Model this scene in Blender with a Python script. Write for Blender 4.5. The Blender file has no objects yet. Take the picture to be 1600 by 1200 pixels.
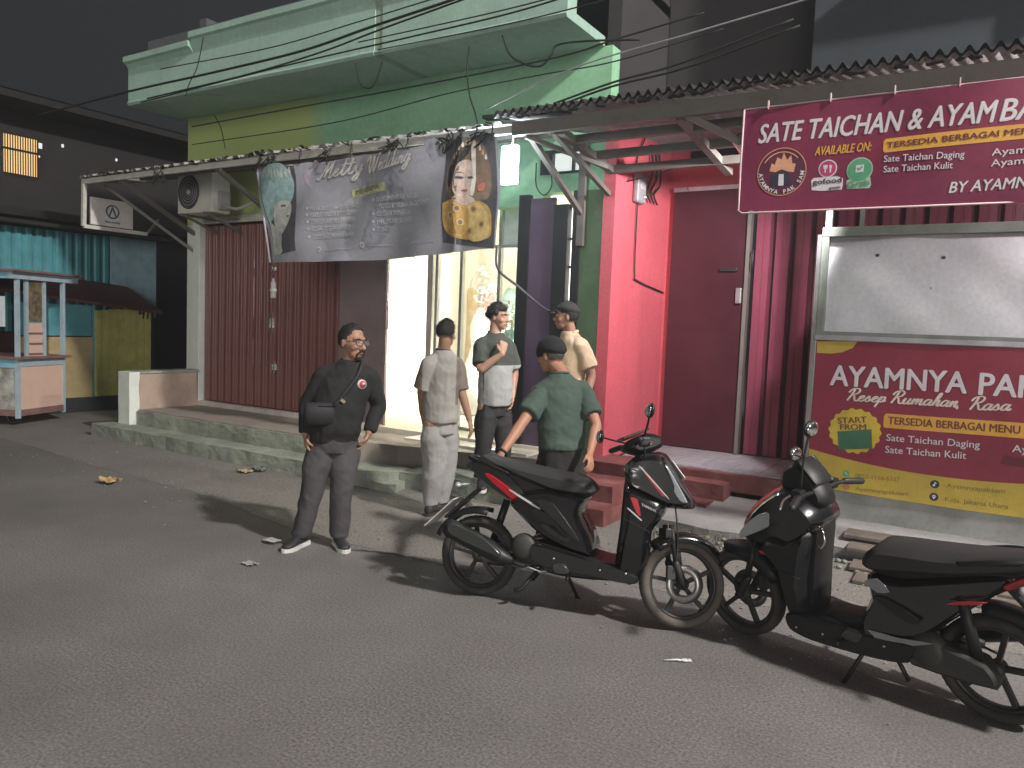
import bpy, bmesh, math, random
from mathutils import Vector, Matrix, noise
from mathutils.geometry import tessellate_polygon
random.seed(7)
SC = bpy.context.scene
COL = SC.collection
V = Vector
# ------------------------------------------------------------------ camera
CAM_H = 1.70
YAW, PITCH, ROLL = (math.radians(a) for a in (31.71, 4.31, 2.24))
F_PX = 1187.6
cy_, sy_, cp_, sp_ = math.cos(YAW), math.sin(YAW), math.cos(PITCH), math.sin(PITCH)
FWD = V((-sy_ * cp_, cy_ * cp_, -sp_))
_r = V((cy_, sy_, 0.0)); _u = _r.cross(FWD)
RGT = _r * math.cos(ROLL) + _u * math.sin(ROLL)
UPV = _u * math.cos(ROLL) - _r * math.sin(ROLL)
CAM = V((0, 0, CAM_H))
cam_d = bpy.data.cameras.new('camera')
cam = bpy.data.objects.new('camera', cam_d); COL.objects.link(cam)
cam.matrix_world = Matrix(((RGT.x, UPV.x, -FWD.x, 0), (RGT.y, UPV.y, -FWD.y, 0), (RGT.z, UPV.z, -FWD.z, CAM_H), (0, 0, 0, 1)))
cam_d.sensor_fit = 'HORIZONTAL'; cam_d.sensor_width = 36.0
cam_d.lens = F_PX / 1600 * 36.0
cam_d.clip_start = 0.05; cam_d.clip_end = 500
SC.camera = cam
# ------------------------------------------------------------------ world: hazy city night sky
SUN_DIR_FROM = V((0.45, -0.88, 0.13)).normalized()          # where the frontal street glow comes from
wd = bpy.data.worlds.new('World'); SC.world = wd; wd.use_nodes = True
nt = wd.node_tree; nt.nodes.clear()
out = nt.nodes.new('ShaderNodeOutputWorld'); add = nt.nodes.new('ShaderNodeAddShader')
bg1 = nt.nodes.new('ShaderNodeBackground'); bg2 = nt.nodes.new('ShaderNodeBackground')
sky = nt.nodes.new('ShaderNodeTexSky'); sky.sky_type = 'NISHITA'; sky.sun_disc = False
sky.sun_elevation = math.radians(1.0); sky.sun_rotation = math.radians(145)
nt.links.new(sky.outputs[0], bg1.inputs[0]); bg1.inputs[1].default_value = 0.004
bg2.inputs[0].default_value = (0.0135, 0.0145, 0.0165, 1); bg2.inputs[1].default_value = 1.0   # light-polluted night air
nt.links.new(bg1.outputs[0], add.inputs[0]); nt.links.new(bg2.outputs[0], add.inputs[1])
nt.links.new(add.outputs[0], out.inputs[0])
# ------------------------------------------------------------------ distant glow (the one sun, weak and wide, from across the street)
sd = bpy.data.lights.new('sun', 'SUN'); sd.energy = 0.78; sd.angle = math.radians(24); sd.color = (1.0, 0.96, 0.90)
so = bpy.data.objects.new('sun', sd); COL.objects.link(so)
so.rotation_euler = SUN_DIR_FROM.to_track_quat('Z', 'Y').to_euler()
SC.view_settings.view_transform = 'Standard'; SC.view_settings.look = 'None'
SC.view_settings.exposure = 0.40; SC.view_settings.gamma = 1.0
SC.view_settings.use_curve_mapping = False
SC.cycles.use_denoising = True
SC.cycles.max_bounces = 6
SC.cycles.sample_clamp_indirect = 6.0
SC.cycles.sample_clamp_direct = 0.0
# ------------------------------------------------------------------ pixel helpers (1600 x 1200 photograph)
def ray(x, y): return FWD + RGT * ((x - 800) / F_PX) - UPV * ((y - 600) / F_PX)
def G(x, y, z=0.0):
    d = ray(x, y); return CAM + d * ((z - CAM_H) / d.z)
def W(x, y, Y):
    d = ray(x, y); return CAM + d * (Y / d.y)
def WX(x, y, X):
    d = ray(x, y); return CAM + d * (X / d.x)
# ------------------------------------------------------------------ object helpers
def link(name, me, parent=None, mat=None):
    o = bpy.data.objects.new(name, me); COL.objects.link(o)
    if parent is not None: o.parent = parent
    if mat is not None and me is not None:
        for m in (mat if isinstance(mat, (list, tuple)) else [mat]): me.materials.append(m)
    return o
def thing(name, label, cat, loc=(0, 0, 0), rotz=0.0, group=None):
    o = bpy.data.objects.new(name, None); COL.objects.link(o)
    o.location = loc; o.rotation_euler = (0, 0, rotz); o.empty_display_size = 0.1
    return tag(o, label, cat, group)
def tag(o, label, cat, group=None):
    o['label'] = label; o['category'] = cat
    if group: o['group'] = group
    return o
def struct(o): o['kind'] = 'structure'; return o
def stuff(o): o['kind'] = 'stuff'; return o
def smooth(me, on=True):
    me.polygons.foreach_set('use_smooth', [on] * len(me.polygons))
class MB:
    """collects shapes, builds ONE mesh object"""
    def __init__(s): s.v = []; s.f = []; s.sm = []
    def add(s, vs, fs, sm=False):
        b = len(s.v); s.v += [V(p) for p in vs]; s.f += [tuple(i + b for i in f) for f in fs]; s.sm += [sm] * len(fs); return s
    def box(s, a, b):
        x0, y0, z0 = a; x1, y1, z1 = b
        return s.add([(x0, y0, z0), (x1, y0, z0), (x1, y1, z0), (x0, y1, z0), (x0, y0, z1), (x1, y0, z1), (x1, y1, z1), (x0, y1, z1)],
                     [(0, 3, 2, 1), (4, 5, 6, 7), (0, 1, 5, 4), (1, 2, 6, 5), (2, 3, 7, 6), (3, 0, 4, 7)])
    def bar(s, a, b, w, h, up=(0, 0, 1)):
        a, b = V(a), V(b); d = (b - a).normalized(); up = V(up)
        if abs(d.dot(up)) > .98: up = V((0, 1, 0))
        r = d.cross(up).normalized() * (w / 2); u = r.cross(d).normalized() * (h / 2)
        vs = [a - r - u, a + r - u, a + r + u, a - r + u, b - r - u, b + r - u, b + r + u, b - r + u]
        return s.add(vs, [(0, 1, 2, 3), (7, 6, 5, 4), (0, 4, 5, 1), (1, 5, 6, 2), (2, 6, 7, 3), (3, 7, 4, 0)])
    def quad(s, a, b, c, d): return s.add([a, b, c, d], [(0, 1, 2, 3)])
    def loft(s, rings, n=14, cap=True):
        vs = []; fs = []
        for c, u, v in rings:
            c, u, v = V(c), V(u), V(v)
            for i in range(n):
                t = 2 * math.pi * i / n; vs.append(c + u * math.cos(t) + v * math.sin(t))
        m = len(rings)
        for k in range(m - 1):
            for i in range(n):
                j = (i + 1) % n; fs.append((k * n + i, k * n + j, (k + 1) * n + j, (k + 1) * n + i))
        if cap:
            fs.append(tuple(range(n - 1, -1, -1))); fs.append(tuple((m - 1) * n + i for i in range(n)))
        return s.add(vs, fs, True)
    def tube(s, pts, r, n=8, round_ends=False):
        pts = [V(p) for p in pts]; m = len(pts)
        rr = [r] * m if not isinstance(r, (list, tuple)) else list(r)
        tang = [(pts[min(i + 1, m - 1)] - pts[max(i - 1, 0)]).normalized() for i in range(m)]
        up = V((0, 0, 1)) if abs(tang[0].z) < .9 else V((0, 1, 0))
        u = tang[0].cross(up).normalized(); rings = []
        def ring(c, t, u, q): return (c, u * q, t.cross(u) * q)
        for i in range(m):
            u = (u - tang[i] * u.dot(tang[i])).normalized()
            if i == 0 and round_ends:
                for k in (75, 50, 25):
                    a = math.radians(k); rings.append(ring(pts[0] - tang[0] * rr[0] * math.sin(a), tang[0], u, rr[0] * math.cos(a)))
            rings.append(ring(pts[i], tang[i], u, rr[i]))
            if i == m - 1 and round_ends:
                for k in (25, 50, 75):
                    a = math.radians(k); rings.append(ring(pts[i] + tang[i] * rr[i] * math.sin(a), tang[i], u, rr[i] * math.cos(a)))
        return s.loft(rings, n)
    def ball(s, c, r, n=12, m=8, rot=None):
        c = V(c); rx, ry, rz = (r, r, r) if not isinstance(r, (tuple, list)) else r
        vs = []; fs = []
        for k in range(1, m):
            p = math.pi * k / m
            for i in range(n):
                t = 2 * math.pi * i / n
                q = V((rx * math.sin(p) * math.cos(t), ry * math.sin(p) * math.sin(t), rz * math.cos(p)))
                if rot is not None: q = rot @ q
                vs.append(c + q)
        e1 = V((0, 0, rz)); e2 = V((0, 0, -rz))
        if rot is not None: e1 = rot @ e1; e2 = rot @ e2
        vs += [c + e1, c + e2]; a = len(vs) - 2; b = a + 1
        for k in range(m - 2):
            for i in range(n):
                j = (i + 1) % n; fs.append((k * n + i, (k + 1) * n + i, (k + 1) * n + j, k * n + j))
        for i in range(n):
            j = (i + 1) % n; fs.append((a, i, j)); fs.append((b, (m - 2) * n + j, (m - 2) * n + i))
        return s.add(vs, fs, True)
    def lathe(s, prof, axis='Y', c=(0, 0, 0), n=28, closed=False, T=None):
        """prof: (radius, offset along axis)"""
        vs = []; fs = []; m = len(prof); c = V(c)
        for r, o in prof:
            for i in range(n):
                t = 2 * math.pi * i / n; a, b = r * math.cos(t), r * math.sin(t)
                vs.append(c + V({'Y': (a, o, b), 'Z': (a, b, o), 'X': (o, a, b)}[axis]))
        for k in range(m if closed else m - 1):
            k2 = (k + 1) % m
            for i in range(n):
                j = (i + 1) % n; fs.append((k * n + i, k2 * n + i, k2 * n + j, k * n + j))
        return s.add(vs, fs, True)
    def panel(s, poly, w, bev=.012, inset=.012, y0=0.0, sub=3, wf=None, curve=True):
        """pillow-edged solid: outline in x,z, thickness +-w in y"""
        P = [V((p[0], p[1])) for p in poly]
        if curve and sub > 1:
            Q = []; n = len(P)
            for i in range(n):
                p0, p1, p2, p3 = P[i - 1], P[i], P[(i + 1) % n], P[(i + 2) % n]
                for k in range(sub):
                    t = k / sub
                    q = .5 * ((2 * p1) + (p2 - p0) * t + (2 * p0 - 5 * p1 + 4 * p2 - p3) * t * t + (3 * p1 - p0 - 3 * p2 + p3) * t ** 3)
                    lin = p1.lerp(p2, t); Q.append(lin.lerp(q, .7))
            P = Q
        n = len(P)
        A = sum(P[i].x * P[(i + 1) % n].y - P[(i + 1) % n].x * P[i].y for i in range(n))
        if A < 0: P.reverse()
        I = []
        for i in range(n):
            t = (P[(i + 1) % n] - P[i - 1]); t = t.normalized() if t.length > 1e-9 else V((1, 0)); I.append(P[i] + V((-t.y, t.x)) * inset)
        g = wf or (lambda x, z: 1.0)
        vs = []
        for ring, yy in ((I, -w), (P, -(w - bev)), (P, w - bev), (I, w)):
            for p in ring: vs.append((p.x, y0 + yy * g(p.x, p.y), p.y))
        fs = []
        for k in range(3):
            for i in range(n):
                j = (i + 1) % n; fs.append((k * n + i, k * n + j, (k + 1) * n + j, (k + 1) * n + i))
        s.add(vs, fs, True)
        tris = tessellate_polygon([[V((p.x, p.y, 0)) for p in I]])
        if wf:
            bm = bmesh.new(); vv = [bm.verts.new((p.x, 0, p.y)) for p in I]
            for t in tris:
                try: bm.faces.new([vv[i] for i in t])
                except ValueError: pass
            for _ in range(4):
                ed = [e for e in bm.edges if e.calc_length() > .05]
                if not ed: break
                bmesh.ops.subdivide_edges(bm, edges=ed, cuts=1); bmesh.ops.triangulate(bm, faces=[f for f in bm.faces if len(f.verts) > 3])
            bm.verts.index_update(); pts = [(v.co.x, v.co.z) for v in bm.verts]; ff = [tuple(v.index for v in f.verts) for f in bm.faces]; bm.free()
            s.add([(x, y0 - w * g(x, z), z) for x, z in pts], ff, True); return s.add([(x, y0 + w * g(x, z), z) for x, z in pts], [f[::-1] for f in ff], True)
        vs2 = [(p.x, y0 - w * g(p.x, p.y), p.y) for p in I] + [(p.x, y0 + w * g(p.x, p.y), p.y) for p in I]
        fs2 = [tuple(t) for t in tris] + [tuple(i + n for i in reversed(t)) for t in tris]
        return s.add(vs2, fs2, False)
    def xf(s, M):
        s.v = [M @ p for p in s.v]; return s
    def build(s, name, mat=None, parent=None, bevel=0.0, seg=2, weld=False):
        me = bpy.data.meshes.new(name); me.from_pydata([tuple(p) for p in s.v], [], s.f)
        me.polygons.foreach_set('use_smooth', s.sm); me.update()
        if weld or bevel:
            bm = bmesh.new(); bm.from_mesh(me); bmesh.ops.remove_doubles(bm, verts=bm.verts, dist=1e-5)
            bmesh.ops.recalc_face_normals(bm, faces=bm.faces)
            if bevel:
                ed = [e for e in bm.edges if len(e.link_faces) == 2 and e.calc_face_angle(0) > .6]
                bmesh.ops.bevel(bm, geom=ed, offset=bevel, segments=seg, profile=.6, affect='EDGES', clamp_overlap=True)
            bm.to_mesh(me); bm.free()
        else:
            bm = bmesh.new(); bm.from_mesh(me); bmesh.ops.recalc_face_normals(bm, faces=bm.faces); bm.to_mesh(me); bm.free()
        return link(name, me, parent, mat)
def BX(name, a, b, mat, parent=None, bevel=0.0): return MB().box(a, b).build(name, mat, parent, bevel)
def BAR(name, a, b, w, h, mat, parent=None, bevel=0.0, up=(0, 0, 1)): return MB().bar(a, b, w, h, up).build(name, mat, parent, bevel)
def spline(pts, k=8):
    P = [V(p) for p in pts]; P = [P[0] * 2 - P[1]] + P + [P[-1] * 2 - P[-2]]; R = []
    for i in range(1, len(P) - 2):
        p0, p1, p2, p3 = P[i - 1:i + 3]
        for j in range(k):
            t = j / k
            R.append(.5 * ((2 * p1) + (p2 - p0) * t + (2 * p0 - 5 * p1 + 4 * p2 - p3) * t * t + (3 * p1 - p0 - 3 * p2 + p3) * t ** 3))
    R.append(P[-2]); return R
# ------------------------------------------------------------------ procedural materials
MATS = {}
def srgb(h):
    h = h.lstrip('#'); c = [int(h[i:i + 2], 16) / 255 for i in (0, 2, 4)]
    return tuple(((x / 12.92) if x <= .04045 else ((x + .055) / 1.055) ** 2.4) for x in c)
def mat(name, col, rough=.6, metal=0.0, var=.18, vscale=6.0, bump=0.0, bscale=60.0, dirt=0.0, dirtcol=(.05, .045, .04), dscale=2.5, spec=.5, coat=0.0, streak=False, alpha=1.0, emit=None, trans=0.0, fine=.08, fscale=None):
    if name in MATS: return MATS[name]
    if isinstance(col, str): col = srgb(col)
    m = bpy.data.materials.new(name); m.use_nodes = True; t = m.node_tree; N = t.nodes; L = t.links
    b = N['Principled BSDF']; tc = N.new('ShaderNodeTexCoord')
    n1 = N.new('ShaderNodeTexNoise'); n1.inputs['Scale'].default_value = vscale; n1.inputs['Detail'].default_value = 6; n1.inputs['Roughness'].default_value = .6
    L.new(tc.outputs['Object'], n1.inputs['Vector'])
    n2 = N.new('ShaderNodeTexNoise'); n2.inputs['Scale'].default_value = fscale or vscale * 17; n2.inputs['Detail'].default_value = 3
    L.new(tc.outputs['Object'], n2.inputs['Vector'])
    hs = N.new('ShaderNodeMapRange'); hs.inputs['From Min'].default_value = .3; hs.inputs['From Max'].default_value = .7
    hs.inputs['To Min'].default_value = 1 - var; hs.inputs['To Max'].default_value = 1 + var
    L.new(n1.outputs['Fac'], hs.inputs['Value'])
    h2 = N.new('ShaderNodeMapRange'); h2.inputs['From Min'].default_value = .3; h2.inputs['From Max'].default_value = .7
    h2.inputs['To Min'].default_value = 1 - fine; h2.inputs['To Max'].default_value = 1 + fine
    L.new(n2.outputs['Fac'], h2.inputs['Value'])
    mu = N.new('ShaderNodeMath'); mu.operation = 'MULTIPLY'; L.new(hs.outputs[0], mu.inputs[0]); L.new(h2.outputs[0], mu.inputs[1])
    sc = N.new('ShaderNodeVectorMath'); sc.operation = 'SCALE'; sc.inputs[0].default_value = col
    L.new(mu.outputs[0], sc.inputs['Scale']); cur = sc.outputs['Vector']
    if dirt > 0:
        n3 = N.new('ShaderNodeTexNoise'); n3.inputs['Scale'].default_value = dscale; n3.inputs['Detail'].default_value = 9; n3.inputs['Roughness'].default_value = .68
        if streak:
            mp = N.new('ShaderNodeMapping'); mp.inputs['Scale'].default_value = (3.0, 3.0, .35); L.new(tc.outputs['Object'], mp.inputs['Vector']); L.new(mp.outputs[0], n3.inputs['Vector'])
        else: L.new(tc.outputs['Object'], n3.inputs['Vector'])
        r3 = N.new('ShaderNodeMapRange'); r3.inputs['From Min'].default_value = .48; r3.inputs['From Max'].default_value = .72
        r3.inputs['To Max'].default_value = dirt; L.new(n3.outputs['Fac'], r3.inputs['Value'])
        mx = N.new('ShaderNodeMix'); mx.data_type = 'RGBA'; L.new(r3.outputs[0], mx.inputs['Factor'])
        L.new(cur, mx.inputs['A']); mx.inputs['B'].default_value = (*dirtcol, 1); cur = mx.outputs['Result']
    L.new(cur, b.inputs['Base Color'])
    rr = N.new('ShaderNodeMapRange'); rr.inputs['To Min'].default_value = max(0, rough - .1); rr.inputs['To Max'].default_value = min(1, rough + .1)
    L.new(n1.outputs['Fac'], rr.inputs['Value']); L.new(rr.outputs[0], b.inputs['Roughness'])
    b.inputs['Metallic'].default_value = metal; b.inputs['Specular IOR Level'].default_value = spec
    b.inputs['Coat Weight'].default_value = coat; b.inputs['Coat Roughness'].default_value = .08
    if trans: b.inputs['Transmission Weight'].default_value = trans
    if alpha < 1: b.inputs['Alpha'].default_value = alpha
    if bump > 0:
        n4 = N.new('ShaderNodeTexNoise'); n4.inputs['Scale'].default_value = bscale; n4.inputs['Detail'].default_value = 5
        L.new(tc.outputs['Object'], n4.inputs['Vector']); bp = N.new('ShaderNodeBump'); bp.inputs['Strength'].default_value = bump; bp.inputs['Distance'].default_value = .01
        L.new(n4.outputs['Fac'], bp.inputs['Height']); L.new(bp.outputs[0], b.inputs['Normal'])
    if emit:
        b.inputs['Emission Color'].default_value = (*emit[0], 1); b.inputs['Emission Strength'].default_value = emit[1]
    MATS[name] = m; return m
def lamp_mat(name, col, strength):
    m = bpy.data.materials.new(name); m.use_nodes = True; t = m.node_tree; t.nodes.clear()
    o = t.nodes.new('ShaderNodeOutputMaterial'); e = t.nodes.new('ShaderNodeEmission'); n = t.nodes.new('ShaderNodeTexNoise'); n.inputs['Scale'].default_value = 3
    r = t.nodes.new('ShaderNodeMapRange'); r.inputs['To Min'].default_value = strength * .9; r.inputs['To Max'].default_value = strength * 1.1
    t.links.new(n.outputs['Fac'], r.inputs['Value']); t.links.new(r.outputs[0], e.inputs[1]); e.inputs[0].default_value = (*col, 1)
    t.links.new(e.outputs[0], o.inputs[0]); return m
def point_light(name, loc, power, col, radius, parent=None, spot=None, aim=None):
    d = bpy.data.lights.new(name, 'SPOT' if spot else 'POINT'); d.energy = power; d.color = col; d.shadow_soft_size = radius
    if spot: d.spot_size = math.radians(spot); d.spot_blend = .6
    o = bpy.data.objects.new(name, d); COL.objects.link(o); o.location = loc
    if aim is not None: o.rotation_euler = (V(aim) - V(loc)).to_track_quat('-Z', 'Y').to_euler()
    if parent is not None: o.parent = parent; o.location = V(loc) - parent.location
    return o
# ------------------------------------------------------------------ flat print: lettering and shapes on a sheet  (surf(x, z) -> y)
_dg = None
def text_raw(s, shear=0.0, bold=0.0):
    c = bpy.data.curves.new('t', 'FONT'); c.body = s; c.size = 1; c.shear = shear; c.offset = min(bold, .018); c.resolution_u = 3
    o = bpy.data.objects.new('t', c); COL.objects.link(o)
    dg = bpy.context.evaluated_depsgraph_get(); me = bpy.data.meshes.new_from_object(o.evaluated_get(dg))
    vs = [(v.co.x, v.co.y) for v in me.vertices]; fs = [tuple(p.vertices) for p in me.polygons]
    bpy.data.objects.remove(o); bpy.data.curves.remove(c); bpy.data.meshes.remove(me)
    return vs, fs
CAP = None
def print_text(s, a, b, h, surf, m, parent, shear=0.0, bold=0.0, off=.004, name='lettering'):
    """a, b: (x,z) baseline ends; h: capital height"""
    global CAP
    if CAP is None: vs, _ = text_raw('H'); CAP = max(v[1] for v in vs)
    vs, fs = text_raw(s, shear, 0)
    x0 = min(v[0] for v in vs); x1 = max(v[0] for v in vs)
    dx, dz = b[0] - a[0], b[1] - a[1]; L = math.hypot(dx, dz); ux, uz = dx / L, dz / L
    k = L / (x1 - x0); kz = h / CAP; P = []
    for u, v in vs:
        u = (u - x0) * k; v *= kz
        P.append((a[0] + ux * u - uz * v, a[1] + uz * u + ux * v))
    iv = sorted((min(P[i][0] for i in f), max(P[i][0] for i in f), k_) for k_, f in enumerate(fs)); words = [[]]; end = None     # one object a word
    for lo, hi, k_ in iv:
        if end is not None and lo - end > .17 * k: words.append([])
        words[-1].append(fs[k_]); end = hi if end is None else max(end, hi)
    e = min(bold, .035) * kz * .75; out_ = []
    for wf_ in words:
        acc = bmesh.new(); used = sorted({i for f in wf_ for i in f}); mp = {u: i for i, u in enumerate(used)}; ff = [tuple(mp[i] for i in f) for f in wf_]
        for i_, (du, dv) in enumerate(((0, 0), (-e, 0), (e, 0), (0, -e * .6), (0, e * .6)) if bold else ((0, 0),)):
            t_ = conform('t', [(P[u][0] + du, P[u][1] + dv) for u in used], ff, surf, off + .0006 * i_, None, None); acc.from_mesh(t_.data); md_ = t_.data; bpy.data.objects.remove(t_); bpy.data.meshes.remove(md_)
        me = bpy.data.meshes.new(name); acc.to_mesh(me); acc.free(); out_.append(link(name, me, parent, m))
    return out_
def conform(name, P, fs, surf, off, m, parent, cell=.055):
    bm = bmesh.new(); vv = [bm.verts.new((p[0], 0, p[1])) for p in P]
    for f in fs:
        try: bm.faces.new([vv[i] for i in f])
        except ValueError: pass
    bmesh.ops.triangulate(bm, faces=bm.faces)
    for _ in range(6):
        ed = [e for e in bm.edges if e.calc_length() > cell]
        if not ed: break
        bmesh.ops.subdivide_edges(bm, edges=ed, cuts=1); bmesh.ops.triangulate(bm, faces=[f for f in bm.faces if len(f.verts) > 3])
    for v in bm.verts: v.co.y = surf(v.co.x, v.co.z) - off * .6
    bm.normal_update()
    bmesh.ops.reverse_faces(bm, faces=[f for f in bm.faces if f.normal.y > 0])
    me = bpy.data.meshes.new(name); bm.to_mesh(me); bm.free(); return link(name, me, parent, m)
def print_poly(poly, surf, m, parent, off=.003, name='printed_shape', curve=False, k=4):
    P = [V((p[0], p[1], 0)) for p in poly]
    if curve: P = spline(P + [P[0]], k)[:-1]
    tris = tessellate_polygon([P])
    return conform(name, [(p.x, p.y) for p in P], [tuple(t) for t in tris], surf, off, m, parent)
def disc(cx, cz, rx, rz=None, n=28, a0=0, a1=360):
    rz = rz or rx; return [(cx + rx * math.cos(math.radians(a0 + (a1 - a0) * i / n)), cz + rz * math.sin(math.radians(a0 + (a1 - a0) * i / n))) for i in range(n)]
def print_ribbon(strokes, w, surf, m, parent, off=.005, name='lettering'):
    b = MB()
    for st in strokes:
        pts = spline([(p[0], p[1], 0) for p in st], 5); n = len(pts); vs = []
        for i, p in enumerate(pts):
            t = (pts[min(i + 1, n - 1)] - pts[max(i - 1, 0)]); t = t.normalized() if t.length > 1e-9 else V((1, 0, 0))
            nn = V((-t.y, t.x, 0)); ww = w * (.55 + .75 * abs(t.y)) / 2
            for q in (p - nn * ww, p + nn * ww): vs.append((q.x, surf(q.x, q.y) - off * .6, q.y))
        b.add(vs, [(2 * i, 2 * i + 1, 2 * i + 3, 2 * i + 2) for i in range(n - 1)])
    return b.build(name, m, parent)
GLY = {'e': ([[(0, .15), (.18, .25), (.28, .38), (.2, .46), (.08, .36), (.06, .15), (.16, .01), (.3, .04), (.42, .18)]], .40),
 't': ([[(0, .15), (.15, .45), (.22, .95)], [(.22, .95), (.13, .3), (.14, .06), (.24, 0), (.38, .16)], [(.02, .62), (.36, .66)]], .37),
 'y': ([[(0, .2), (.1, .42), (.12, .15), (.2, .04), (.34, .12), (.42, .44)], [(.42, .44), (.34, -.1), (.2, -.42), (.05, -.4), (.15, -.15), (.5, .16)]], .5),
 'd': ([[(.36, .4), (.22, .46), (.06, .3), (.06, .08), (.18, 0), (.34, .16), (.46, .98)], [(.44, .9), (.36, .3), (.36, .06), (.44, 0), (.56, .14)]], .54),
 'i': ([[(0, .15), (.12, .44), (.08, .1), (.16, 0), (.3, .15)], [(.15, .62), (.17, .68)]], .28),
 'n': ([[(0, .2), (.1, .44), (.06, 0)], [(.06, 0), (.14, .3), (.28, .45), (.32, .35), (.28, .08), (.36, 0), (.48, .14)]], .46),
 'm': ([[(0, .2), (.1, .44), (.06, 0)], [(.06, 0), (.14, .3), (.26, .45), (.3, .35), (.28, 0)], [(.28, 0), (.36, .3), (.48, .45), (.52, .35), (.5, .08), (.58, 0), (.7, .14)]], .68),
 'u': ([[(0, .2), (.1, .44), (.08, .1), (.18, 0), (.3, .12), (.38, .44), (.34, .1), (.42, 0), (.54, .14)]], .52),
 'a': ([[(.34, .4), (.2, .46), (.06, .3), (.06, .08), (.16, 0), (.3, .14), (.38, .44), (.34, .1), (.42, 0), (.54, .14)]], .5),
 'h': ([[(0, .15), (.2, .6), (.24, .95), (.14, .9), (.06, 0)], [(.06, 0), (.14, .3), (.28, .45), (.32, .35), (.28, .08), (.36, 0), (.48, .14)]], .46),
 's': ([[(0, .12), (.16, .44), (.2, .36), (.28, .12), (.18, 0), (.04, .06)], [(.18, 0), (.4, .15)]], .38),
 'p': ([[(0, .2), (.12, .46), (0, -.4)], [(.06, .1), (.16, .4), (.3, .45), (.34, .26), (.24, .04), (.1, .06)], [(.24, .04), (.46, .15)]], .44),
 'g': ([[(.34, .4), (.2, .46), (.06, .3), (.06, .08), (.16, .02), (.3, .14), (.38, .44), (.3, -.1), (.18, -.42), (.02, -.36), (.14, -.14), (.5, .14)]], .48),
 'M': ([[(-.12, .14), (0, 0), (.1, .3), (.24, 1), (.3, .6), (.3, .1), (.4, .5), (.62, 1), (.6, .5), (.62, .06), (.7, 0), (.84, .15)]], .82),
 'W': ([[(-.15, .7), (.02, 1), (.14, .9), (.1, .4), (.16, 0), (.3, .3), (.46, .95), (.44, .4), (.5, 0), (.66, .4), (.82, 1), (.96, .92)]], .88),
 'R': ([[(.16, .95), (.12, .5), (.02, 0)], [(-.12, .66), (0, .92), (.3, 1.02), (.48, .86), (.4, .6), (.16, .5), (.3, .4), (.42, .1), (.54, 0), (.68, .15)]], .62),
 ',': ([[(.05, .02), (.02, -.14)]], .22), ' ': ([], .32)}
def cursive(s, a, b, h, w, surf, m, parent, off=.005):
    x = 0; S = []
    for ch in s:
        st, adv = GLY[ch]
        for q in st: S.append([(x + p[0] + .35 * p[1], p[1]) for p in q])
        x += adv
    L = math.hypot(b[0] - a[0], b[1] - a[1]); ux, uz = (b[0] - a[0]) / L, (b[1] - a[1]) / L; k = L / x
    S = [[(a[0] + ux * p[0] * k - uz * p[1] * h, a[1] + uz * p[0] * k + ux * p[1] * h) for p in q] for q in S]
    return print_ribbon(S, w, surf, m, parent, off)
# ================================================================== materials
m_road = mat('road_concrete', (.152, .143, .137), rough=.86, var=.20, vscale=.55, bump=.28, bscale=240, dirt=.6, dirtcol=(.088, .080, .076), dscale=.45, fine=.42, fscale=75)
m_apron = mat('apron_concrete', (.185, .172, .158), rough=.9, var=.2, vscale=1.6, bump=.6, bscale=45, dirt=.5, dirtcol=(.10, .095, .08), dscale=1.6, fine=.4, fscale=60)
m_step = mat('step_concrete', (.26, .28, .23), rough=.92, var=.25, vscale=3, bump=.8, bscale=30, dirt=.65, dirtcol=(.10, .115, .095), dscale=3.2)
m_terr = mat('terrace_floor', (.27, .235, .20), rough=.75, var=.2, vscale=2, bump=.3, dirt=.4, dirtcol=(.12, .10, .08), dscale=2)
m_tile = mat('grey_tile', (.34, .34, .36), rough=.45, var=.25, vscale=16, bump=.1, dirt=.3, dirtcol=(.15, .14, .14))
m_ramp = mat('ramp_concrete', (.27, .265, .265), rough=.9, var=.2, vscale=3, bump=.6, bscale=40, dirt=.4, dirtcol=(.17, .16, .15), dscale=3)
m_mint = mat('mint_paint', (.34, .50, .42), rough=.75, var=.09, vscale=1.5, bump=.15, bscale=30, dirt=.28, dirtcol=(.18, .23, .17), dscale=1.6, streak=True)
m_green = mat('green_paint', (.28, .54, .34), rough=.75, var=.12, vscale=1.2, bump=.15, bscale=30, dirt=.25, dirtcol=(.18, .36, .2), dscale=1.3, streak=True)
m_olive = mat('olive_wall', (.27, .35, .10), rough=.75, var=.12, vscale=1.2, bump=.15, bscale=30, dirt=.3, dirtcol=(.15, .17, .07), dscale=1.5, streak=True)
m_white = mat('white_paint', (.66, .70, .64), rough=.7, var=.1, vscale=3, bump=.2, dirt=.35, dirtcol=(.3, .3, .25), dscale=3)
m_shut = mat('shutter_steel', (.185, .062, .055), rough=.36, metal=.0, var=.12, vscale=2, dirt=.25, dirtcol=(.12, .05, .045), dscale=2.5, spec=.6, streak=True)
m_shutd = mat('shutter_groove', (.11, .04, .036), rough=.5, var=.12)
m_leaf = mat('door_sheet', (.19, .135, .14), rough=.48, var=.12, vscale=2, dirt=.25, dirtcol=(.1, .08, .08))
m_purple = mat('purple_sheet', (.105, .070, .112), rough=.5, var=.15, vscale=2, dirt=.25, dirtcol=(.08, .05, .09))
m_black = mat('black_steel', (.018, .018, .020), rough=.5, var=.2)
m_dark = mat('dark_void', (.03, .03, .035), rough=.9)
m_alu = mat('aluminium', (.55, .56, .56), rough=.35, metal=.8, var=.08)
m_cream = mat('cream_wall', (.80, .78, .68), rough=.8, var=.05)
m_floort = mat('shop_floor_tile', (.62, .58, .48), rough=.3, var=.08, dirt=.15, dirtcol=(.4, .36, .3))
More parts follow.
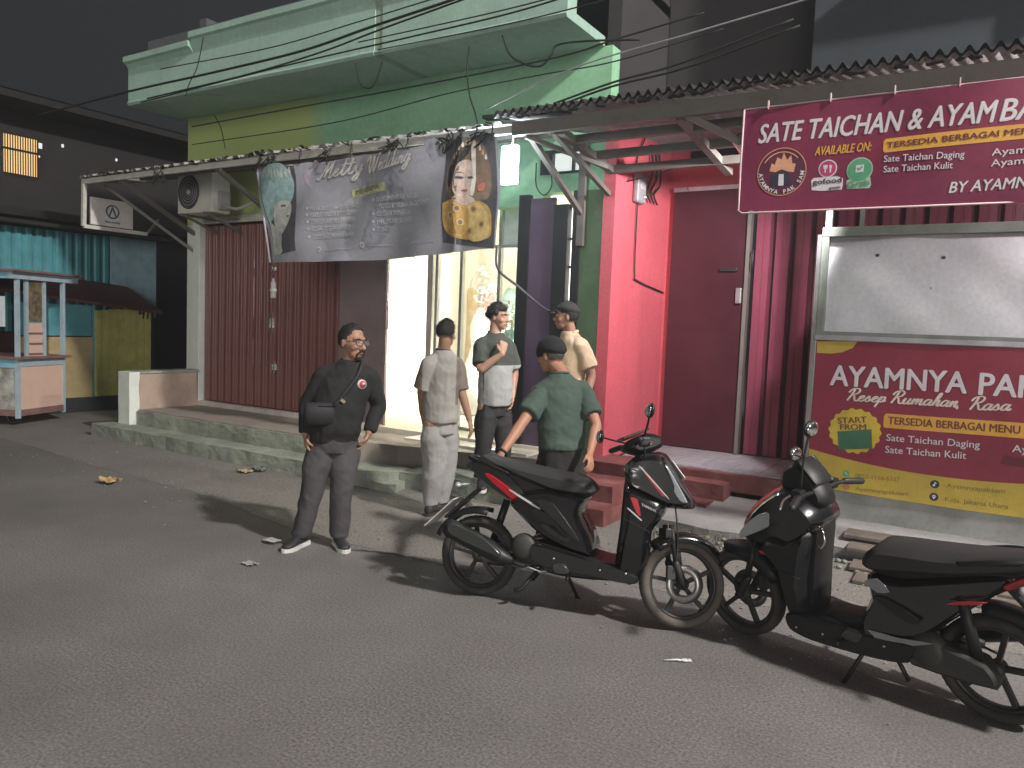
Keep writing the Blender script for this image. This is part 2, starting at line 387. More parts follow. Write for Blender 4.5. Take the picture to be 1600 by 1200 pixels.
m_beam = mat('canopy_steel', (.17, .155, .14), rough=.6, metal=.2, var=.25, vscale=5, dirt=.6, dirtcol=(.10, .075, .055), dscale=5)
m_beamw = mat('canopy_fascia', (.52, .52, .47), rough=.6, var=.2, vscale=4, dirt=.6, dirtcol=(.2, .18, .15), dscale=4)
m_rust = mat('rusty_sheet', (.022, .019, .018), rough=.8, metal=.2, var=.35, vscale=7, dirt=.5, dirtcol=(.03, .025, .02), dscale=6)
m_roofu = mat('roof_sheet', (.38, .36, .36), rough=.55, metal=.3, var=.2, dirt=.4, dirtcol=(.15, .12, .1))
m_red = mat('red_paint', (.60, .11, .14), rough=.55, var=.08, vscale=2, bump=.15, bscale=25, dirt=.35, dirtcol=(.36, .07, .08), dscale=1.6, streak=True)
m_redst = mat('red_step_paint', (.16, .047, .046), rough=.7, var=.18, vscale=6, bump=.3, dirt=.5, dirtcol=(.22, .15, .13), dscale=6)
m_maroon = mat('maroon_door', (.055, .011, .018), rough=.33, var=.15, vscale=2, dirt=.25, dirtcol=(.09, .02, .025), spec=.6)
m_corr = mat('maroon_corrugated', (.21, .045, .075), rough=.35, var=.12, vscale=2, dirt=.2, dirtcol=(.1, .025, .035), spec=.6, streak=True)
m_cable = mat('cable_rubber', (.012, .014, .013), rough=.7)
m_grey = mat('grey_plastic', (.30, .29, .30), rough=.5, var=.1)
m_acw = mat('ac_casing', (.60, .60, .54), rough=.5, var=.08, dirt=.3, dirtcol=(.3, .28, .22))
m_acd = mat('ac_grille', (.05, .055, .06), rough=.6)
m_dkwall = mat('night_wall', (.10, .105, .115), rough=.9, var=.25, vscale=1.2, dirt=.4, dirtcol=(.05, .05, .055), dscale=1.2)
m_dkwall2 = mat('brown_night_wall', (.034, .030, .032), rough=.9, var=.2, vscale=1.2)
m_dkroof = mat('dark_roof', (.022, .021, .02), rough=.9, var=.3)
# ================================================================== helpers for rough masonry
def rough_poly(name, poly, z0, z1, m, parent=None, amp=.012, cell=.14, seed=0, scale=5.0):
    """upright prism with a worn, uneven surface; poly: (x, y) counter-clockwise; z1 number or function of x, y"""
    bm = bmesh.new(); zt = z1 if callable(z1) else (lambda x, y: z1)
    lo = [bm.verts.new((p[0], p[1], z0)) for p in poly]; hi = [bm.verts.new((p[0], p[1], zt(p[0], p[1]))) for p in poly]
    n = len(poly); bm.faces.new(hi); bm.faces.new(lo[::-1])
    for i in range(n): bm.faces.new((lo[i], lo[(i + 1) % n], hi[(i + 1) % n], hi[i]))
    bmesh.ops.triangulate(bm, faces=[f for f in bm.faces if len(f.verts) > 4])
    for _ in range(7):
        ed = [e for e in bm.edges if e.calc_length() > cell]
        if not ed: break
        bmesh.ops.subdivide_edges(bm, edges=ed, cuts=1)
        bmesh.ops.triangulate(bm, faces=bm.faces)
    for v in bm.verts:
        q = v.co * scale + V((seed * 7.3, seed * 3.1, 0))
        d = noise.noise_vector(q) * amp + noise.noise_vector(q * 3.1) * amp * .45
        v.co += V((d.x, d.y, d.z * .6 if v.co.z > z0 + .01 else 0))
    bmesh.ops.recalc_face_normals(bm, faces=bm.faces)
    me = bpy.data.meshes.new(name); bm.to_mesh(me); bm.free()
    return link(name, me, parent, m)
def sheet(name, poly, z, m, parent=None):
    P = [V((p[0], p[1], 0)) for p in poly]; t = tessellate_polygon([P])
    return MB().add([(p.x, p.y, z) for p in P], [tuple(x) for x in t]).build(name, m, parent)
def corrugated(name, a, b, along, pitch, depth, m, parent=None, flat=.5, square=True):
    """sheet between two rails a=(p0,p1), b=(q0,q1): ribs run from a to b; depth vector 'along'"""
    a0, a1 = V(a[0]), V(a[1]); b0, b1 = V(b[0]), V(b[1]); n = max(2, int(round((a1 - a0).length / pitch))); mb = MB(); vs = []
    dv = V(along); fr = []
    for i in range(n):
        fr += [(i + 0, 0), (i + flat * .5 - .06, 0), (i + flat * .5 + .06, 1), (i + .5 + flat * .5 - .06, 1), (i + .5 + flat * .5 + .06, 0)] if square else [(i + k / 8, .5 - .5 * math.cos(2 * math.pi * k / 8)) for k in range(8)]
    fr.append((n, 0))
    for t, h in fr:
        t /= n; vs.append(a0.lerp(a1, t) + dv * depth * h); vs.append(b0.lerp(b1, t) + dv * depth * h)
    return mb.add(vs, [(2 * i, 2 * i + 2, 2 * i + 3, 2 * i + 1) for i in range(len(fr) - 1)], not square).build(name, m, parent)
# ================================================================== ground
road = struct(sheet('road', [(-160, -120), (160, -120), (160, 160), (-160, 160)], 0.0, m_road))
edge = [(-30, 5.0), (-14, 4.95), (-9.7, 4.78), (-8.2, 4.6), (-6.44, 4.55), (-5.4, 4.36), (-4.4, 4.18), (-3.46, 4.24), (-3.0, 4.40), (-2.2, 4.62), (-1.0, 4.85), (.6, 5.0), (6, 5.1)]
jit = []
for i in range(len(edge) - 1):
    for k in range(10):
        t = k / 10; x = edge[i][0] * (1 - t) + edge[i + 1][0] * t; y = edge[i][1] * (1 - t) + edge[i + 1][1] * t
        jit.append((x, y + .06 * noise.noise(V((x * 1.7, 3, 0))) + .02 * noise.noise(V((x * 9, 1, 0)))))
pav = struct(rough_poly('pavement', jit + [(6, 5.1), (6, 9.5), (-30, 9.5)], -.05, .0035, m_apron, amp=.001, cell=.5))
# raised steps in front of the green shop
st = struct(rough_poly('lower_step', [(-10.25, 5.72), (-8, 5.70), (-5.25, 5.74), (-5.06, 5.86), (-5.0, 6.2), (-10.25, 6.2)], -.02, .17, m_step, amp=.022, seed=1, scale=4))
up = struct(rough_poly('upper_step', [(-9.76, 6.10), (-8, 6.08), (-5.72, 6.10), (-5.52, 6.22), (-5.42, 6.42), (-5.2, 6.58), (-3.75, 6.62), (-3.75, 7.08), (-9.76, 7.08)], .10, .375, m_terr, amp=.014, seed=2, scale=4))
rough_poly('riser', [(-9.75, 6.075), (-8, 6.05), (-5.8, 6.08), (-5.8, 6.12), (-9.75, 6.12)], .12, .355, m_step, up, amp=.016, seed=3)
sl = struct(rough_poly('entry_slab', [(-5.03, 6.0), (-4.5, 6.08), (-3.35, 6.05), (-3.3, 6.66), (-5.03, 6.66)], -.02, .165, m_step, amp=.016, seed=5, scale=4))
rough_poly('broken_block', [(-5.2, 5.72), (-4.88, 5.78), (-4.93, 5.97), (-5.16, 5.97)], 0, .085, m_step, sl, amp=.03, seed=6)
# dirt and dry weeds on the broken edge of the slab at the red shop
# ================================================================== green shop building
gb = thing('green_shop_building', 'green two storey shop with mint cornice, brown folding shutter and bright open doorway', 'building', (-6.7, 7.08, 0))
def gpart(o): o.parent = gb; o.matrix_parent_inverse = Matrix.Translation(-gb.location); return o
Yw = 7.08; X0, X1 = -10.1, -3.35
def gB(name, a, b, m, bev=0): return gpart(BX(name, a, b, m, None, bev))
m_two = m_green.copy(); m_two.name = 'olive_to_green_wall'  # wall colour blends from olive at the left to green at the right
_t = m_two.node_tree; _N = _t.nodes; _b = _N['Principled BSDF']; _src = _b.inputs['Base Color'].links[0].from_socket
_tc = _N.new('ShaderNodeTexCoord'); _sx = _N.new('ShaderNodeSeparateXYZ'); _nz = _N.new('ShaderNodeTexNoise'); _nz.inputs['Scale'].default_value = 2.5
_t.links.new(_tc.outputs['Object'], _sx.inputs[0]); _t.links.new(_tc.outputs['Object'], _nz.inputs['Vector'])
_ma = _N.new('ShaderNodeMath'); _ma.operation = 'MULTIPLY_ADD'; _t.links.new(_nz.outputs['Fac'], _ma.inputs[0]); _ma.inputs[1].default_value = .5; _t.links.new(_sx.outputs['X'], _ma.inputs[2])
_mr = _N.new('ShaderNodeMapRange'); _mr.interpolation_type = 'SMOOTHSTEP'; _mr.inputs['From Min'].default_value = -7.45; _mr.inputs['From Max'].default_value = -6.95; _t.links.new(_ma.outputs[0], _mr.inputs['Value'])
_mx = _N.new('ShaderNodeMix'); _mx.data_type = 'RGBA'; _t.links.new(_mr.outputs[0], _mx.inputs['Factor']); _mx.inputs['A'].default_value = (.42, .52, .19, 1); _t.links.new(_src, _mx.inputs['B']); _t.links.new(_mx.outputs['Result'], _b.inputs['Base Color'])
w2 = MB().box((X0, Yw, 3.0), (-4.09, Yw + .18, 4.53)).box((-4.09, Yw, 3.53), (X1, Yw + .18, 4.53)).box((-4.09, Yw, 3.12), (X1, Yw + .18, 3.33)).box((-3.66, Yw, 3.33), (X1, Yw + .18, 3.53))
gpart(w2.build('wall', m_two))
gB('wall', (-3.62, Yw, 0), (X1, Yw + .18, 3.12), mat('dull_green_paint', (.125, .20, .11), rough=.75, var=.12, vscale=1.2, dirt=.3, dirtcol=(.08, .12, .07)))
gB('wall', (X0, Yw, 0), (-9.93, Yw + .18, 3.0), m_white)
gB('wall', (X0, Yw + .18, 0), (X0 + .15, 11, 6.0), m_dkwall)
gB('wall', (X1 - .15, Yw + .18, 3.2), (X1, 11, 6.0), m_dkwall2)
gB('wall', (X0 + .15, 10.85, 0), (X1 - .15, 11, 6.0), m_dkwall)
gB('roof_slab', (X0, 6.45, 5.3), (X1, 11, 5.42), m_dkwall)
# vent window
vw = gB('vent_window', (-4.10, Yw + .05, 3.33), (-3.66, Yw + .07, 3.53), mat('vent_glass', (.7, .75, .72), rough=.3, emit=((.9, .95, .9), .55)))
def gfr(name, a, b, m, p): o = BX(name, a, b, m); o.parent = p; return o
gfr('frame', (-4.12, Yw - .012, 3.53), (-3.64, Yw + .05, 3.555), m_black, vw); gfr('frame', (-4.12, Yw - .012, 3.305), (-3.64, Yw + .05, 3.33), m_black, vw)
gfr('frame', (-4.12, Yw - .012, 3.33), (-3.98, Yw + .05, 3.53), m_black, vw); gfr('mullion', (-3.75, Yw - .008, 3.33), (-3.735, Yw + .05, 3.53), m_black, vw)
# cornice
def extr(name, prof, x0, x1, m, dirt=None):
    b = MB(); n = len(prof); k = max(1, int((x1 - x0) / .25)); vs = []
    for i in range(k + 1):
        x = x0 + (x1 - x0) * i / k
        for y, z in prof: vs.append((x, y + .006 * noise.noise(V((x * 1.3, z * 3, 0))), z + .008 * noise.noise(V((x * 1.1, y, 4)))))
    fs = [(i * n + j, i * n + (j + 1) % n, (i + 1) * n + (j + 1) % n, (i + 1) * n + j) for i in range(k) for j in range(n)]
    fs += [tuple(range(n)), tuple(k * n + i for i in range(n - 1, -1, -1))]
    return gpart(b.add(vs, fs).build(name, m))
cp = [(6.27, 4.53), (6.25, 4.56), (6.27, 4.59), (6.27, 5.02), (6.23, 5.07), (6.19, 5.09), (6.19, 5.16), (6.45, 5.16), (6.45, 4.62), (7.08, 4.62), (7.08, 4.53)]
extr('cornice', cp, -10.27, -8.85, m_mint)
cp2 = [(y, z + (.10 if z > 5.04 else 0)) for y, z in cp]
extr('cornice', cp2, -8.85, -5.77, m_mint); extr('cornice', cp2, -5.66, -3.44, m_mint)
extr('cornice_joint', [(y + (.012 if y < 6.4 else 0), z) for y, z in cp2], -5.77, -5.66, mat('joint_plaster', (.27, .36, .28), rough=.9, dirt=.6, dirtcol=(.12, .15, .11), dscale=4))
# folding shutter
sh = gB('shutter', (-9.78, Yw + .10, .44), (-6.98, Yw + .12, 3.0), m_shutd)
slm = MB(); pw = .155
prof = [(-.072, .03), (-.060, 0), (-.034, 0), (-.028, .006), (-.022, 0), (.022, 0), (.028, .006), (.034, 0), (.060, 0), (.072, .03)]
slm.add([(x, y, z) for z in (0, 2.52) for x, y in prof], [(i, i + 1, i + 11, i + 10) for i in range(9)])
s0 = slm.build('slat', m_shut)
for i in range(18):
    o = s0 if i == 0 else s0.copy()
    if i: COL.objects.link(o)
    o.parent = sh; o.matrix_parent_inverse = Matrix()
    o.location = (-9.70 + i * pw, Yw + .062 + (.012 if i in (7, 8) else .004 * random.random()), .455); o.rotation_euler = (0, 0, random.uniform(-.03, .03))
for z, x, s in ((2.36, -8.33, .05), (1.62, -8.36, .13), (1.02, -8.3, .08)):
    b = MB(); b.box((x, Yw + .03, z - s), (x + .02, Yw + .055, z + s)).box((x + .055, Yw + .03, z - s), (x + .075, Yw + .055, z + s)).box((x - .02, Yw + .055, z - s * .5), (x + .095, Yw + .062, z + s * .5))
    o = b.build('handle', mat('steel_handle', (.62, .60, .56), rough=.25, metal=.9)); o.parent = sh; o.matrix_parent_inverse = Matrix()
gB('shutter_frame', (-9.93, Yw - .03, .38), (-9.78, Yw + .16, 3.05), m_white, .01)
gB('shutter_frame', (-9.78, Yw - .03, 3.0), (-6.1, Yw + .14, 3.1), mat('lintel_paint', (.55, .56, .48), rough=.7, dirt=.4, dirtcol=(.25, .24, .2)), .008)
# threshold tiles (each its own piece)
x = -9.80; th = gB('threshold', (-9.80, Yw - .045, .37), (-6.2, Yw + .12, .425), m_step)
while x < -6.25:
    o = BX('tile', (x + .004, Yw - .06, .376), (min(x + .30, -6.2) - .004, Yw + .055, .441), mat('threshold_tile', (.55, .50, .46), rough=.5, var=.15, dirt=.3, dirtcol=(.3, .25, .2)), None, .004)
    o.parent = th; o.matrix_parent_inverse = Matrix(); x += .30
# flat sheet leaf next to the opening
lf = gB('door_leaf', (-6.97, Yw - .03, .42), (-6.19, Yw + .01, 2.99), m_leaf, .006)
for z in (1.2, 1.95, 2.3):
    o = BX('hinge', (-6.20, Yw - .045, z), (-6.165, Yw - .005, z + .10), m_alu, None, .004); o.parent = lf; o.matrix_parent_inverse = Matrix()
o = MB().tube([(-6.165, Yw - .03, 1.62), (-6.14, Yw - .05, 1.66), (-6.14, Yw - .05, 1.84), (-6.165, Yw - .03, 1.88)], .012).build('handle', m_alu); o.parent = lf; o.matrix_parent_inverse = Matrix()
# interior of the shop
gB('interior_floor', (-6.6, 6.95, .30), (-3.7, 10.85, .432), m_floort)
gB('interior_floor', (-5.52, 6.64, .30), (-3.9, 6.95, .40), m_floort)
gB('interior_wall', (-6.70, Yw + .18, .43), (-6.60, 10.85, 3.3), m_cream)
gB('interior_wall', (-3.70, Yw + .18, .43), (-3.62, 10.85, 3.3), m_cream)
gB('interior_wall', (-6.60, 9.6, .43), (-3.70, 9.7, 3.3), m_cream)
gB('interior_ceiling', (-6.60, Yw + .18, 3.22), (-3.70, 10.85, 3.3), m_cream)
gB('skirting', (-6.595, 9.58, .432), (-3.71, 9.598, .53), mat('skirting_tile', (.5, .42, .28), rough=.4))
gf = gB('shop_front_frame', (-5.88, 7.44, .432), (-5.80, 7.52, 3.12), m_alu)
for x in (-5.745, -5.38, -4.84, -4.36):
    gfr('mullion', (x - .02, 7.45, .432), (x + .02, 7.51, 3.12), m_alu, gf)
for z in (2.62, 3.10, .45): gfr('transom', (-5.80, 7.455, z - .018), (-4.3, 7.505, z + .018), m_alu, gf)
m_glass = mat('shop_glass', (.85, .9, .88), rough=.03, alpha=.12, spec=.5, var=.02)
for a, b in ((-5.725, -5.40), (-5.36, -4.86), (-4.82, -4.38)):
    for z0, z1 in ((.468, 2.602), (2.638, 3.082)): gfr('pane', (a, 7.478, z0), (b, 7.484, z1), m_glass, gf)
gfr('panel_film', (-4.82, 7.50, 2.64), (-4.38, 7.503, 3.08), mat('frosted_film', (.8, .82, .8), rough=.5), gf)
# purple folded leaf, black frame and light slit to its right
pl = gB('door_leaf', (-4.20, Yw - .05, .22), (-3.90, Yw - .01, 3.06), m_purple, .006)
gfr('leaf_frame', (-4.33, Yw - .07, .20), (-4.20, Yw + .05, 3.10), m_black, pl)
gfr('leaf_frame', (-3.90, Yw - .07, .20), (-3.735, Yw + .02, 2.98), m_black, pl)
gB('door_post', (-3.70, Yw - .03, .2), (-3.62, Yw + .12, 3.12), m_black)
ls = gB('light_slit', (-3.732, Yw + .02, 1.75), (-3.703, Yw + .04, 2.93), lamp_mat('slit_light', (1, .98, .9), 3.2))  # glowing strip added in place of light leaking through the slit, no lamp
for z in (1.97, 2.33, 2.62): gfr('slit_bar', (-3.735, Yw + .005, z), (-3.70, Yw + .02, z + .025), m_black, ls)
# low wall at the left end of the terrace
lw = thing('low_wall', 'low plastered side wall with white end at the left of the terrace', 'wall', (-9.85, 6.1, .15))
b = MB().box((-9.97, 6.10, .14), (-9.78, 7.03, .86)).build('wall', mat('pink_plaster', (.40, .30, .24), rough=.85, var=.15, dirt=.35, dirtcol=(.2, .16, .13), dscale=3, bump=.3), lw); b.matrix_parent_inverse = Matrix.Translation(-lw.location)
b = rough_poly('end_pier', [(-10.02, 5.98), (-9.76, 5.98), (-9.76, 6.12), (-10.02, 6.12)], .13, .885, m_white, lw, amp=.008); b.matrix_parent_inverse = Matrix.Translation(-lw.location)
b = BX('coping', (-10.0, 6.12, .86), (-9.76, 7.05, .895), m_step, lw, .006); b.matrix_parent_inverse = Matrix.Translation(-lw.location)
# ================================================================== air conditioner over the shutter
ac = thing('air_conditioner', 'white outdoor air conditioner unit on bracket above the brown shutter', 'air conditioner', (-9.1, 6.72, 3.05))
def P(o, root):
    if isinstance(o, list): return [P(q_, root) for q_ in o]
    o.parent = root; o.matrix_parent_inverse = Matrix.Translation(-root.location); return o
ax0, ax1, ay0, ay1, az0, az1 = -9.52, -8.78, 6.52, 6.80, 3.06, 3.60
P(BX('casing', (ax0, ay0, az0), (ax1, ay1, az1), m_acw, None, .015), ac)
P(MB().lathe([(.0, 0), (.20, 0), (.20, .004)], 'Y', (-9.27, ay0 - .006, 3.34), 32).build('fan_opening', m_acd), ac)
g = P(MB().lathe([(.205, 0), (.225, -.008), (.205, -.012)], 'Y', (-9.27, ay0 - .002, 3.34), 32).build('grille', m_acd), ac)
for r in (.05, .09, .13, .17): P(MB().lathe([(r, 0), (r + .006, -.006), (r + .012, 0)], 'Y', (-9.27, ay0 - .012, 3.34), 28).build('ring', m_grey), g)
P(MB().lathe([(0, -.012), (.03, -.01), (.035, 0)], 'Y', (-9.27, ay0 - .012, 3.34), 16).build('hub', m_acw), ac)
P(BX('side_panel', (-8.98, ay0 - .006, az0 + .02), (-8.80, ay0 + .002, az0 + .25), m_acw, None), ac)
P(BX('valve_cover', (-8.78, 6.60, 3.10), (-8.72, 6.76, 3.34), m_grey, None, .01), ac)
for x in (-9.4, -8.9):
    P(MB().bar((x, 6.48, 3.045), (x, 7.08, 3.045), .035, .03).bar((x, 6.56, 3.03), (x, 7.08, 2.86), .03, .03).build('bracket', m_beam), ac)
P(MB().tube(spline([(-8.74, 6.70, 3.16), (-8.58, 6.75, 3.12), (-8.45, 6.9, 3.22), (-8.3, 7.06, 3.30)]), .022).build('hose', m_grey), ac)
# ================================================================== street-side canopy of the green shop
cn = thing('shop_canopy', 'sloping sheet canopy with pale fascia along the front of the green shop', 'canopy', (-7.4, 5.92, 3.4))
CF, CZ = 5.92, 3.47
P(BX('fascia', (-10.78, CF - .02, CZ - .035), (-3.75, CF + .02, CZ + .035), m_beamw, None, .006), cn)
P(corrugated('roof_sheet', ((-10.8, CF - .05, CZ + .045), (-3.8, CF - .05, CZ + .045)), ((-10.1, Yw, CZ + .30), (-3.8, Yw, CZ + .30)), (0, 0, 1), .20, .03, m_roofu), cn)
for y, z in ((6.35, CZ + .08), (6.75, CZ + .16)): P(BX('purlin', (-10.1, y - .02, z - .03), (-3.8, y + .02, z + .02), m_beam), cn)
for x in (-9.9, -7.9, -5.8, -3.6):
    wz = 2.86
    P(BAR('bracket', (x, CF + .02, CZ - .04), (x, Yw - .01, wz), .05, .05, m_beam), cn)
    if x == -3.6: P(BX('bracket_post', (x - .04, Yw - .06, 2.55), (x + .04, Yw - .005, 3.6), m_beam, None, .005), cn)
# end frame with the little sign
P(BAR('end_post', (-10.74, CF, CZ - .03), (-10.74, CF - .01, 2.86), .05, .05, m_beamw, up=(0, 1, 0)), cn)
P(BAR('end_rail', (-10.74, CF - .01, 2.86), (-10.70, 6.82, 2.86), .05, .05, m_beamw), cn)
P(BAR('end_brace', (-10.70, 6.82, 2.86), (-10.68, 7.0, 3.1), .03, .03, m_beam), cn)
P(BAR('end_rafter', (-10.74, CF, CZ + .0), (-10.5, 7.0, CZ + .2), .05, .05, m_beam), cn)
P(BAR('end_brace', (-10.6, CF + .2, CZ - .02), (-9.95, Yw, 2.62), .04, .04, m_beam), cn)
# scraps, bent sheet ends and cord knots lying on the fascia
scr = MB()
for i in range(80):
    x = random.uniform(-10.6, -3.9); z = CZ + .03 + random.uniform(0, .05)
    d = V((random.uniform(-.09, .09), random.uniform(-.05, .05), random.uniform(.0, .03)))
    scr.bar((x, CF - .02, z), (x + d.x, CF - .02 + d.y, z + d.z), random.uniform(.02, .06), .008)
o = P(scr.build('leaf_litter', m_rust), cn); stuff(o)
for x in (-9.0, -7.05, -6.95, -6.05, -5.2, -5.1, -4.55, -4.4, -4.1):
    kn = MB()
    for k in range(7):
        a = (x + random.uniform(-.1, .1), CF - .035, CZ + random.uniform(-.02, .06)); q = (x + random.uniform(-.14, .14), CF - .05, CZ - random.uniform(.02, .16))
        kn.tube(spline([a, ((a[0] + q[0]) / 2 + .04, CF - .06, (a[2] + q[2]) / 2), q], 4), .006, 5)
    stuff(P(kn.build('tie_cords', m_cable), cn))
# signboard hung in the end frame
sg = thing('hanging_sign', 'small white sign with dark round emblem hanging at the canopy end', 'sign', (-10.74, 6.35, 2.88))
P(BX('board', (-10.755, 6.0, 2.90), (-10.72, 6.62, 3.28), mat('sign_board', (.62, .58, .56), rough=.45, var=.08), None, .006), sg)
m_ink = mat('sign_ink', (.06, .09, .16), rough=.6)
def sgs(y, z): return -10.72
def sgp(poly, off=.003, m=m_ink, name='printed_shape'):
    Pq = [V((p[0], p[1], 0)) for p in poly]; t = tessellate_polygon([Pq]); return P(MB().add([(-10.72 + off, p.x, p.y) for p in Pq], [tuple(x) for x in t]).build(name, m), sg)
rng = disc(6.31, 3.11, .10) ; inn = disc(6.31, 3.11, .078)
P(MB().add([(-10.716, p[0], p[1]) for p in rng + inn], [(i, (i + 1) % 28, 28 + (i + 1) % 28, 28 + i) for i in range(28)]).build('emblem_ring', m_ink), sg)
sgp([(6.25, 3.05), (6.275, 3.05), (6.31, 3.14), (6.345, 3.05), (6.37, 3.05), (6.32, 3.18), (6.30, 3.18)], .004, name='emblem_letter')
for k in range(7): sgp([(6.20 + k * .033, 2.95), (6.222 + k * .033, 2.95), (6.222 + k * .033, 2.972), (6.20 + k * .033, 2.972)], .004, name='lettering')
# ================================================================== lamp beside the banner
L1P = W(797, 258, 6.15)
lp = thing('canopy_lamp', 'glaring white lamp under the canopy right of the grey banner', 'lamp', L1P)
P(MB().box(L1P + V((-.09, -.03, -.18)), L1P + V((.09, .02, .18))).build('glare_panel', lamp_mat('lamp_white', (.80, .95, 1.0), 26), None, .055, 4), lp)  # glowing panel enlarged to the size of the glare around the bulb
P(MB().box(L1P + V((-.08, .022, -.17)), L1P + V((.08, .05, .17))).tube([L1P + V((0, .03, .17)), L1P + V((0, .05, .36))], .012).build('housing', m_grey), lp)
point_light('light', L1P + V((0, -.12, 0)), 32, (.80, .95, 1.0), .10, lp)
# ================================================================== unseen interior lamps, assumed from the bright doorway, and shop things
il = thing('assumed_ceiling_lamp', 'assumed round lamp on the ceiling inside the bright shop', 'lamp', (-5.3, 8.5, 3.2))
P(MB().lathe([(0, -.07), (.10, -.06), (.14, -.02), (.15, 0)], 'Z', (-5.3, 8.5, 3.2), 24).build('glass', lamp_mat('lamp_warm', (1, .93, .74), 9)), il)
point_light('light', (-5.3, 8.5, 2.95), 26, (1, .95, .82), .12, il)
FL = V((-5.62, 8.75, 1.05))
fl = thing('assumed_floor_lamp', 'assumed bright studio floor lamp standing behind the man in grey', 'lamp', (FL.x, FL.y, .432))
P(MB().ball(FL, (.10, .10, .13)).build('bulb', lamp_mat('lamp_warm2', (1, .92, .70), 60)), fl)
P(MB().tube([(FL.x, FL.y, .45), FL - V((0, 0, .12))], .014).build('pole', m_alu), fl)
for a in (90, 210, 330): P(MB().tube([(FL.x, FL.y, .62), (FL.x + .25 * math.cos(math.radians(a)), FL.y + .25 * math.sin(math.radians(a)), .442)], .010).build('leg', m_alu), fl)
point_light('light', FL + V((0, -.02, .16)), 120, (1, .94, .80), .12, fl)
# ================================================================== hanging things on the facade
bt = W(427, 450, 6.6)
hb = thing('hanging_bottle', 'clear plastic bottle hanging on a string before the brown shutter', 'bottle', bt - V((0, 0, .13)))
m_pet = mat('clear_plastic', (.75, .78, .78), rough=.12, alpha=.35, spec=.8)
P(MB().lathe([(0, -.125), (.034, -.125), (.036, -.10), (.034, -.02), (.036, .0), (.036, .06), (.014, .10), (.013, .125), (0, .125)], 'Z', bt, 18).build('bottle', m_pet), hb)
P(BX('label_band', bt + V((-.037, -.037, -.05)), bt + V((.037, .037, .0)), mat('bottle_label', (.7, .7, .7), rough=.4), None, .03), hb)
P(MB().tube([bt + V((0, 0, .12)), (bt.x + .05, bt.y - .3, 3.5)], .003, 5).build('string', m_cable), hb)
# ================================================================== grey wedding banner
m_bg = mat('banner_vinyl_grey', (.34, .345, .39), rough=.36, var=.10, vscale=2.2, dirt=.3, dirtcol=(.24, .25, .27), dscale=2)
BY = 5.86
WC = [W(398, 262, BY), W(775, 214, BY), W(776, 388, BY), W(424, 410, BY)]           # TL TR BR BL
def wsurf(x, z):
    t = (x + 7.2) / 3.3
    y = BY + .034 * math.sin(3.1 * x + 2.2 * z) + .022 * math.sin(7 * x - 5.5 * z + 1) + .016 * (1 - 2 * abs(noise.noise(V((x * 1.8 - z * 1.6, z * 1.2 + x * .5, 7))))) + .012 * noise.noise(V((x * 2.6, z * 2.6, 1)))
    y += .03 * math.exp(-((x + 4.3) / .05) ** 2) * -1.0                               # sharp fold through the bridal print
    return y + .09 * max(0, .15 - abs(t)) * 2
def wgrid(name, C, nu, nv, m, parent, surf, off=0.0, sag=.025):
    b = MB(); vs = []
    for j in range(nv + 1):
        v = j / nv; L = C[0].lerp(C[3], v); R = C[1].lerp(C[2], v)
        for i in range(nu + 1):
            u = i / nu; p = L.lerp(R, u)
            z = p.z - (sag * math.sin(math.pi * ((u * 4) % 1)) if j == 0 else 0) * (1 - v) - .035 * math.sin(math.pi * u) * v
            vs.append((p.x, surf(p.x, z) + off, z))
    for j in range(nv):
        for i in range(nu):
            a = j * (nu + 1) + i; b.f.append((a, a + nu + 1, a + nu + 2, a + 1)); b.sm.append(True)
    b.v = [V(p) for p in vs]; return b.build(name, m, parent)
wb = thing('wedding_banner', 'wrinkled grey wedding service banner with bridal portraits tied below the canopy', 'banner', ((WC[0].x + WC[1].x) / 2, BY, WC[2].z))
def PW(o): return P(o, wb)
PW(wgrid('vinyl_sheet', WC, 220, 70, m_bg, None, wsurf))
def q(px, py): p = W(px, py, BY); return (p.x, p.z)
def qs(*pts): return [q(*p) for p in pts]
def cz(x, y): return 380 + x / 3.81, 190 + y / 3.81
def cq(*pts): return [q(*cz(*p)) for p in pts]
mk = lambda n, c, r=.45: mat(n, c, rough=r, var=.28, vscale=16, fine=.15)
mh_teal = mk('print_teal_hair', (.28, .42, .42)); mh_skin = mk('print_pale_skin', (.50, .52, .48)); mh_dk = mk('print_charcoal', (.085, .085, .095)); mh_skin2 = mk('print_warm_skin', (.58, .46, .40))
mh_gold = mk('print_gold', (.52, .33, .10)); mh_gold2 = mk('print_bright_gold', (.62, .46, .20)); mh_hl = mk('print_highlight', (.75, .73, .66)); mh_slate = mk('print_slate', (.265, .28, .33)); mh_lil = mk('print_lilac', (.42, .37, .44)); mh_brn = mk('print_brown', (.22, .15, .11))
def pp(pts, m, off, curve=True): return PW(print_poly(cq(*pts), wsurf, m, None, off, 'printed_shape', curve))
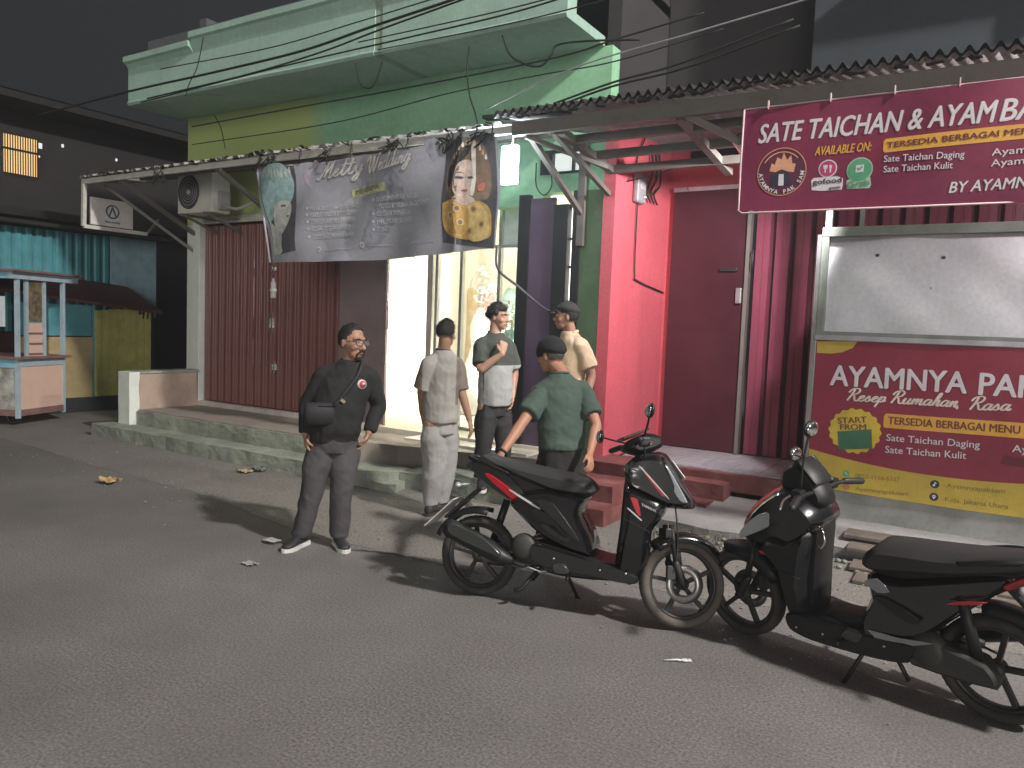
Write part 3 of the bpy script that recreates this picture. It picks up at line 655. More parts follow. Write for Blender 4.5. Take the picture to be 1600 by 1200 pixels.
# left portrait: tall teal headdress, face turned right, dark backdrop
pp([(100, 270), (300, 262), (308, 330), (318, 480), (328, 640), (330, 770), (190, 800), (160, 700), (130, 520), (95, 330)], mh_dk, .004, False)
pp([(98, 300), (150, 262), (230, 250), (268, 280), (292, 330), (302, 400), (290, 470), (240, 520), (190, 560), (150, 600), (128, 480)], mh_teal, .008)
pp([(190, 500), (240, 470), (282, 480), (290, 520), (284, 560), (270, 610), (235, 670), (200, 660), (180, 590)], mh_skin, .012)
pp([(150, 590), (200, 640), (235, 680), (240, 740), (246, 780), (190, 795), (165, 700)], mh_skin, .010)
pp([(228, 500), (252, 494), (258, 503), (232, 508)], mh_dk, .015); pp([(262, 560), (276, 556), (278, 566), (264, 568)], mh_brn, .015)
for k in range(9):
    x = 120 + k * 19; pp([(x, 330 - k % 3 * 20), (x + 9, 270 + (k % 2) * 16), (x + 15, 335)], mh_skin, .011)
# two soft dark shapes and pale diagonal light in the middle
pp([(560, 500), (760, 300), (800, 300), (640, 560), (560, 640)], mk('print_pale_beam', (.375, .385, .415)), .003, False)
pp([(740, 560), (830, 330), (900, 290), (960, 420), (820, 700), (700, 760)], mh_slate, .0035)
pp([(345, 300), (400, 230), (420, 240), (380, 320), (405, 400), (360, 360)], mh_lil, .004)
pp([(1080, 120), (1150, 100), (1165, 170), (1140, 235), (1110, 200)], mh_slate, .004)
# right portrait: bride under dark drape with veil and gold dress
pp([(1195, 100), (1490, 60), (1500, 760), (1190, 720), (1200, 400)], mh_dk, .004, False)
pp([(1215, 300), (1240, 200), (1290, 130), (1340, 95), (1390, 100), (1440, 170), (1462, 300), (1455, 430), (1400, 470), (1260, 470), (1225, 400)], mh_brn, .006)
pp([(1222, 280), (1255, 205), (1300, 150), (1345, 140), (1330, 200), (1290, 250), (1262, 330), (1240, 400), (1226, 360)], mk('print_black_hair', (.03, .028, .03)), .008)
pp([(1268, 300), (1290, 250), (1330, 225), (1372, 250), (1386, 320), (1380, 390), (1352, 440), (1310, 455), (1275, 425), (1262, 370)], mh_skin2, .011)
pp([(1290, 440), (1340, 440), (1375, 460), (1380, 500), (1290, 505), (1262, 470)], mh_skin2, .010)
pp([(1205, 490), (1262, 468), (1330, 500), (1400, 470), (1460, 520), (1478, 610), (1472, 690), (1380, 708), (1250, 685), (1204, 625)], mh_gold, .012)
pp([(1340, 505), (1395, 480), (1452, 560), (1462, 690), (1352, 702)], mh_gold2, .015)
pp([(1362, 100), (1378, 130), (1386, 300), (1376, 425), (1356, 430), (1368, 300), (1352, 170)], mh_hl, .014)
pp([(1276, 338), (1300, 328), (1322, 336), (1300, 346)], mh_dk, .015); pp([(1338, 330), (1362, 326), (1374, 335), (1350, 342)], mh_dk, .015); pp([(1272, 312), (1300, 302), (1326, 312), (1300, 308)], mh_dk, .015); pp([(1306, 412), (1326, 404), (1346, 410), (1326, 424)], mk('print_lip', (.4, .16, .14)), .015)
pp([(1395, 380), (1432, 362), (1428, 402), (1400, 414)], mk('print_red_flower', (.55, .2, .14)), .016)
for k in range(12):
    x = 1245 + k * 17; y = 215 - 95 * math.sin(math.pi * k / 11); pp([(x, y), (x + 6, y - 26), (x + 14, y - 4), (x + 8, y + 10)], mh_hl if k % 2 else mh_gold2, .010)
for cx, cz_ in ((1290, 520), (1370, 520), (1300, 600), (1420, 610), (1350, 650), (1250, 560)):
    c = q(*cz(cx, cz_)); PW(print_poly(disc(c[0], c[1], .035), wsurf, mh_gold2 if cx < 1340 else mh_gold, None, .017)); PW(print_poly(disc(c[0], c[1], .02), wsurf, mh_brn, None, .019))
# lettering
m_let = mk('print_white_letter', (.62, .62, .60)); m_let2 = mk('print_shadow_letter', (.30, .27, .27)); m_pale = mk('print_pale_letter', (.50, .51, .53)); m_yel = mk('print_yellow_strip', (.50, .52, .30))
a, b_ = q(*cz(440, 345)), q(*cz(690, 292)); hh = .155
for off, m, w, dx in ((.010, m_let2, .020, .008), (.014, m_let, .017, 0)):
    PW(cursive('Metty', (a[0] + dx, a[1] - dx), (b_[0] + dx, b_[1] - dx), hh, w, wsurf, m, None, off))
    c, d = q(*cz(725, 305)), q(*cz(1010, 238)); PW(cursive('Wedding', (c[0] + dx, c[1] - dx), (d[0] + dx, d[1] - dx), hh, w, wsurf, m, None, off))
PW(print_poly(cq((620, 400), (850, 360), (852, 410), (622, 448)), wsurf, m_yel, None, .006)); PW(print_text('MENERIMA', q(*cz(645, 428)), q(*cz(808, 398)), .05, wsurf, mk('print_dark_letter', (.10, .11, .08)), None, bold=.02, off=.010))
for s, x0, y0, x1, y1 in (('MAKEUP WEDDING', 412, 535, 660, 505), ('MAKEUP WISUDA & ENGAGEMENT', 415, 572, 668, 545), ('DEKORASI PELAMINAN', 418, 612, 650, 590), ('CATERING', 420, 655, 625, 638), ('GEDUNG PERNIKAHAN', 422, 702, 655, 678), ('DOKUMENTASI ACARA', 795, 475, 1055, 450), ('( FOTO & VIDEO SHOOTING )', 795, 518, 1130, 488), ('ORGAN TUNGGAL', 793, 562, 1000, 545), ('MUSIK LIVE', 793, 610, 1000, 590), ('TENDA', 793, 655, 872, 646)):
    PW(print_text(s, q(*cz(x0, y0)), q(*cz(x1, y1)), .044, wsurf, m_pale, None, bold=.015, off=.009))
for x, y in ((395, 528), (397, 566), (399, 606), (401, 648), (404, 694), (770, 470), (772, 555), (772, 602), (772, 648)):
    c = q(*cz(x, y)); PW(print_poly(disc(c[0], c[1] + .012, .016, n=10), wsurf, m_pale, None, .009, 'bullet'))
for x, y in ((450, 760), (705, 733), (960, 715)):
    c = q(*cz(x, y)); PW(print_poly(disc(c[0], c[1], .03, n=14), wsurf, m_pale, None, .009, 'icon')); PW(print_poly(disc(c[0], c[1], .018, n=12), wsurf, mh_slate, None, .011, 'icon'))
    p0, p1 = q(*cz(x + 30, y + 6)), q(*cz(x + 190, y - 6)); PW(print_ribbon([[p0, ((p0[0] + p1[0]) / 2, (p0[1] + p1[1]) / 2), p1]], .018, wsurf, mk('print_faint_letter', (.40, .41, .44)), None, .009, 'printed_line'))
PW(MB().tube([WC[0] + V((0, .03, 0)), WC[3] + V((-.01, -.01, .0))], .012).build('hem', m_bg))
for u in (.02, .22, .45, .68, .88, .985):
    p = WC[0].lerp(WC[1], u); PW(MB().tube(spline([(p.x, wsurf(p.x, p.z) - .01, p.z - .02), (p.x + .01, CF - .07, CZ - .03), (p.x - .01, CF - .03, CZ + .06)], 4), .006, 6).build('tie_cord', m_cable))
# ================================================================== maroon food banner under the right canopy
RY = 5.80
m_mar = mat('banner_maroon', (.20, .030, .075), rough=.38, var=.22, vscale=1.6, dirt=.4, dirtcol=(.34, .03, .05), dscale=1.4)
x0, x1, z0, z1 = -1.645, 1.6, 2.635, 3.375
def rsurf(x, z): return RY + .012 * math.sin(2.2 * x + 1.5 * z) + .007 * math.sin(6 * x - 4 * z)
fb = thing('food_banner', 'maroon menu banner of satay and fried chicken hanging from the right canopy', 'banner', ((x0 + x1) / 2, RY, z0))
def PF(o): return P(o, fb)
RC = [V((x0, 0, z1)), V((x1, 0, z1)), V((x1, 0, z0)), V((x0 + .005, 0, z0))]
PF(wgrid('vinyl_sheet', RC, 130, 30, m_mar, None, rsurf, 0, 0.006))
m_pipe = mat('banner_pipe', (.60, .45, .46), rough=.4, var=.1)
PF(MB().tube([(x0, RY, z1), (x0 - .004, RY, (z0 + z1) / 2), (x0, RY, z0), (x0 + .03, RY, z0 - .02), (x1, RY, z0 - .035)], .007).build('frame_pipe', m_pipe)); PF(MB().tube([(x0, RY, z1 + .003), (x1, RY, z1 + .003)], .005).build('frame_pipe', m_pipe))
def r(px, py): p = W(px, py, RY); return (p.x, p.z)
def rz(x, y): return r(1150 + x / 3.5556, 120 + y / 3.5556)
m_wl = mat('print_lettering_white', (.68, .64, .68), rough=.5, var=.06); m_ol = mat('print_orange', (.72, .38, .06), rough=.5, var=.08); m_mdk = mat('print_maroon_dark', (.16, .025, .05), rough=.5)
def rt(s, a, b, h, m=m_wl, **k): return PF(print_text(s, rz(*a), rz(*b), h, rsurf, m, None, **k))
e = rz(120, 372); f2 = rz(1600, 205)
LW = (f2[0] - e[0]) / (1600 - 120) ; slope = (f2[1] - e[1]) / (f2[0] - e[0])
rt('SATE TAICHAN & AYAM', (122, 368), (1445, 252), .132, shear=.22, bold=.03)
a0 = rz(1465, 250); PF(print_text('BAKAR', a0, (a0[0] + .52, a0[1] + .52 * slope), .132, rsurf, m_wl, None, shear=.22, bold=.03))
rt('AVAILABLE ON:', (435, 436), (750, 408), .058, m_ol, shear=.25, bold=.03)
a0, b0 = rz(818, 384), rz(1600, 322); L_ = 1.6
PF(print_poly([(a0[0], a0[1] - .033), (a0[0] + .012, a0[1] - .046), (a0[0] + L_, a0[1] - .046 + L_ * slope), (a0[0] + L_, a0[1] + .046 + L_ * slope), (a0[0] + .014, a0[1] + .046), (a0[0], a0[1] + .032)], rsurf, m_ol, None, .0035, 'ribbon'))
a0 = rz(838, 396); PF(print_text('TERSEDIA BERBAGAI MENU AYAM', a0, (a0[0] + 1.07, a0[1] + 1.07 * slope), .037, rsurf, m_mdk, None, bold=.03, off=.006))
rt('Sate Taichan Daging', (820, 474), (1268, 450), .043, bold=.012); rt('Sate Taichan Kulit', (818, 532), (1203, 510), .043, bold=.012)
a0 = rz(1420, 440); PF(print_text('Ayam Bakar', a0, (a0[0] + .40, a0[1] + .40 * slope), .043, rsurf, m_wl, None, bold=.012))
a0 = rz(1415, 500); PF(print_text('Ayam Goreng', a0, (a0[0] + .45, a0[1] + .45 * slope), .043, rsurf, m_wl, None, bold=.012))
a0 = rz(1182, 646); PF(print_text('BY AYAMNYA PAK SAM', a0, (a0[0] + .92, a0[1] + .92 * slope), .068, rsurf, m_wl, None, shear=.22, bold=.03))
# round emblem: ring, plain warm flame shapes, white arc, ring lettering
c = rz(252, 527); R_ = .172
def ringpoly(cx, cz, r0, r1, a0=0, a1=360, n=40):
    o = disc(cx, cz, r1, None, n, a0, a1); i = disc(cx, cz, r0, None, n, a0, a1); o.append((cx + r1 * math.cos(math.radians(a1)), cz + r1 * math.sin(math.radians(a1)))); i.append((cx + r0 * math.cos(math.radians(a1)), cz + r0 * math.sin(math.radians(a1))))
    return o, i
def ring(cx, cz, r0, r1, m, off, a0=0, a1=360, par=PF, surf=rsurf, name='emblem_ring'):
    o, i = ringpoly(cx, cz, r0, r1, a0, a1); n = len(o); return par(MB().add([(p[0], surf(*p) - off * .6, p[1]) for p in o + i], [(k, k + 1, n + k + 1, n + k) for k in range(n - 1)]).build(name, m))
PF(print_poly(disc(c[0], c[1], R_), rsurf, mat('print_emblem_ground', (.10, .018, .045), rough=.5), None, .004, 'emblem_ground'))
m_peach = mat('print_peach', (.66, .33, .20), rough=.5); ring(c[0], c[1], R_ - .006, R_, m_peach, .006)
ring(c[0], c[1], R_ * .80, R_ * .845, m_peach, .006, 40, 150)
PF(print_poly([(c[0] + dx * R_, c[1] + dz * R_) for dx, dz in ((-.5, .05), (-.42, .38), (-.3, .3), (-.2, .62), (-.02, .5), (.05, .8), (.2, .48), (.36, .66), (.42, .32), (.56, .3), (.5, -.05), (.25, .0), (0, .1), (-.25, 0))], rsurf, m_peach, None, .006, 'emblem_flame'))
PF(print_poly([(c[0] + dx * R_, c[1] + dz * R_) for dx, dz in ((-.42, -.55), (-.36, -.12), (-.1, .0), (.1, .0), (.36, -.12), (.42, -.55))], rsurf, mat('print_navy', (.03, .03, .06), rough=.5), None, .008, 'emblem_bib'))
PF(print_poly([(c[0] + dx * R_, c[1] + dz * R_) for dx, dz in ((-.1, -.58), (-.1, -.1), (.1, -.1), (.12, -.58))], rsurf, m_wl, None, .010, 'emblem_stripe'))
def arc_text(s, cx, cz, R, a0, a1, h, m, surf, par):
    for k, ch in enumerate(s):
        if ch == ' ': continue
        a = math.radians(a0 + (a1 - a0) * k / (len(s) - 1)); vs, fs = text_raw(ch, 0, .03); w = max(v[0] for v in vs); u, w_ = V((-math.sin(a), math.cos(a))), V((-math.cos(a), -math.sin(a)))
        kx = h / .72; Pq = []
        for x, y in vs:
            d = u * ((x - w / 2) * kx) + w_ * (y * kx); px, pz = cx + R * math.cos(a) + d.x, cz + R * math.sin(a) + d.y; Pq.append((px, surf(px, pz) - .007, pz))
        par(MB().add(Pq, fs).build('lettering', m))
arc_text('AYAMNYA PAK SAM', c[0], c[1], R_ * .93, 187, 353, .030, m_wl, rsurf, PF)
# delivery emblems
m_pink = mat('print_magenta', (.50, .05, .17), rough=.5); m_gr = mat('print_green', (.10, .36, .20), rough=.5); m_grl = mat('print_pale_green', (.36, .52, .40), rough=.5)
c = rz(508, 508); PF(print_poly(disc(c[0], c[1], .062), rsurf, m_wl, None, .004, 'emblem_ground')); PF(print_poly(disc(c[0], c[1], .054), rsurf, m_pink, None, .006, 'emblem_ground'))
PF(print_poly(disc(c[0] + .018, c[1] + .012, .010, .014), rsurf, m_wl, None, .008, 'emblem_spoon')); PF(print_ribbon([[(c[0] + .018, c[1] + .002), (c[0] + .018, c[1] - .028)]], .009, rsurf, m_wl, None, .008, 'emblem_spoon'))
PF(print_ribbon([[(c[0] - .016 + d, c[1] + .026), (c[0] - .016 + d * .9, c[1] + .004)] for d in (-.010, 0, .010)] + [[(c[0] - .026, c[1] + .006), (c[0] - .016, c[1] - .002), (c[0] - .006, c[1] + .006)], [(c[0] - .016, c[1]), (c[0] - .016, c[1] - .028)]], .007, rsurf, m_wl, None, .008, 'emblem_fork'))
PF(print_poly([rz(*p) for p in ((415, 575), (430, 560), (560, 550), (592, 560), (592, 600), (585, 625), (470, 632), (418, 628))], rsurf, m_wl, None, .004, 'emblem_ground'))
rt('gofood', (424, 598), (584, 584), .036, mat('print_ink_dark', (.05, .03, .05)), bold=.04, off=.007); rt('gojek', (515, 622), (580, 617), .018, MATS['print_ink_dark'], bold=.03, off=.007)
c = rz(686, 515); PF(print_poly(disc(c[0], c[1], .085), rsurf, m_grl, None, .004, 'emblem_ground')); PF(print_poly(disc(c[0], c[1], .076), rsurf, m_gr, None, .006, 'emblem_ground'))
PF(print_poly([(c[0] - .026, c[1] - .018), (c[0] + .026, c[1] - .016), (c[0] + .026, c[1] + .034), (c[0] - .026, c[1] + .032)], rsurf, m_wl, None, .008, 'emblem_bag')); PF(print_ribbon([[(c[0] - .014, c[1] + .014), (c[0] - .002, c[1] + .001), (c[0] + .016, c[1] + .022)]], .009, rsurf, m_gr, None, .010, 'emblem_tick'))
PF(print_poly([rz(*p) for p in ((612, 575), (650, 555), (745, 555), (750, 600), (740, 618), (612, 622))], rsurf, m_grl, None, .0035, 'emblem_ground')); rt('Grab', (618, 615), (742, 600), .040, m_gr, bold=.04, off=.007)
for px in (180, 525, 880, 1240):
    p = rz(px, 150 - (px - 180) * .075); PF(BX('tie', (p[0], RY - .02, 3.36), (p[0] + .006, RY + .01, 3.42), m_pipe))
# ================================================================== right canopy
rc = thing('stall_canopy', 'rusty corrugated canopy on steel beams over the red shopfront', 'canopy', (-1.2, CF, 3.4))
def PR(o): return P(o, rc)
PR(BX('front_beam', (-3.75, CF - .03, 3.41), (3.2, CF + .03, 3.53), m_beam, None, .006))
PR(corrugated('roof_sheet', ((-3.9, CF - .10, 3.56), (3.2, CF - .10, 3.56)), ((-3.2, 8.5, 3.82), (3.2, 8.5, 3.82)), (0, 0, 1), .085, .035, m_roofu, square=False))
PR(corrugated('roof_edge', ((-3.9, CF - .12, 3.575), (3.2, CF - .12, 3.575)), ((-3.9, CF + .3, 3.65), (3.2, CF + .3, 3.65)), (0, 0, 1), .085, .05, m_rust, square=False))
for y, z in ((6.20, 3.36), (6.62, 3.31), (7.0, 3.25)):
    PR(BX('purlin', (-3.30, y - .03, z), (3.2, y + .03, z + .075), m_beam, None, .004))
for x in (-3.28, -2.2, -1.1):
    PR(BAR('rafter', (x, CF + .03, 3.42), (x + .02, 7.3, 3.24), .07, .06, m_beam))
PR(BAR('strut', (-3.35, 5.95, 3.42), (-3.28, 7.0, 3.05), .045, .045, m_beam)); PR(BAR('strut', (-2.18, 5.95, 3.45), (-1.7, 6.0, 3.18), .07, .05, m_beam)); PR(BAR('strut', (-3.62, 5.93, 3.40), (-3.2, 6.75, 3.26), .04, .04, m_beam))
PR(BAR('strut', (-2.05, 6.3, 3.55), (-1.75, 6.5, 3.1), .03, .03, m_alu))
sc2 = MB()
for i in range(70):
    x = random.uniform(-3.7, 2.5); sc2.bar((x, CF - .06, 3.55), (x + random.uniform(-.12, .12), CF - .08, 3.55 + random.uniform(0, .04)), .04, .008)
stuff(PR(sc2.build('leaf_litter', m_rust)))
PR(BAR('loose_board', (-4.05, 5.9, 3.60), (-3.2, 5.95, 3.57), .10, .03, m_rust))
# unseen lamps, both assumed: flood behind the banner aimed at the entrance, bulb further right under the canopy
L2P = V((-.95, 6.55, 3.26))
l2 = thing('assumed_flood_lamp', 'small assumed flood lamp under the right canopy behind the maroon menu banner', 'lamp', L2P)
rq = (V((-3.2, 7.7, 1.9)) - L2P).to_track_quat('-Z', 'Y').to_matrix().to_4x4()
P(MB().box((-.08, -.05, -.02), (.08, .05, .05)).xf(Matrix.Translation(L2P) @ rq).build('housing', m_black), l2); P(MB().box((-.07, -.04, -.026), (.07, .04, -.021)).xf(Matrix.Translation(L2P) @ rq).build('lens', lamp_mat('assumed_flood_white', (1, .95, .95), 30)), l2); P(MB().tube([L2P + V((0, 0, .04)), L2P + V((0, .02, .34))], .012).build('mount', m_beam), l2)
point_light('light', L2P + (V((-3.2, 7.7, 1.9)) - L2P).normalized() * .06, 380, (1.0, .94, .95), .05, l2, 92, (-3.2, 7.7, 1.9))  # spot cone added to light the red wall but not the plastic sheet
L3P = V((1.1, 6.15, 3.28))
l3 = thing('assumed_bulb', 'assumed white bulb under the far right end of the canopy', 'lamp', L3P)
P(MB().ball(L3P, (.035, .035, .05)).build('bulb', lamp_mat('bulb_white', (1, .95, .95), 30)), l3); P(MB().tube([L3P + V((0, 0, .04)), L3P + V((0, 0, .26))], [.02, .014]).build('socket', m_black), l3)
point_light('light', L3P + V((0, 0, -.07)), 75, (1.0, .95, .93), .05, l3)  # unseen bulb added to light the right scooter and the ground
# ================================================================== red shop
rb = thing('red_shop_building', 'narrow red painted shopfront with maroon steel door beside the green shop', 'building', (-1.5, 8.5, 0))
def PB(o): return P(o, rb)
DY = 8.5
PB(BX('pier', (-3.348, 7.02, 0), (-3.22, 8.5, 3.78), m_red))
PB(BX('wall', (-3.22, DY, 3.36), (3.2, DY + .2, 3.95), m_red)); PB(BX('wall', (-3.22, DY, 0.3), (-3.14, DY + .2, 3.36), m_red))
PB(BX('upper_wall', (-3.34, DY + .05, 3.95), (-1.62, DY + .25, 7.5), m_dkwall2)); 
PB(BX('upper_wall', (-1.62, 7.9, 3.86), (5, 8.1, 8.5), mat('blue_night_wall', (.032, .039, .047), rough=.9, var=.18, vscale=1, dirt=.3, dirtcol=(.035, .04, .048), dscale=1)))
PB(BX('ledge', (-.95, 7.55, 5.05), (5, 7.9, 5.2), m_dkwall2)); PB(BX('pipe_box', (.25, 7.7, 4.6), (.42, 7.9, 6.5), m_dkwall))
vn = PB(BX('wall_vent', (-2.98, DY - .02, 3.62), (-2.45, DY + .02, 3.82), m_black)); PB(BX('vent_lip', (-2.93, DY - .05, 3.60), (-2.50, DY - .02, 3.625), m_alu))
# maroon flat door
dr = PB(BX('door', (-3.135, DY - .06, .395), (-2.27, DY - .02, 3.31), m_maroon, None, .006))
PB(BX('door_rail', (-3.135, DY - .075, 3.30), (-2.05, DY - .0, 3.345), mat('door_rail_steel', (.7, .68, .7), rough=.3, metal=.6)))
o = PB(BX('door_seam', (-3.13, DY - .066, 1.75), (-2.28, DY - .062, 1.765), m_maroon)); 
PB(BX('door_edge', (-2.275, DY - .10, .395), (-2.235, DY + .0, 3.30), m_beam)); PB(BX('handle', (-2.55, DY - .10, 2.40), (-2.36, DY - .06, 2.44), m_black, None, .006)); PB(BX('lock', (-2.36, DY - .10, 2.05), (-2.30, DY - .06, 2.22), m_alu, None, .006))
PB(MB().tube([(-2.2, DY - .09, 2.42), (-2.19, DY - .13, 2.45), (-2.19, DY - .13, 2.60), (-2.2, DY - .09, 2.63)], .012).build('handle', m_black))
# corrugated wall panels: one rib a piece
cr = PB(BX('corrugated_wall', (-2.22, DY + .03, .395), (3.2, DY + .05, 3.30), mat('corr_back', (.07, .012, .022), rough=.5)))
rp = MB(); rp.add([(x, y, z) for z in (0, 2.9) for x, y in ((-.10, .07), (-.085, 0), (-.03, 0), (-.024, .008), (-.01, .008), (-.004, 0), (.06, 0), (.075, .07))], [(i, i + 1, i + 9, i + 8) for i in range(7)])
r0 = rp.build('rib', m_corr)
for i in range(15):
    o = r0 if i == 0 else r0.copy()
    if i: COL.objects.link(o)
    o.parent = cr; o.location = (-2.10 + i * .205, DY - .045, .40)
# tiled floor, red nosing and steps
PB(BX('floor', (-3.22, 7.32, .20), (-1.15, DY - .03, .372), mat('mortar', (.3, .29, .29), rough=.9)))
tl = PB(BX('tile_bed', (-3.22, 7.33, .372), (-1.15, DY - .03, .376), m_tile))
for i in range(7):
    for j in range(4):
        xa = -3.215 + i * .295; ya = 7.335 + j * .285
        o = BX('tile', (xa, ya, .374), (xa + .288, ya + .278, .3855 + .002 * random.random()), m_tile, None, .003); o.parent = tl
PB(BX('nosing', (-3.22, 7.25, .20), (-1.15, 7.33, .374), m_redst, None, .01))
st1 = thing('red_steps', 'worn red painted steps in front of the maroon door', 'steps', (-2.4, 7.0, 0))
def PS(o): return P(o, st1)
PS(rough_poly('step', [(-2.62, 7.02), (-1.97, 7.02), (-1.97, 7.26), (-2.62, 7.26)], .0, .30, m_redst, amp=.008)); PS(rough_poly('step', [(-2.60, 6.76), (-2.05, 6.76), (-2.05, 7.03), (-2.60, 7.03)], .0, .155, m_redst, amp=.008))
st2 = thing('red_side_steps', 'red painted steps projecting forward beside the red pier behind the black scooter', 'steps', (-3.0, 6.3, 0))
for y0, z, xr in ((6.72, .42, -2.66), (6.22, .30, -2.74), (5.92, .15, -2.68)):
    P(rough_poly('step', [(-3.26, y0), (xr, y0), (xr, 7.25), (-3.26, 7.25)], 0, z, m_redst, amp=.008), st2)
rmp = struct(rough_poly('concrete_ramp', [(-2.60, 6.30), (-1.85, 6.22), (-.9, 6.35), (1.5, 6.3), (1.5, 7.24), (-2.64, 7.24)], -.02, lambda x, y: .07 + .09 * (y - 6.2), m_ramp, amp=.012, seed=9))
# dry weeds and soil on the broken slab edge
so_ = MB()
for i in range(420):
    x = random.uniform(-2.5, -.9); y = random.uniform(5.98, 6.32) + .04 * math.sin(x * 5); h = random.uniform(.02, .09); a = random.uniform(0, 6.28); l = V((math.cos(a), math.sin(a), 0)) * random.uniform(.01, .05)
    p = V((x, y, .012)); w = V((-l.y, l.x, 0)).normalized() * .004; so_.add([p - w, p + w, p + l + V((0, 0, h))], [(0, 1, 2)])
stuff(tag(so_.build('dry_weeds', mat('dry_grass', (.16, .125, .07), rough=.9)), 'dry weeds along the broken edge of the concrete ramp', 'weeds'))
rub = MB()
for i in range(150):
    x = random.uniform(-2.5, .2); y = random.uniform(5.9, 6.3); s = random.uniform(.006, .028); rub.ball((x, y, .012 + s * .3), (s, s * random.uniform(.6, 1.2), s * .7), 6, 4)
stuff(tag(rub.build('rubble', m_step), 'small rubble and soil below the concrete ramp', 'rubble'))
# ================================================================== meter box
mb_ = WX(995, 300, -3.215)
me_ = thing('meter_box', 'grey electricity meter box on the bright red side wall', 'meter', mb_ - V((0, 0, .15)))
P(MB().box((-3.218, mb_.y - .11, mb_.z - .12), (-3.15, mb_.y + .11, mb_.z + .18)).build('casing', m_grey, None, .03, 3), me_); P(BX('window', (-3.152, mb_.y - .06, mb_.z + .02), (-3.145, mb_.y + .07, mb_.z + .14), mat('meter_glass', (.45, .45, .47), rough=.1), None, .01), me_)
P(MB().lathe([(0, .02), (.02, .015), (.024, 0)], 'X', (-3.15, mb_.y + .06, mb_.z - .05), 14).build('breaker', m_alu), me_)
P(MB().tube(spline([(-3.2, mb_.y, mb_.z - .1), (-3.2, mb_.y, mb_.z - .45), (-3.2, mb_.y + .02, mb_.z - .85), (-3.2, mb_.y + .12, mb_.z - .92), (-3.2, mb_.y + .9, mb_.z - 1.0)]), .008, 6).build('cable', m_cable), me_)
P(MB().tube(spline([(-3.2, mb_.y - .05, mb_.z + .15), (-3.2, mb_.y - .06, mb_.z + .35), (-3.19, mb_.y + .1, mb_.z + .6), (-3.2, mb_.y + .05, mb_.z + .8)]), .009, 6).build('cable', m_cable), me_)
for k in range(3): P(MB().tube(spline([(-3.19, mb_.y + .25 + k * .12, 3.7), (-3.17, mb_.y + .3 + k * .12, 3.45 - .05 * k), (-3.19, mb_.y + .22 + k * .1, 3.2), (-3.18, mb_.y + .3 + .1 * k, 3.1)]), .012, 6).build('cable', m_cable), me_)
# ================================================================== food stall
fs_ = thing('food_stall', 'grey food stall with white plastic sheet window and menu banner on its counter', 'stall', (0, 7.1, 0))
def PT(o): return P(o, fs_)
SY = 7.1
m_frame = mat('stall_frame', (.19, .22, .19), rough=.55, var=.2, dirt=.4, dirtcol=(.1, .1, .08), dscale=5)
PT(BX('counter_front', (-1.26, SY - .01, .02), (1.4, SY + .03, 1.70), mat('stall_zinc', (.34, .35, .34), rough=.42, metal=.35, var=.3, vscale=2.2, dirt=.4, dirtcol=(.16, .15, .14), dscale=1.5)))
PT(BX('post', (-1.30, SY - .035, 0), (-1.265, SY + .05, 2.60), m_alu)); PT(BX('corner_trim', (-1.263, SY - .03, .1), (-1.255, SY - .012, 1.7), m_white))
PT(BX('frame_post', (-1.263, SY - .04, 1.735), (-1.205, SY + .04, 2.58), m_frame, None, .004))
PT(BX('frame_top', (-1.263, SY - .045, 2.58), (1.4, SY + .04, 2.66), m_frame, None, .004)); PT(BX('frame_post', (-1.25, SY + .0, 2.66), (-1.20, SY + .04, 3.3), m_frame)); PT(BX('frame_post', (-.98, SY + .0, 2.66), (-.945, SY + .04, 3.3), m_frame))
PT(BX('frame_bottom', (-1.205, SY - .04, 1.735), (1.4, SY + .04, 1.765), m_frame, None, .004))
PT(BX('counter_ledge', (-1.27, SY - .06, 1.69), (1.4, SY + .05, 1.735), mat('ledge_alu', (.5, .49, .52), rough=.4, metal=.5, dirt=.3, dirtcol=(.25, .22, .2)), None, .006))
PT(BX('side_wall', (-1.262, SY + .06, .05), (-1.23, DY - .12, 2.6), m_frame)); PT(BX('back_wall', (-1.22, 8.28, .3), (1.4, 8.32, 2.6), m_dark))
m_sheet = mat('white_plastic_sheet', (.56, .585, .615), rough=.4, var=.05, vscale=2, spec=.6)
def ssurf(x, z): return SY + .006 + .035 * noise.noise(V((x * 2.4 + z * 1.5, z * 1.6, 2))) + .014 * math.sin(9 * (x * .55 - z) + 3 * noise.noise(V((x, z, 5)))) + .006 * math.sin(22 * (x * .7 - z)) * max(0, 2.15 - z)
S4 = [V((-1.203, 0, 2.578)), V((1.4, 0, 2.578)), V((1.4, 0, 1.767)), V((-1.203, 0, 1.767))]
PT(wgrid('plastic_sheet', S4, 110, 40, m_sheet, None, ssurf, 0, 0)) if False else None
b = MB(); nu, nv = 120, 40; vs = []
for j in range(nv + 1):
    for i in range(nu + 1):
        x = -1.203 + 2.6 * i / nu; z = 1.767 + .811 * j / nv; vs.append((x, ssurf(x, z), z))
b.add(vs, [(j * (nu + 1) + i, j * (nu + 1) + i + 1, (j + 1) * (nu + 1) + i + 1, (j + 1) * (nu + 1) + i) for j in range(nv) for i in range(nu)], True)
PT(b.build('plastic_sheet', m_sheet))
for px, py in ((1371, 399), (1474, 402), (1454, 450)):
    p = W(px, py, SY); s = .017 if py < 430 else .007; PT(print_poly(disc(p.x, p.z, s, s * .8, 14), ssurf, m_acd, None, .004, 'grommet_hole'))
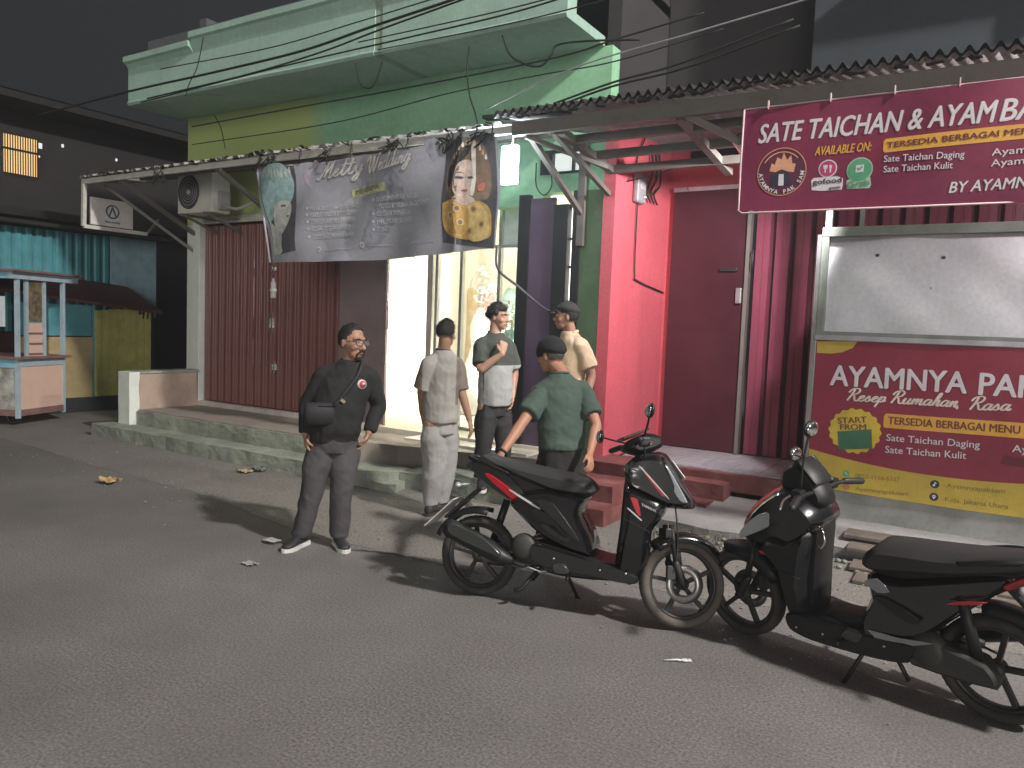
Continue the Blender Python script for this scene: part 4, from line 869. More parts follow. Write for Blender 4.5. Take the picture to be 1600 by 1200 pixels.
# counter banner
CY = SY - .035
m_cm = mat('counter_banner_red', (.255, .028, .055), rough=.45, var=.15, vscale=1.5, dirt=.3, dirtcol=(.16, .02, .045), dscale=1.2)
m_cyel = mat('counter_banner_yellow', (.50, .37, .055), rough=.5, var=.1, dirt=.2, dirtcol=(.3, .22, .06))
def csurf(x, z): return CY + .006 * math.sin(3 * x + 2 * z) + .004 * math.sin(8 * x - 5 * z) - .012 * max(0, .8 - z)
cbn = thing('counter_banner', 'maroon and yellow menu banner covering the counter front of the food stall', 'banner', (0, CY, .4))
def PC(o): return P(o, cbn)
cb_z0, cb_z1 = .315, 1.685
zb = lambda x: .40 + .0 * x - .03 * math.sin(1.2 * (x + 1.2))
b = MB(); nu, nv = 110, 40; vs = []
for j in range(nv + 1):
    for i in range(nu + 1):
        x = -1.252 + 2.6 * i / nu; z = zb(x) + (cb_z1 - zb(x)) * j / nv; vs.append((x, csurf(x, z), z))
b.add(vs, [(j * (nu + 1) + i, j * (nu + 1) + i + 1, (j + 1) * (nu + 1) + i + 1, (j + 1) * (nu + 1) + i) for j in range(nv) for i in range(nu)], True)
PC(b.build('vinyl_sheet', m_cm))
def k(px, py): p = W(px, py, CY); return (p.x, p.z)
def kz(x, y): return k(1260 + x / 3.75, 500 + y / 3.75)
def band(top, m, off, n=40, x1=1.34):
    up_ = [(-1.25 + (x1 + 1.25) * i / n, top(-1.25 + (x1 + 1.25) * i / n)) for i in range(n + 1)]; lo = [(x, zb(x) + .002) for x, _ in up_]
    return PC(MB().add([(x, csurf(x, z) - off * .6, z) for x, z in up_ + lo], [(i, i + 1, n + 2 + i, n + 1 + i) for i in range(n)]).build('printed_band', m))
p1, p2, p3 = kz(60, 765), kz(600, 890), kz(1275, 960)
def top(x):
    t = (x - p1[0]) / (p3[0] - p1[0]); tm = (p2[0] - p1[0]) / (p3[0] - p1[0])
    cc = (p2[1] - p1[1] - tm * (p3[1] - p1[1])) / (tm * tm - tm); return p1[1] + (p3[1] - p1[1] - cc) * t + cc * t * t if t < 1.25 else p1[1] + (p3[1] - p1[1] - cc) * 1.25 + cc * 1.5625
band(top, m_cyel, .003)
c = kz(140, 90); PC(print_poly([kz(*p) for p in ((62, 125), (300, 125), (270, 165), (210, 188), (150, 197), (62, 192))], csurf, m_cyel, None, .003, 'printed_shape'))
def kt(s, a, b, h, m=m_wl, **q): return PC(print_text(s, kz(*a), kz(*b), h, csurf, m, None, **q))
m_cdk = mat('print_brown_letter', (.17, .045, .035), rough=.6); m_shd = mat('print_shadow_maroon', (.12, .015, .03), rough=.6)
def ext(a, b, L):
    A, B = kz(*a), kz(*b); d = V((B[0] - A[0], B[1] - A[1])).normalized(); return A, (A[0] + d.x * L, A[1] + d.y * L)
A = kz(140, 380); B = kz(935, 430)
PC(print_text('AYAMNYA', (A[0] + .008, A[1] - .008), (B[0] + .008, B[1] - .008), .170, csurf, m_shd, None, bold=.03, off=.005)); PC(print_text('AYAMNYA', A, B, .170, csurf, m_wl, None, bold=.03, off=.008))
A, B = ext((1010, 436), (1275, 455), .86)
PC(print_text('PAK SAM', A, B, .170, csurf, m_wl, None, bold=.03, off=.008))
A, B = ext((240, 470), (905, 510), 1.02); m_lace = mat('print_lace_letter', (.72, .62, .56), rough=.5)
A, B = kz(238, 470), kz(905, 512); M_ = (A[0] + (B[0] - A[0]) * .345, A[1] + (B[1] - A[1]) * .345); M2_ = (A[0] + (B[0] - A[0]) * .40, A[1] + (B[1] - A[1]) * .40); PC(cursive('Resep', A, M_, .105, .013, csurf, m_lace, None, .012)); PC(cursive('Rumahan,', M2_, B, .105, .013, csurf, m_lace, None, .012)); A, B = kz(955, 525), kz(1190, 530); PC(cursive('Rasa', A, B, .105, .013, csurf, m_lace, None, .012))
c = kz(283, 650); bp_ = [(c[0], c[1])] + [(c[0] + (.203 + .008 * math.cos(18 * t)) * math.cos(t), c[1] + (.190 + .008 * math.cos(18 * t)) * math.sin(t)) for t in [2 * math.pi * i / 90 for i in range(90)]]; PC(conform('badge', bp_, [(0, i, i % 90 + 1) for i in range(1, 91)], csurf, .004, mat('print_badge_yellow', (.62, .46, .05), rough=.5), None))
kt('START', (187, 606), (354, 600), .050, m_cdk, bold=.03, off=.007); kt('FROM', (200, 642), (350, 642), .046, m_cdk, bold=.03, off=.007)
PC(print_poly([kz(*p) for p in ((183, 652), (382, 640), (386, 752), (190, 760))], csurf, mat('green_tape', (.045, .16, .085), rough=.5), None, .008, 'green_tape'))
A, B = ext((478, 608), (1270, 668), 1.15); d = V((B[0] - A[0], B[1] - A[1])).normalized(); nrm = V((-d.y, d.x))
PC(print_poly([tuple(V(A) + d * u + nrm * v) for u, v in ((-.035, -.02), (-.025, -.035), (1.22, -.035), (1.22, .085), (-.02, .085), (-.035, .06))], csurf, m_ol, None, .004, 'ribbon'))
PC(print_text('TERSEDIA BERBAGAI MENU AYAM', A, B, .060, csurf, m_cdk, None, bold=.03, off=.007))
kt('Sate Taichan Daging', (468, 706), (1015, 752), .056, bold=.012, off=.006); kt('Sate Taichan Kulit', (462, 776), (935, 815), .056, bold=.012, off=.006)
A, B = ext((1205, 772), (1270, 778), .45); PC(print_text('Ayam Bakar', A, B, .056, csurf, m_wl, None, bold=.012, off=.006))
PC(print_poly([tuple(V(A) + V(x)) for x in ((-.07, -.10), (.40, -.125), (.40, -.06), (-.05, -.035))], csurf, m_shd, None, .006, 'tape_patch'))
m_clet = mat('print_olive_letter', (.23, .17, .03), rough=.6); m_ic = mat('print_icon_dark', (.03, .035, .045), rough=.5)
kt('0823-1116-6337', (288, 922), (548, 946), .036, m_clet, off=.006); kt('Ayamnyapaksam', (288, 996), (598, 1030), .036, m_clet, off=.006); kt('Ayamnyapaksam', (820, 982), (1162, 1016), .036, m_clet, off=.006); kt('Koja, Jakarta Utara', (812, 1060), (1182, 1106), .036, m_clet, off=.006)
c = kz(234, 898); PC(print_poly(disc(c[0], c[1], .026), csurf, m_gr, None, .006, 'icon')); PC(print_poly([(c[0] + x, c[1] + z) for x, z in ((-.010, .012), (-.004, .014), (-.004, .004), (.006, -.006), (.014, -.006), (.012, -.013), (.002, -.012), (-.01, .002))], csurf, m_wl, None, .009, 'icon_phone'))
c = kz(234, 975); ring(c[0], c[1], .019, .025, m_pink, .006, par=PC, surf=csurf, name='icon'); ring(c[0], c[1], .007, .011, m_pink, .006, par=PC, surf=csurf, name='icon')
c = kz(752, 962); PC(print_poly(disc(c[0], c[1], .033), csurf, m_ic, None, .006, 'icon')); PC(print_poly(disc(c[0] - .006, c[1] - .010, .009), csurf, m_wl, None, .009, 'icon_note')); PC(print_ribbon([[(c[0] + .001, c[1] - .01), (c[0] + .001, c[1] + .018)], [(c[0] + .001, c[1] + .018), (c[0] + .007, c[1] + .010), (c[0] + .015, c[1] + .008)]], .006, csurf, m_wl, None, .009, 'icon_note'))
c = kz(747, 1036); PC(print_poly(disc(c[0], c[1], .033), csurf, m_ic, None, .006, 'icon')); PC(print_poly([(c[0] + x, c[1] + z) for x, z in ((0, -.021), (.012, -.001), (.013, .007), (.009, .014), (0, .018), (-.009, .014), (-.013, .007), (-.012, -.001))], csurf, m_wl, None, .009, 'icon_pin')); PC(print_poly(disc(c[0], c[1] + .006, .005, n=10), csurf, m_ic, None, .011, 'icon_pin'))
# wooden boards and cover lying by the stall foot
bd = thing('wooden_boards', 'loose brown wooden boards lying before the food stall', 'boards', (-.2, 6.2, 0))
m_wood = mat('old_wood', (.15, .125, .105), rough=.8, var=.3, vscale=5, dirt=.4, dirtcol=(.1, .07, .05))
for i, (ya, yb, z) in enumerate(((6.50, 6.74, .155), (6.25, 6.47, .115), (5.98, 6.22, .045), (5.70, 5.95, .032))):
    P(MB().box((-.85 + .06 * i, ya, z - .03), (1.4, yb, z)).build('board', m_wood, None, .006), bd)
# ================================================================== left background: dark house, booth, cart
lb = thing('dark_house', 'dark two storey house on the far left with one lit barred window', 'building', (-15.4, 9, 0))
def PL(o): return P(o, lb)
LX = -15.4
PL(BX('wall', (LX - .3, 3.2, 0), (LX, 15, 5.3), m_dkwall2))
PL(BX('roof_slab', (LX - 6, 2.9, 5.3), (LX + .9, 15, 5.42), m_dkroof)); PL(BX('floor_band', (LX - .02, 3.2, 3.35), (LX + .5, 15, 3.5), m_dkroof))
PL(MB().add([(LX + .95, 2.8, 5.43), (LX + .95, 15, 5.43), (LX - 6, 15, 7.2), (LX - 6, 2.8, 7.2)], [(0, 1, 2, 3)]).build('roof', m_dkroof))
wa, wb2 = WX(5, 208, LX), WX(57, 282, LX)
wn = PL(BX('window', (LX + .005, wa.y, wb2.z + .06), (LX + .02, wb2.y, wa.z), lamp_mat('window_glow', (.95, .62, .26), 1.0)))
nb = 13
for i in range(nb + 1):
    y = wa.y + (wb2.y - wa.y) * i / nb; o = PL(BX('bar', (LX + .05, y - .006, wb2.z + .02), (LX + .07, y + .006, wa.z + .04), m_dkroof)); o.parent = wn; o.matrix_parent_inverse = Matrix()
for z in (wa.z - .28,): o = PL(BX('rail', (LX + .04, wa.y - .05, z), (LX + .05, wb2.y + .05, z + .04), m_dkroof)); o.parent = wn; o.matrix_parent_inverse = Matrix()
for px, py, s in ((62, 228, .05), (60, 244, .025), (97, 228, .03), (181, 250, .025)):
    p = WX(px, py, LX); PL(BX('small_lamp', (LX + .01, p.y - s * .6, p.z - s), (LX + .03, p.y + s * .6, p.z + s), lamp_mat('far_lamp', (.9, .95, 1), .8)))
# covered passage wall between the booth and the green shop
al = thing('alley_wall', 'dark wall closing the narrow passage left of the green shop', 'wall', (-11.5, 9.5, 0))
P(BX('wall', (-13.2, 9.4, 0), (-10.12, 9.6, 3.1), m_dkwall), al); P(BX('door', (-11.2, 9.36, .1), (-10.4, 9.4, 2.2), m_black), al)
# teal sheet house behind the cart
th_ = thing('teal_sheet_house', 'shack of teal and pale blue metal sheets behind the food cart', 'shack', (-13.7, 7.5, 0))
m_teal = mat('teal_sheet', (.08, .30, .34), rough=.5, var=.2, vscale=3, dirt=.4, dirtcol=(.05, .11, .12), streak=True); m_pblue = mat('pale_blue_sheet', (.36, .55, .62), rough=.5, var=.15, dirt=.45, dirtcol=(.1, .17, .2), dscale=2)
TX = -13.7
def PH(o): return P(o, th_)
a0, b0, c0 = WX(45, 400, TX), WX(172, 400, TX), WX(243, 400, TX)
PH(corrugated('metal_sheet', ((TX, a0.y - 2.2, 1.3), (TX, b0.y, 1.3)), ((TX, a0.y - 2.2, 3.0), (TX, b0.y, 3.05)), (1, 0, 0), .16, .03, m_teal))
PH(BX('metal_sheet', (TX - .03, b0.y, 1.6), (TX + .02, c0.y, 3.06), m_pblue)); PH(BX('wall', (TX - .1, 3.0, 0), (TX - .03, c0.y, 1.6), mat('maroon_backdrop', (.10, .03, .04), rough=.8))); PH(BX('wall', (TX - .1, a0.y - 2.2, 1.6), (TX - .04, c0.y, 2.9), m_dark))
PH(BX('eave', (TX - .2, a0.y - 2.5, 3.06), (TX + .35, c0.y + .1, 3.12), m_dkroof))
# yellow booth with lean-to roof
yb = thing('yellow_booth', 'weathered yellow plank booth under a dark red lean-to roof', 'booth', (-12.75, 7.4, 0))
def PY(o): return P(o, yb)
BX_ = -12.7
m_yel2 = mat('yellow_plank', (.62, .60, .18), rough=.75, var=.22, vscale=4, dirt=.55, dirtcol=(.40, .44, .16), dscale=3, streak=True)
ya, yb_ = WX(147, 560, BX_).y, WX(236, 560, BX_).y; n = 8
for i in range(n):
    y0 = ya + (yb_ - ya) * i / n; y1 = ya + (yb_ - ya) * (i + 1) / n
    PY(BX('plank', (BX_ - .03 + random.uniform(0, .008), y0 + .003, .25), (BX_, y1 - .003, 1.70 + .10 * i / n), m_yel2, None, .003))
PY(BX('side_wall', (BX_ - 1.2, yb_ - .0, .05), (BX_ - .03, yb_ + .06, 1.85), m_dark)); PY(BX('plinth', (BX_ - .6, ya - .9, 0), (BX_ - .01, yb_, .25), m_dark))
yc = WX(75, 560, BX_).y
m_tan = mat('tan_board', (.40, .31, .15), rough=.7, var=.15, dirt=.3, dirtcol=(.2, .16, .08))
PY(BX('counter_board', (BX_ - .03, yc - .4, .25), (BX_, ya - .03, 1.25), m_tan)); PY(BX('shutter_board', (BX_ - .06, yc - .4, 1.27), (BX_ - .03, ya - .03, 1.78), m_teal)); PY(BX('post', (BX_ - .02, ya - .03, .25), (BX_ + .02, ya - .004, 1.8), m_teal))
PY(MB().add([(BX_ + .16, yc - 1.2, 2.02), (BX_ + .12, yb_ + .15, 1.72), (BX_ - 1.2, yb_ + .15, 2.25), (BX_ - 1.2, yc - 1.2, 2.45), (BX_ + .16, yc - 1.2, 1.98), (BX_ + .12, yb_ + .15, 1.68), (BX_ - 1.2, yb_ + .15, 2.21), (BX_ - 1.2, yc - 1.2, 2.41)], [(0, 1, 2, 3), (7, 6, 5, 4), (0, 4, 5, 1), (1, 5, 6, 2), (2, 6, 7, 3), (3, 7, 4, 0)]).build('roof', mat('dark_red_roof', (.13, .035, .035), rough=.7, var=.25, dirt=.4, dirtcol=(.06, .03, .03))))
p = WX(225, 488, BX_); 
for i, (dy, h) in enumerate(((-.09, .05), (-.02, .12), (.06, .12))): PY(MB().bar((BX_ + .004, p.y + dy, p.z - h), (BX_ + .004, p.y + dy + .03, p.z + .12), .004, .028).build('painted_digit', m_black))
PY(MB().bar((BX_ + .004, p.y - .10, p.z - .02), (BX_ + .004, p.y - .01, p.z - .02), .004, .025).build('painted_digit', m_black))
# food cart
fc = thing('food_cart', 'pale blue framed food cart with peach side panel at the left edge', 'cart', (-11.62, 5.50, 0))
def PK(o): return P(o, fc)
m_cb = mat('cart_blue', (.38, .48, .54), rough=.5, var=.12, dirt=.3, dirtcol=(.16, .2, .22)); m_peach2 = mat('cart_peach', (.68, .47, .37), rough=.6, var=.05); m_crd = mat('cart_red_wood', (.22, .12, .11), rough=.6, var=.2)
kx0, kx1, ky0, ky1 = -13.2, -11.62, 5.50, 6.42
for x in (kx0, kx1 - .05):
    for y in (ky0, ky1 - .05): PK(BX('post', (x, y, .12), (x + .05, y + .05, 2.10), m_cb))
PK(BX('side_panel', (kx1 - .035, ky0 + .05, .24), (kx1 - .01, ky1 - .05, .86), m_peach2)); PK(BX('side_rail', (kx1 - .045, ky0 + .05, .86), (kx1 + .005, ky1 - .05, .96), m_cb)); PK(BX('side_rail', (kx1 - .045, ky0 + .05, .15), (kx1 + .005, ky1 - .05, .24), m_crd))
PK(BX('front_panel', (kx0 + .05, ky0 + .01, .24), (kx1 - .05, ky0 + .03, .84), mat('cart_print', (.40, .40, .36), rough=.5, var=.6, vscale=5))); PK(BX('front_rail', (kx0 + .05, ky0 - .005, .84), (kx1 - .05, ky0 + .045, .96), mat('cart_bright_blue', (.22, .48, .60), rough=.5))); PK(BX('front_rail', (kx0 + .05, ky0 - .005, .15), (kx1 - .05, ky0 + .045, .24), m_crd))
PK(BX('counter_top', (kx0 - .05, ky0 - .06, .962), (kx1 + .07, ky1 + .06, 1.0), m_crd, None, .008))
PK(BX('roof_rail', (kx1 - .06, ky0 - .1, 2.10), (kx1 + .02, ky1 + .25, 2.20), m_cb)); PK(BX('roof_rail', (kx0 - .1, ky0 - .08, 2.10), (kx1 - .06, ky0 + .0, 2.20), MATS['cart_bright_blue'])); PK(BX('roof_board', (kx0 - .15, ky0 - .15, 2.20), (kx1 + .1, ky1 + .3, 2.23), m_crd))
PK(BX('glass_shelf', (kx1 - .06, ky0 + .18, 1.0), (kx1 - .03, ky0 + .24, 2.1), m_cb)); PK(BX('menu_board', (kx1 - .05, ky0 + .245, 1.0), (kx1 - .04, ky0 + .50, 1.48), m_peach2)); PK(BX('menu_board', (kx1 - .05, ky0 + .245, 1.5), (kx1 - .04, ky0 + .50, 2.08), mat('cart_menu_print', (.16, .12, .07), rough=.5, var=.8, vscale=14))); PK(BX('glass_post', (kx1 - .06, ky0 + .505, 1.0), (kx1 - .02, ky0 + .56, 2.1), m_cb))
for i in range(3): PK(BX('menu_rail', (kx1 - .038, ky0 + .245, 1.02 + .15 * i), (kx1 - .028, ky0 + .50, 1.045 + .15 * i), m_crd))
PK(BX('poster', (kx1 - .5, ky0 + .02, 1.42), (kx1 - .22, ky0 + .03, 1.85), mat('cart_poster', (.58, .64, .68), rough=.5)))
for x in (kx0 + .2, kx1 - .25): PK(MB().lathe([(.10, -.02), (.14, -.02), (.14, .02), (.10, .02)], 'Y', (x, ky0 + .2, .142), 20, True).build('wheel', m_black))
fc.rotation_euler = (0, 0, .40); fc.location = (-11.60, 5.45, 0)
# ================================================================== overhead cables
def cable(name, pts, r, label, k=8, mt=None):
    P_ = [W(x, y, Y) for x, y, Y in pts]; c = sum(P_, V()) / len(P_)
    o = MB().tube([p - c for p in spline(P_, k)], r, 6).build(name, mt or m_cable); o.location = c; return tag(o, label, 'cable', 'overhead cables')
cable('overhead_cable', [(60, 180, 5.7), (205, 142, 5.7), (330, 114, 5.7), (470, 80, 5.7), (580, 42, 5.7), (700, 2, 5.7), (820, -40, 5.7)], .013, 'thick dark cable crossing the mint cornice from its lower left end to the top edge')
cable('overhead_cable', [(230, 154, 5.75), (380, 118, 5.75), (500, 82, 5.75), (600, 44, 5.75), (760, -14, 5.75)], .009, 'thin cable just under the thickest one on the mint cornice')
cable('overhead_cable', [(220, 160, 5.8), (440, 104, 5.8), (640, 58, 5.8), (800, 20, 5.8), (930, -20, 5.8)], .008, 'cable along the bottom half of the mint cornice')
cable('overhead_cable', [(250, 108, 5.6), (420, 75, 5.6), (560, 34, 5.6), (690, -6, 5.6)], .006, 'faint thin cable near the upper edge of the mint cornice')
cable('overhead_cable', [(560, 66, 5.65), (760, 22, 5.65), (880, -8, 5.65)], .006, 'thin cable over the right half of the mint cornice')
cable('overhead_cable', [(590, 78, 5.85), (800, 36, 5.85), (985, -10, 5.85)], .006, 'thin cable grazing the lower right edge of the mint cornice')
cable('overhead_cable', [(300, 198, 6.2), (480, 165, 6.2), (620, 140, 6.2), (860, 92, 6.2), (960, 62, 6.2), (1100, 20, 6.2)], .008, 'dark cable running over the top of the green wall under the soffit')
cable('overhead_cable', [(300, 226, 6.3), (520, 192, 6.3), (700, 146, 6.3), (850, 116, 6.3), (960, 96, 6.3), (1130, 45, 6.3)], .006, 'thin cable across the middle of the green wall')
cable('overhead_cable', [(760, 170, 5.5), (900, 105, 5.5), (1080, 52, 5.5), (1263, -2, 5.5), (1330, -24, 5.5)], .006, 'single pale grey cable rising right across the dark gap', 8, mat('pale_cable', (.30, .30, .32), rough=.5))
cable('overhead_cable', [(865, 162, 5.9), (960, 128, 5.9), (1060, 100, 5.9), (1240, 30, 5.9)], .009, 'upper one of two close dark cables at the right end of the green wall')
cable('overhead_cable', [(870, 166, 5.9), (960, 134, 5.9), (1070, 106, 5.9), (1250, 40, 5.9)], .009, 'lower one of two close dark cables at the right end of the green wall')
cable('looped_cable', [(785, 55, 6.2), (797, 85, 6.2), (820, 100, 6.2), (845, 103, 6.2), (862, 85, 6.2), (872, 70, 6.2), (920, 64, 6.2), (1000, 62, 6.2)], .010, 'slack black cable loop hanging below the soffit at the right')
cable('looped_cable', [(556, 98, 6.2), (562, 128, 6.2), (574, 138, 6.2), (586, 130, 6.2), (598, 95, 6.2)], .008, 'small slack cable loop below the middle of the cornice')
cable('drop_cable', [(733, 72, 6.2), (730, 110, 6.2), (734, 150, 6.1), (744, 182, 6.0), (748, 214, 5.95)], .008, 'thin cable dropping from the soffit to the canopy above the bridal print')
cable('drop_cable', [(318, 58, 5.9), (308, 105, 5.9), (296, 130, 5.9), (290, 150, 5.9)], .006, 'short thin cable hanging down the left part of the mint cornice')
cable('drop_cable', [(335, 180, 6.6), (345, 200, 6.6), (352, 232, 6.2)], .006, 'short curved wire on the olive part of the wall')
o = cable('sagging_hose', [(776, 385, 6.0), (778, 420, 6.05), (810, 448, 6.3), (840, 474, 6.5), (856, 485, 6.75), (866, 489, 6.95)], .012, 'grey hose sagging from the banner corner to the purple door leaf', 8, mat('hose_grey', (.07, .07, .085), rough=.6)); o['category'] = 'hose'; del o['group']
cable('drop_cable', [(838, 255, 6.9), (838, 290, 6.8), (850, 305, 6.8), (862, 290, 6.8), (860, 262, 6.9)], .006, 'thin wire loop below the small vent window')
cable('drop_cable', [(1165, 205, 6.6), (1100, 238, 6.9), (1040, 268, 7.2), (960, 288, 7.3)], .007, 'thin wire sagging across the red wall to the meter')
# ================================================================== street lamp assumed from the shadows, unseen to the right of the view
LA = V((11.5, 2.0, 13.8))
sl_ = thing('assumed_street_lamp', 'assumed tall steel street lamp to the right that lights the road', 'street lamp', (12.6, 1.6, 0))
P(MB().tube([(12.6, 1.6, 0), (12.6, 1.6, 13.6), (12.4, 1.7, 14.0), (11.8, 1.93, 14.08)], [.11, .08, .06, .05], 12).build('pole', m_beam), sl_)
P(MB().box((11.15, 1.84, 13.96), (11.9, 2.16, 14.10)).build('head', m_grey, None, .03), sl_); P(BX('lens', (11.2, 1.88, 13.93), (11.85, 2.12, 13.955), lamp_mat('street_lens', (1, .9, .78), 40)), sl_)
point_light('light', LA, 19500, (1.0, .95, .90), .55, sl_)
# ================================================================== cracks and grit
def crack(px, par, z, w=.010, seed=0):
    pts = [G(x, y, z) for x, y in px]; P_ = []; rn = random.Random(seed)
    for a, b in zip(pts, pts[1:]):
        n = max(2, int((b - a).length / .05))
        for i in range(n): t = i / n; q_ = a.lerp(b, t); P_.append(q_ + V((rn.uniform(-.018, .018), rn.uniform(-.018, .018), 0)))
    vs = []
    for i, p in enumerate(P_):
        t = (P_[min(i + 1, len(P_) - 1)] - P_[max(i - 1, 0)]).normalized(); ww = w * rn.uniform(.3, 1.2) * min(1, i / 4 + .2, (len(P_) - 1 - i) / 4 + .2); n_ = V((-t.y, t.x, 0)) * ww; vs += [p - n_, p + n_]
    return MB().add(vs, [(2 * i, 2 * i + 1, 2 * i + 3, 2 * i + 2) for i in range(len(P_) - 1)]).build('crack', mat('crack_dirt', (.045, .042, .04), rough=.95), par)
crack([(535, 858), (590, 861), (640, 870), (700, 884), (770, 900)], pav, .0075, .013, 1)
gr = MB()
for i in range(700):
    x = random.uniform(-9.5, -.2); y = random.choice((random.uniform(5.2, 5.72), random.uniform(3.6, 5.7), random.uniform(4.1, 4.9))); s_ = random.uniform(.003, .009) * (1.5 if random.random() < .08 else 1)
    gr.ball((x, y, .006 + s_ * .3), (s_, s_ * random.uniform(.6, 1.3), s_ * .6), 5, 4)
stuff(tag(gr.build('grit', m_step), 'loose grit scattered on the pavement before the steps', 'grit'))
# ================================================================== litter
def litter(name, px, py, label, cat, col, s, z=.016, flat=.35):
    c = G(px, py, z); b = MB(); n = 9; vs = []
    for j in range(n + 1):
        for i in range(n + 1):
            u, v = i / n - .5, j / n - .5; q_ = V((u, v * .7, 0)) * s
            vs.append(q_ + V((noise.noise(V((u * 5, v * 5, px))) * s * .15, noise.noise(V((u * 5, v * 5, py))) * s * .15, .004 + s * flat * abs(noise.noise(V((u * 3.5, v * 3.5, px * .7)))))))
    b.add(vs, [(j * (n + 1) + i, j * (n + 1) + i + 1, (j + 1) * (n + 1) + i + 1, (j + 1) * (n + 1) + i) for j in range(n) for i in range(n)], True)
    o = b.build(name, mat(name + str(px), col, rough=.8)); o.location = c; tag(o, label, cat, 'litter on the ground'); return o
litter('food_wrapper', 171, 753, 'crumpled tan wrapper lying on the road at the left', 'litter', (.5, .34, .16), .20)
litter('food_wrapper', 383, 737, 'tan wrapper beside the lower step', 'litter', (.5, .36, .2), .17)
litter('plastic_bag', 405, 735, 'small grey green plastic bag beside the tan wrapper at the step', 'litter', (.16, .19, .15), .16)
litter('plastic_bag', 966, 797, 'white crumpled plastic bag by the red steps', 'litter', (.62, .62, .64), .26, .03, .5)
litter('paper_scrap', 390, 882, 'pale paper scrap on the road below the man in black', 'litter', (.36, .35, .33), .10, .004, .2)
litter('paper_scrap', 425, 845, 'flat pale strip on the road left of the man in black', 'litter', (.4, .39, .37), .13, .016, .1)
litter('plastic_bag', 1150, 765, 'white scrap on the concrete ramp', 'litter', (.6, .6, .6), .08, .15, .3)
fk = thing('plastic_fork', 'white disposable fork lying on the road before the scooters', 'fork', G(1058, 1034, 0)); fk.rotation_euler = (0, 0, .6)
m_wp = mat('white_plastic', (.75, .75, .75), rough=.4)
MB().tube([(-.07, .0, .008), (0, 0, .012), (.02, 0, .008)], [.004, .005, .006], 6).build('handle', m_wp, fk); MB().panel([(.018, -.004), (.03, -.012), (.05, -.013), (.05, .013), (.03, .012), (.018, .004)], .003, .001, .001, sub=1).xf(Matrix.Translation((0, 0, .010)) @ Matrix.Rotation(math.radians(90), 4, 'X')).build('head', m_wp, fk)
for k_ in range(3): BX('tine', (.05, -.012 + k_ * .010, .008), (.075, -.008 + k_ * .010, .012), m_wp, fk)
# ================================================================== things inside the bright shop
gn = thing('bridal_gown', 'sparkling white bridal gown on a stand deep inside the shop', 'gown', (-5.0, 8.9, .432))
g0 = W(752, 470, 8.9)
b = MB(); R = []
for z, w_ in ((.45, .34), (.8, .30), (1.15, .22), (1.4, .13), (1.5, .15), (1.7, .16), (1.85, .10), (1.95, .05)): R.append(((g0.x, 8.9, z), V((w_, 0, 0)), V((0, w_ * .7, 0))))
b.loft(R, 20); o = P(b.build('dress', mat('white_satin', (.75, .76, .78), rough=.3, bump=.6, bscale=25, var=.15)), gn); P(MB().tube([(g0.x, 8.9, 1.9), (g0.x, 8.9, 2.15)], .015).ball((g0.x, 8.9, 2.2), .07).build('stand', m_alu), gn)
sp = MB()
for i in range(260):
    a = random.uniform(0, 6.28); z = random.uniform(1.3, 2.55); rr = random.uniform(.05, .24); c = V((g0.x + .12 + rr * math.cos(a), 8.9 + rr * .5 * math.sin(a), z)); u = V((random.uniform(-1, 1), random.uniform(-1, 1), random.uniform(-1, 1))).normalized() * .025; w_ = u.orthogonal().normalized() * .02
    sp.add([c - u, c + w_, c + u, c - w_], [(0, 1, 2, 3)])
o = P(sp.build('sequin_veil', mat('sequins', (.85, .86, .88), rough=.15, metal=.7)), gn); stuff(o)
fg = thing('flower_stand', 'tall stand of pale leaves and teal ribbons behind the shop glass', 'decoration', (W(800, 560, 7.9).x, 7.9, .432))
c = W(800, 500, 7.9); fl_ = MB()
for i in range(420):
    q_ = V((random.gauss(0, .12), random.gauss(0, .10), random.uniform(-.25, .22))); p = c + q_; u = V((random.uniform(-1, 1), random.uniform(-1, 1), random.uniform(-.6, 1))).normalized() * random.uniform(.02, .05); w_ = u.orthogonal().normalized() * .012
    fl_.add([p, p + u * .5 + w_, p + u, p + u * .5 - w_], [(0, 1, 2, 3)])
stuff(P(fl_.build('foliage', mat('pale_leaf', (.42, .42, .30), rough=.6, var=.5, vscale=8)), fg))
rb_ = MB()
for i in range(14):
    x = c.x - .16 + i * .024; rb_.tube(spline([(x * .4 + c.x * .6, c.y - .02, c.z - .12), (x, c.y - .05 + .03 * (i % 3), c.z - .45), (x + random.uniform(-.03, .03), c.y - .05, c.z - .95)], 4), .008, 5)
P(rb_.build('ribbons', mat('teal_ribbon', (.18, .50, .46), rough=.4)), fg); P(MB().tube([(c.x, c.y, .44), (c.x, c.y, c.z)], .015).build('pole', m_alu), fg)
cmr = thing('door_camera', 'small security camera above the bright doorway', 'camera', W(640, 398, 7.3))
p = W(640, 398, 7.3); P(MB().box(p + V((-.06, -.05, -.03)), p + V((.06, .05, .03))).build('body', m_grey, None, .015), cmr); P(MB().bar(p + V((0, .02, .02)), p + V((0, .08, .35)), .02, .02).build('mount', m_grey), cmr)

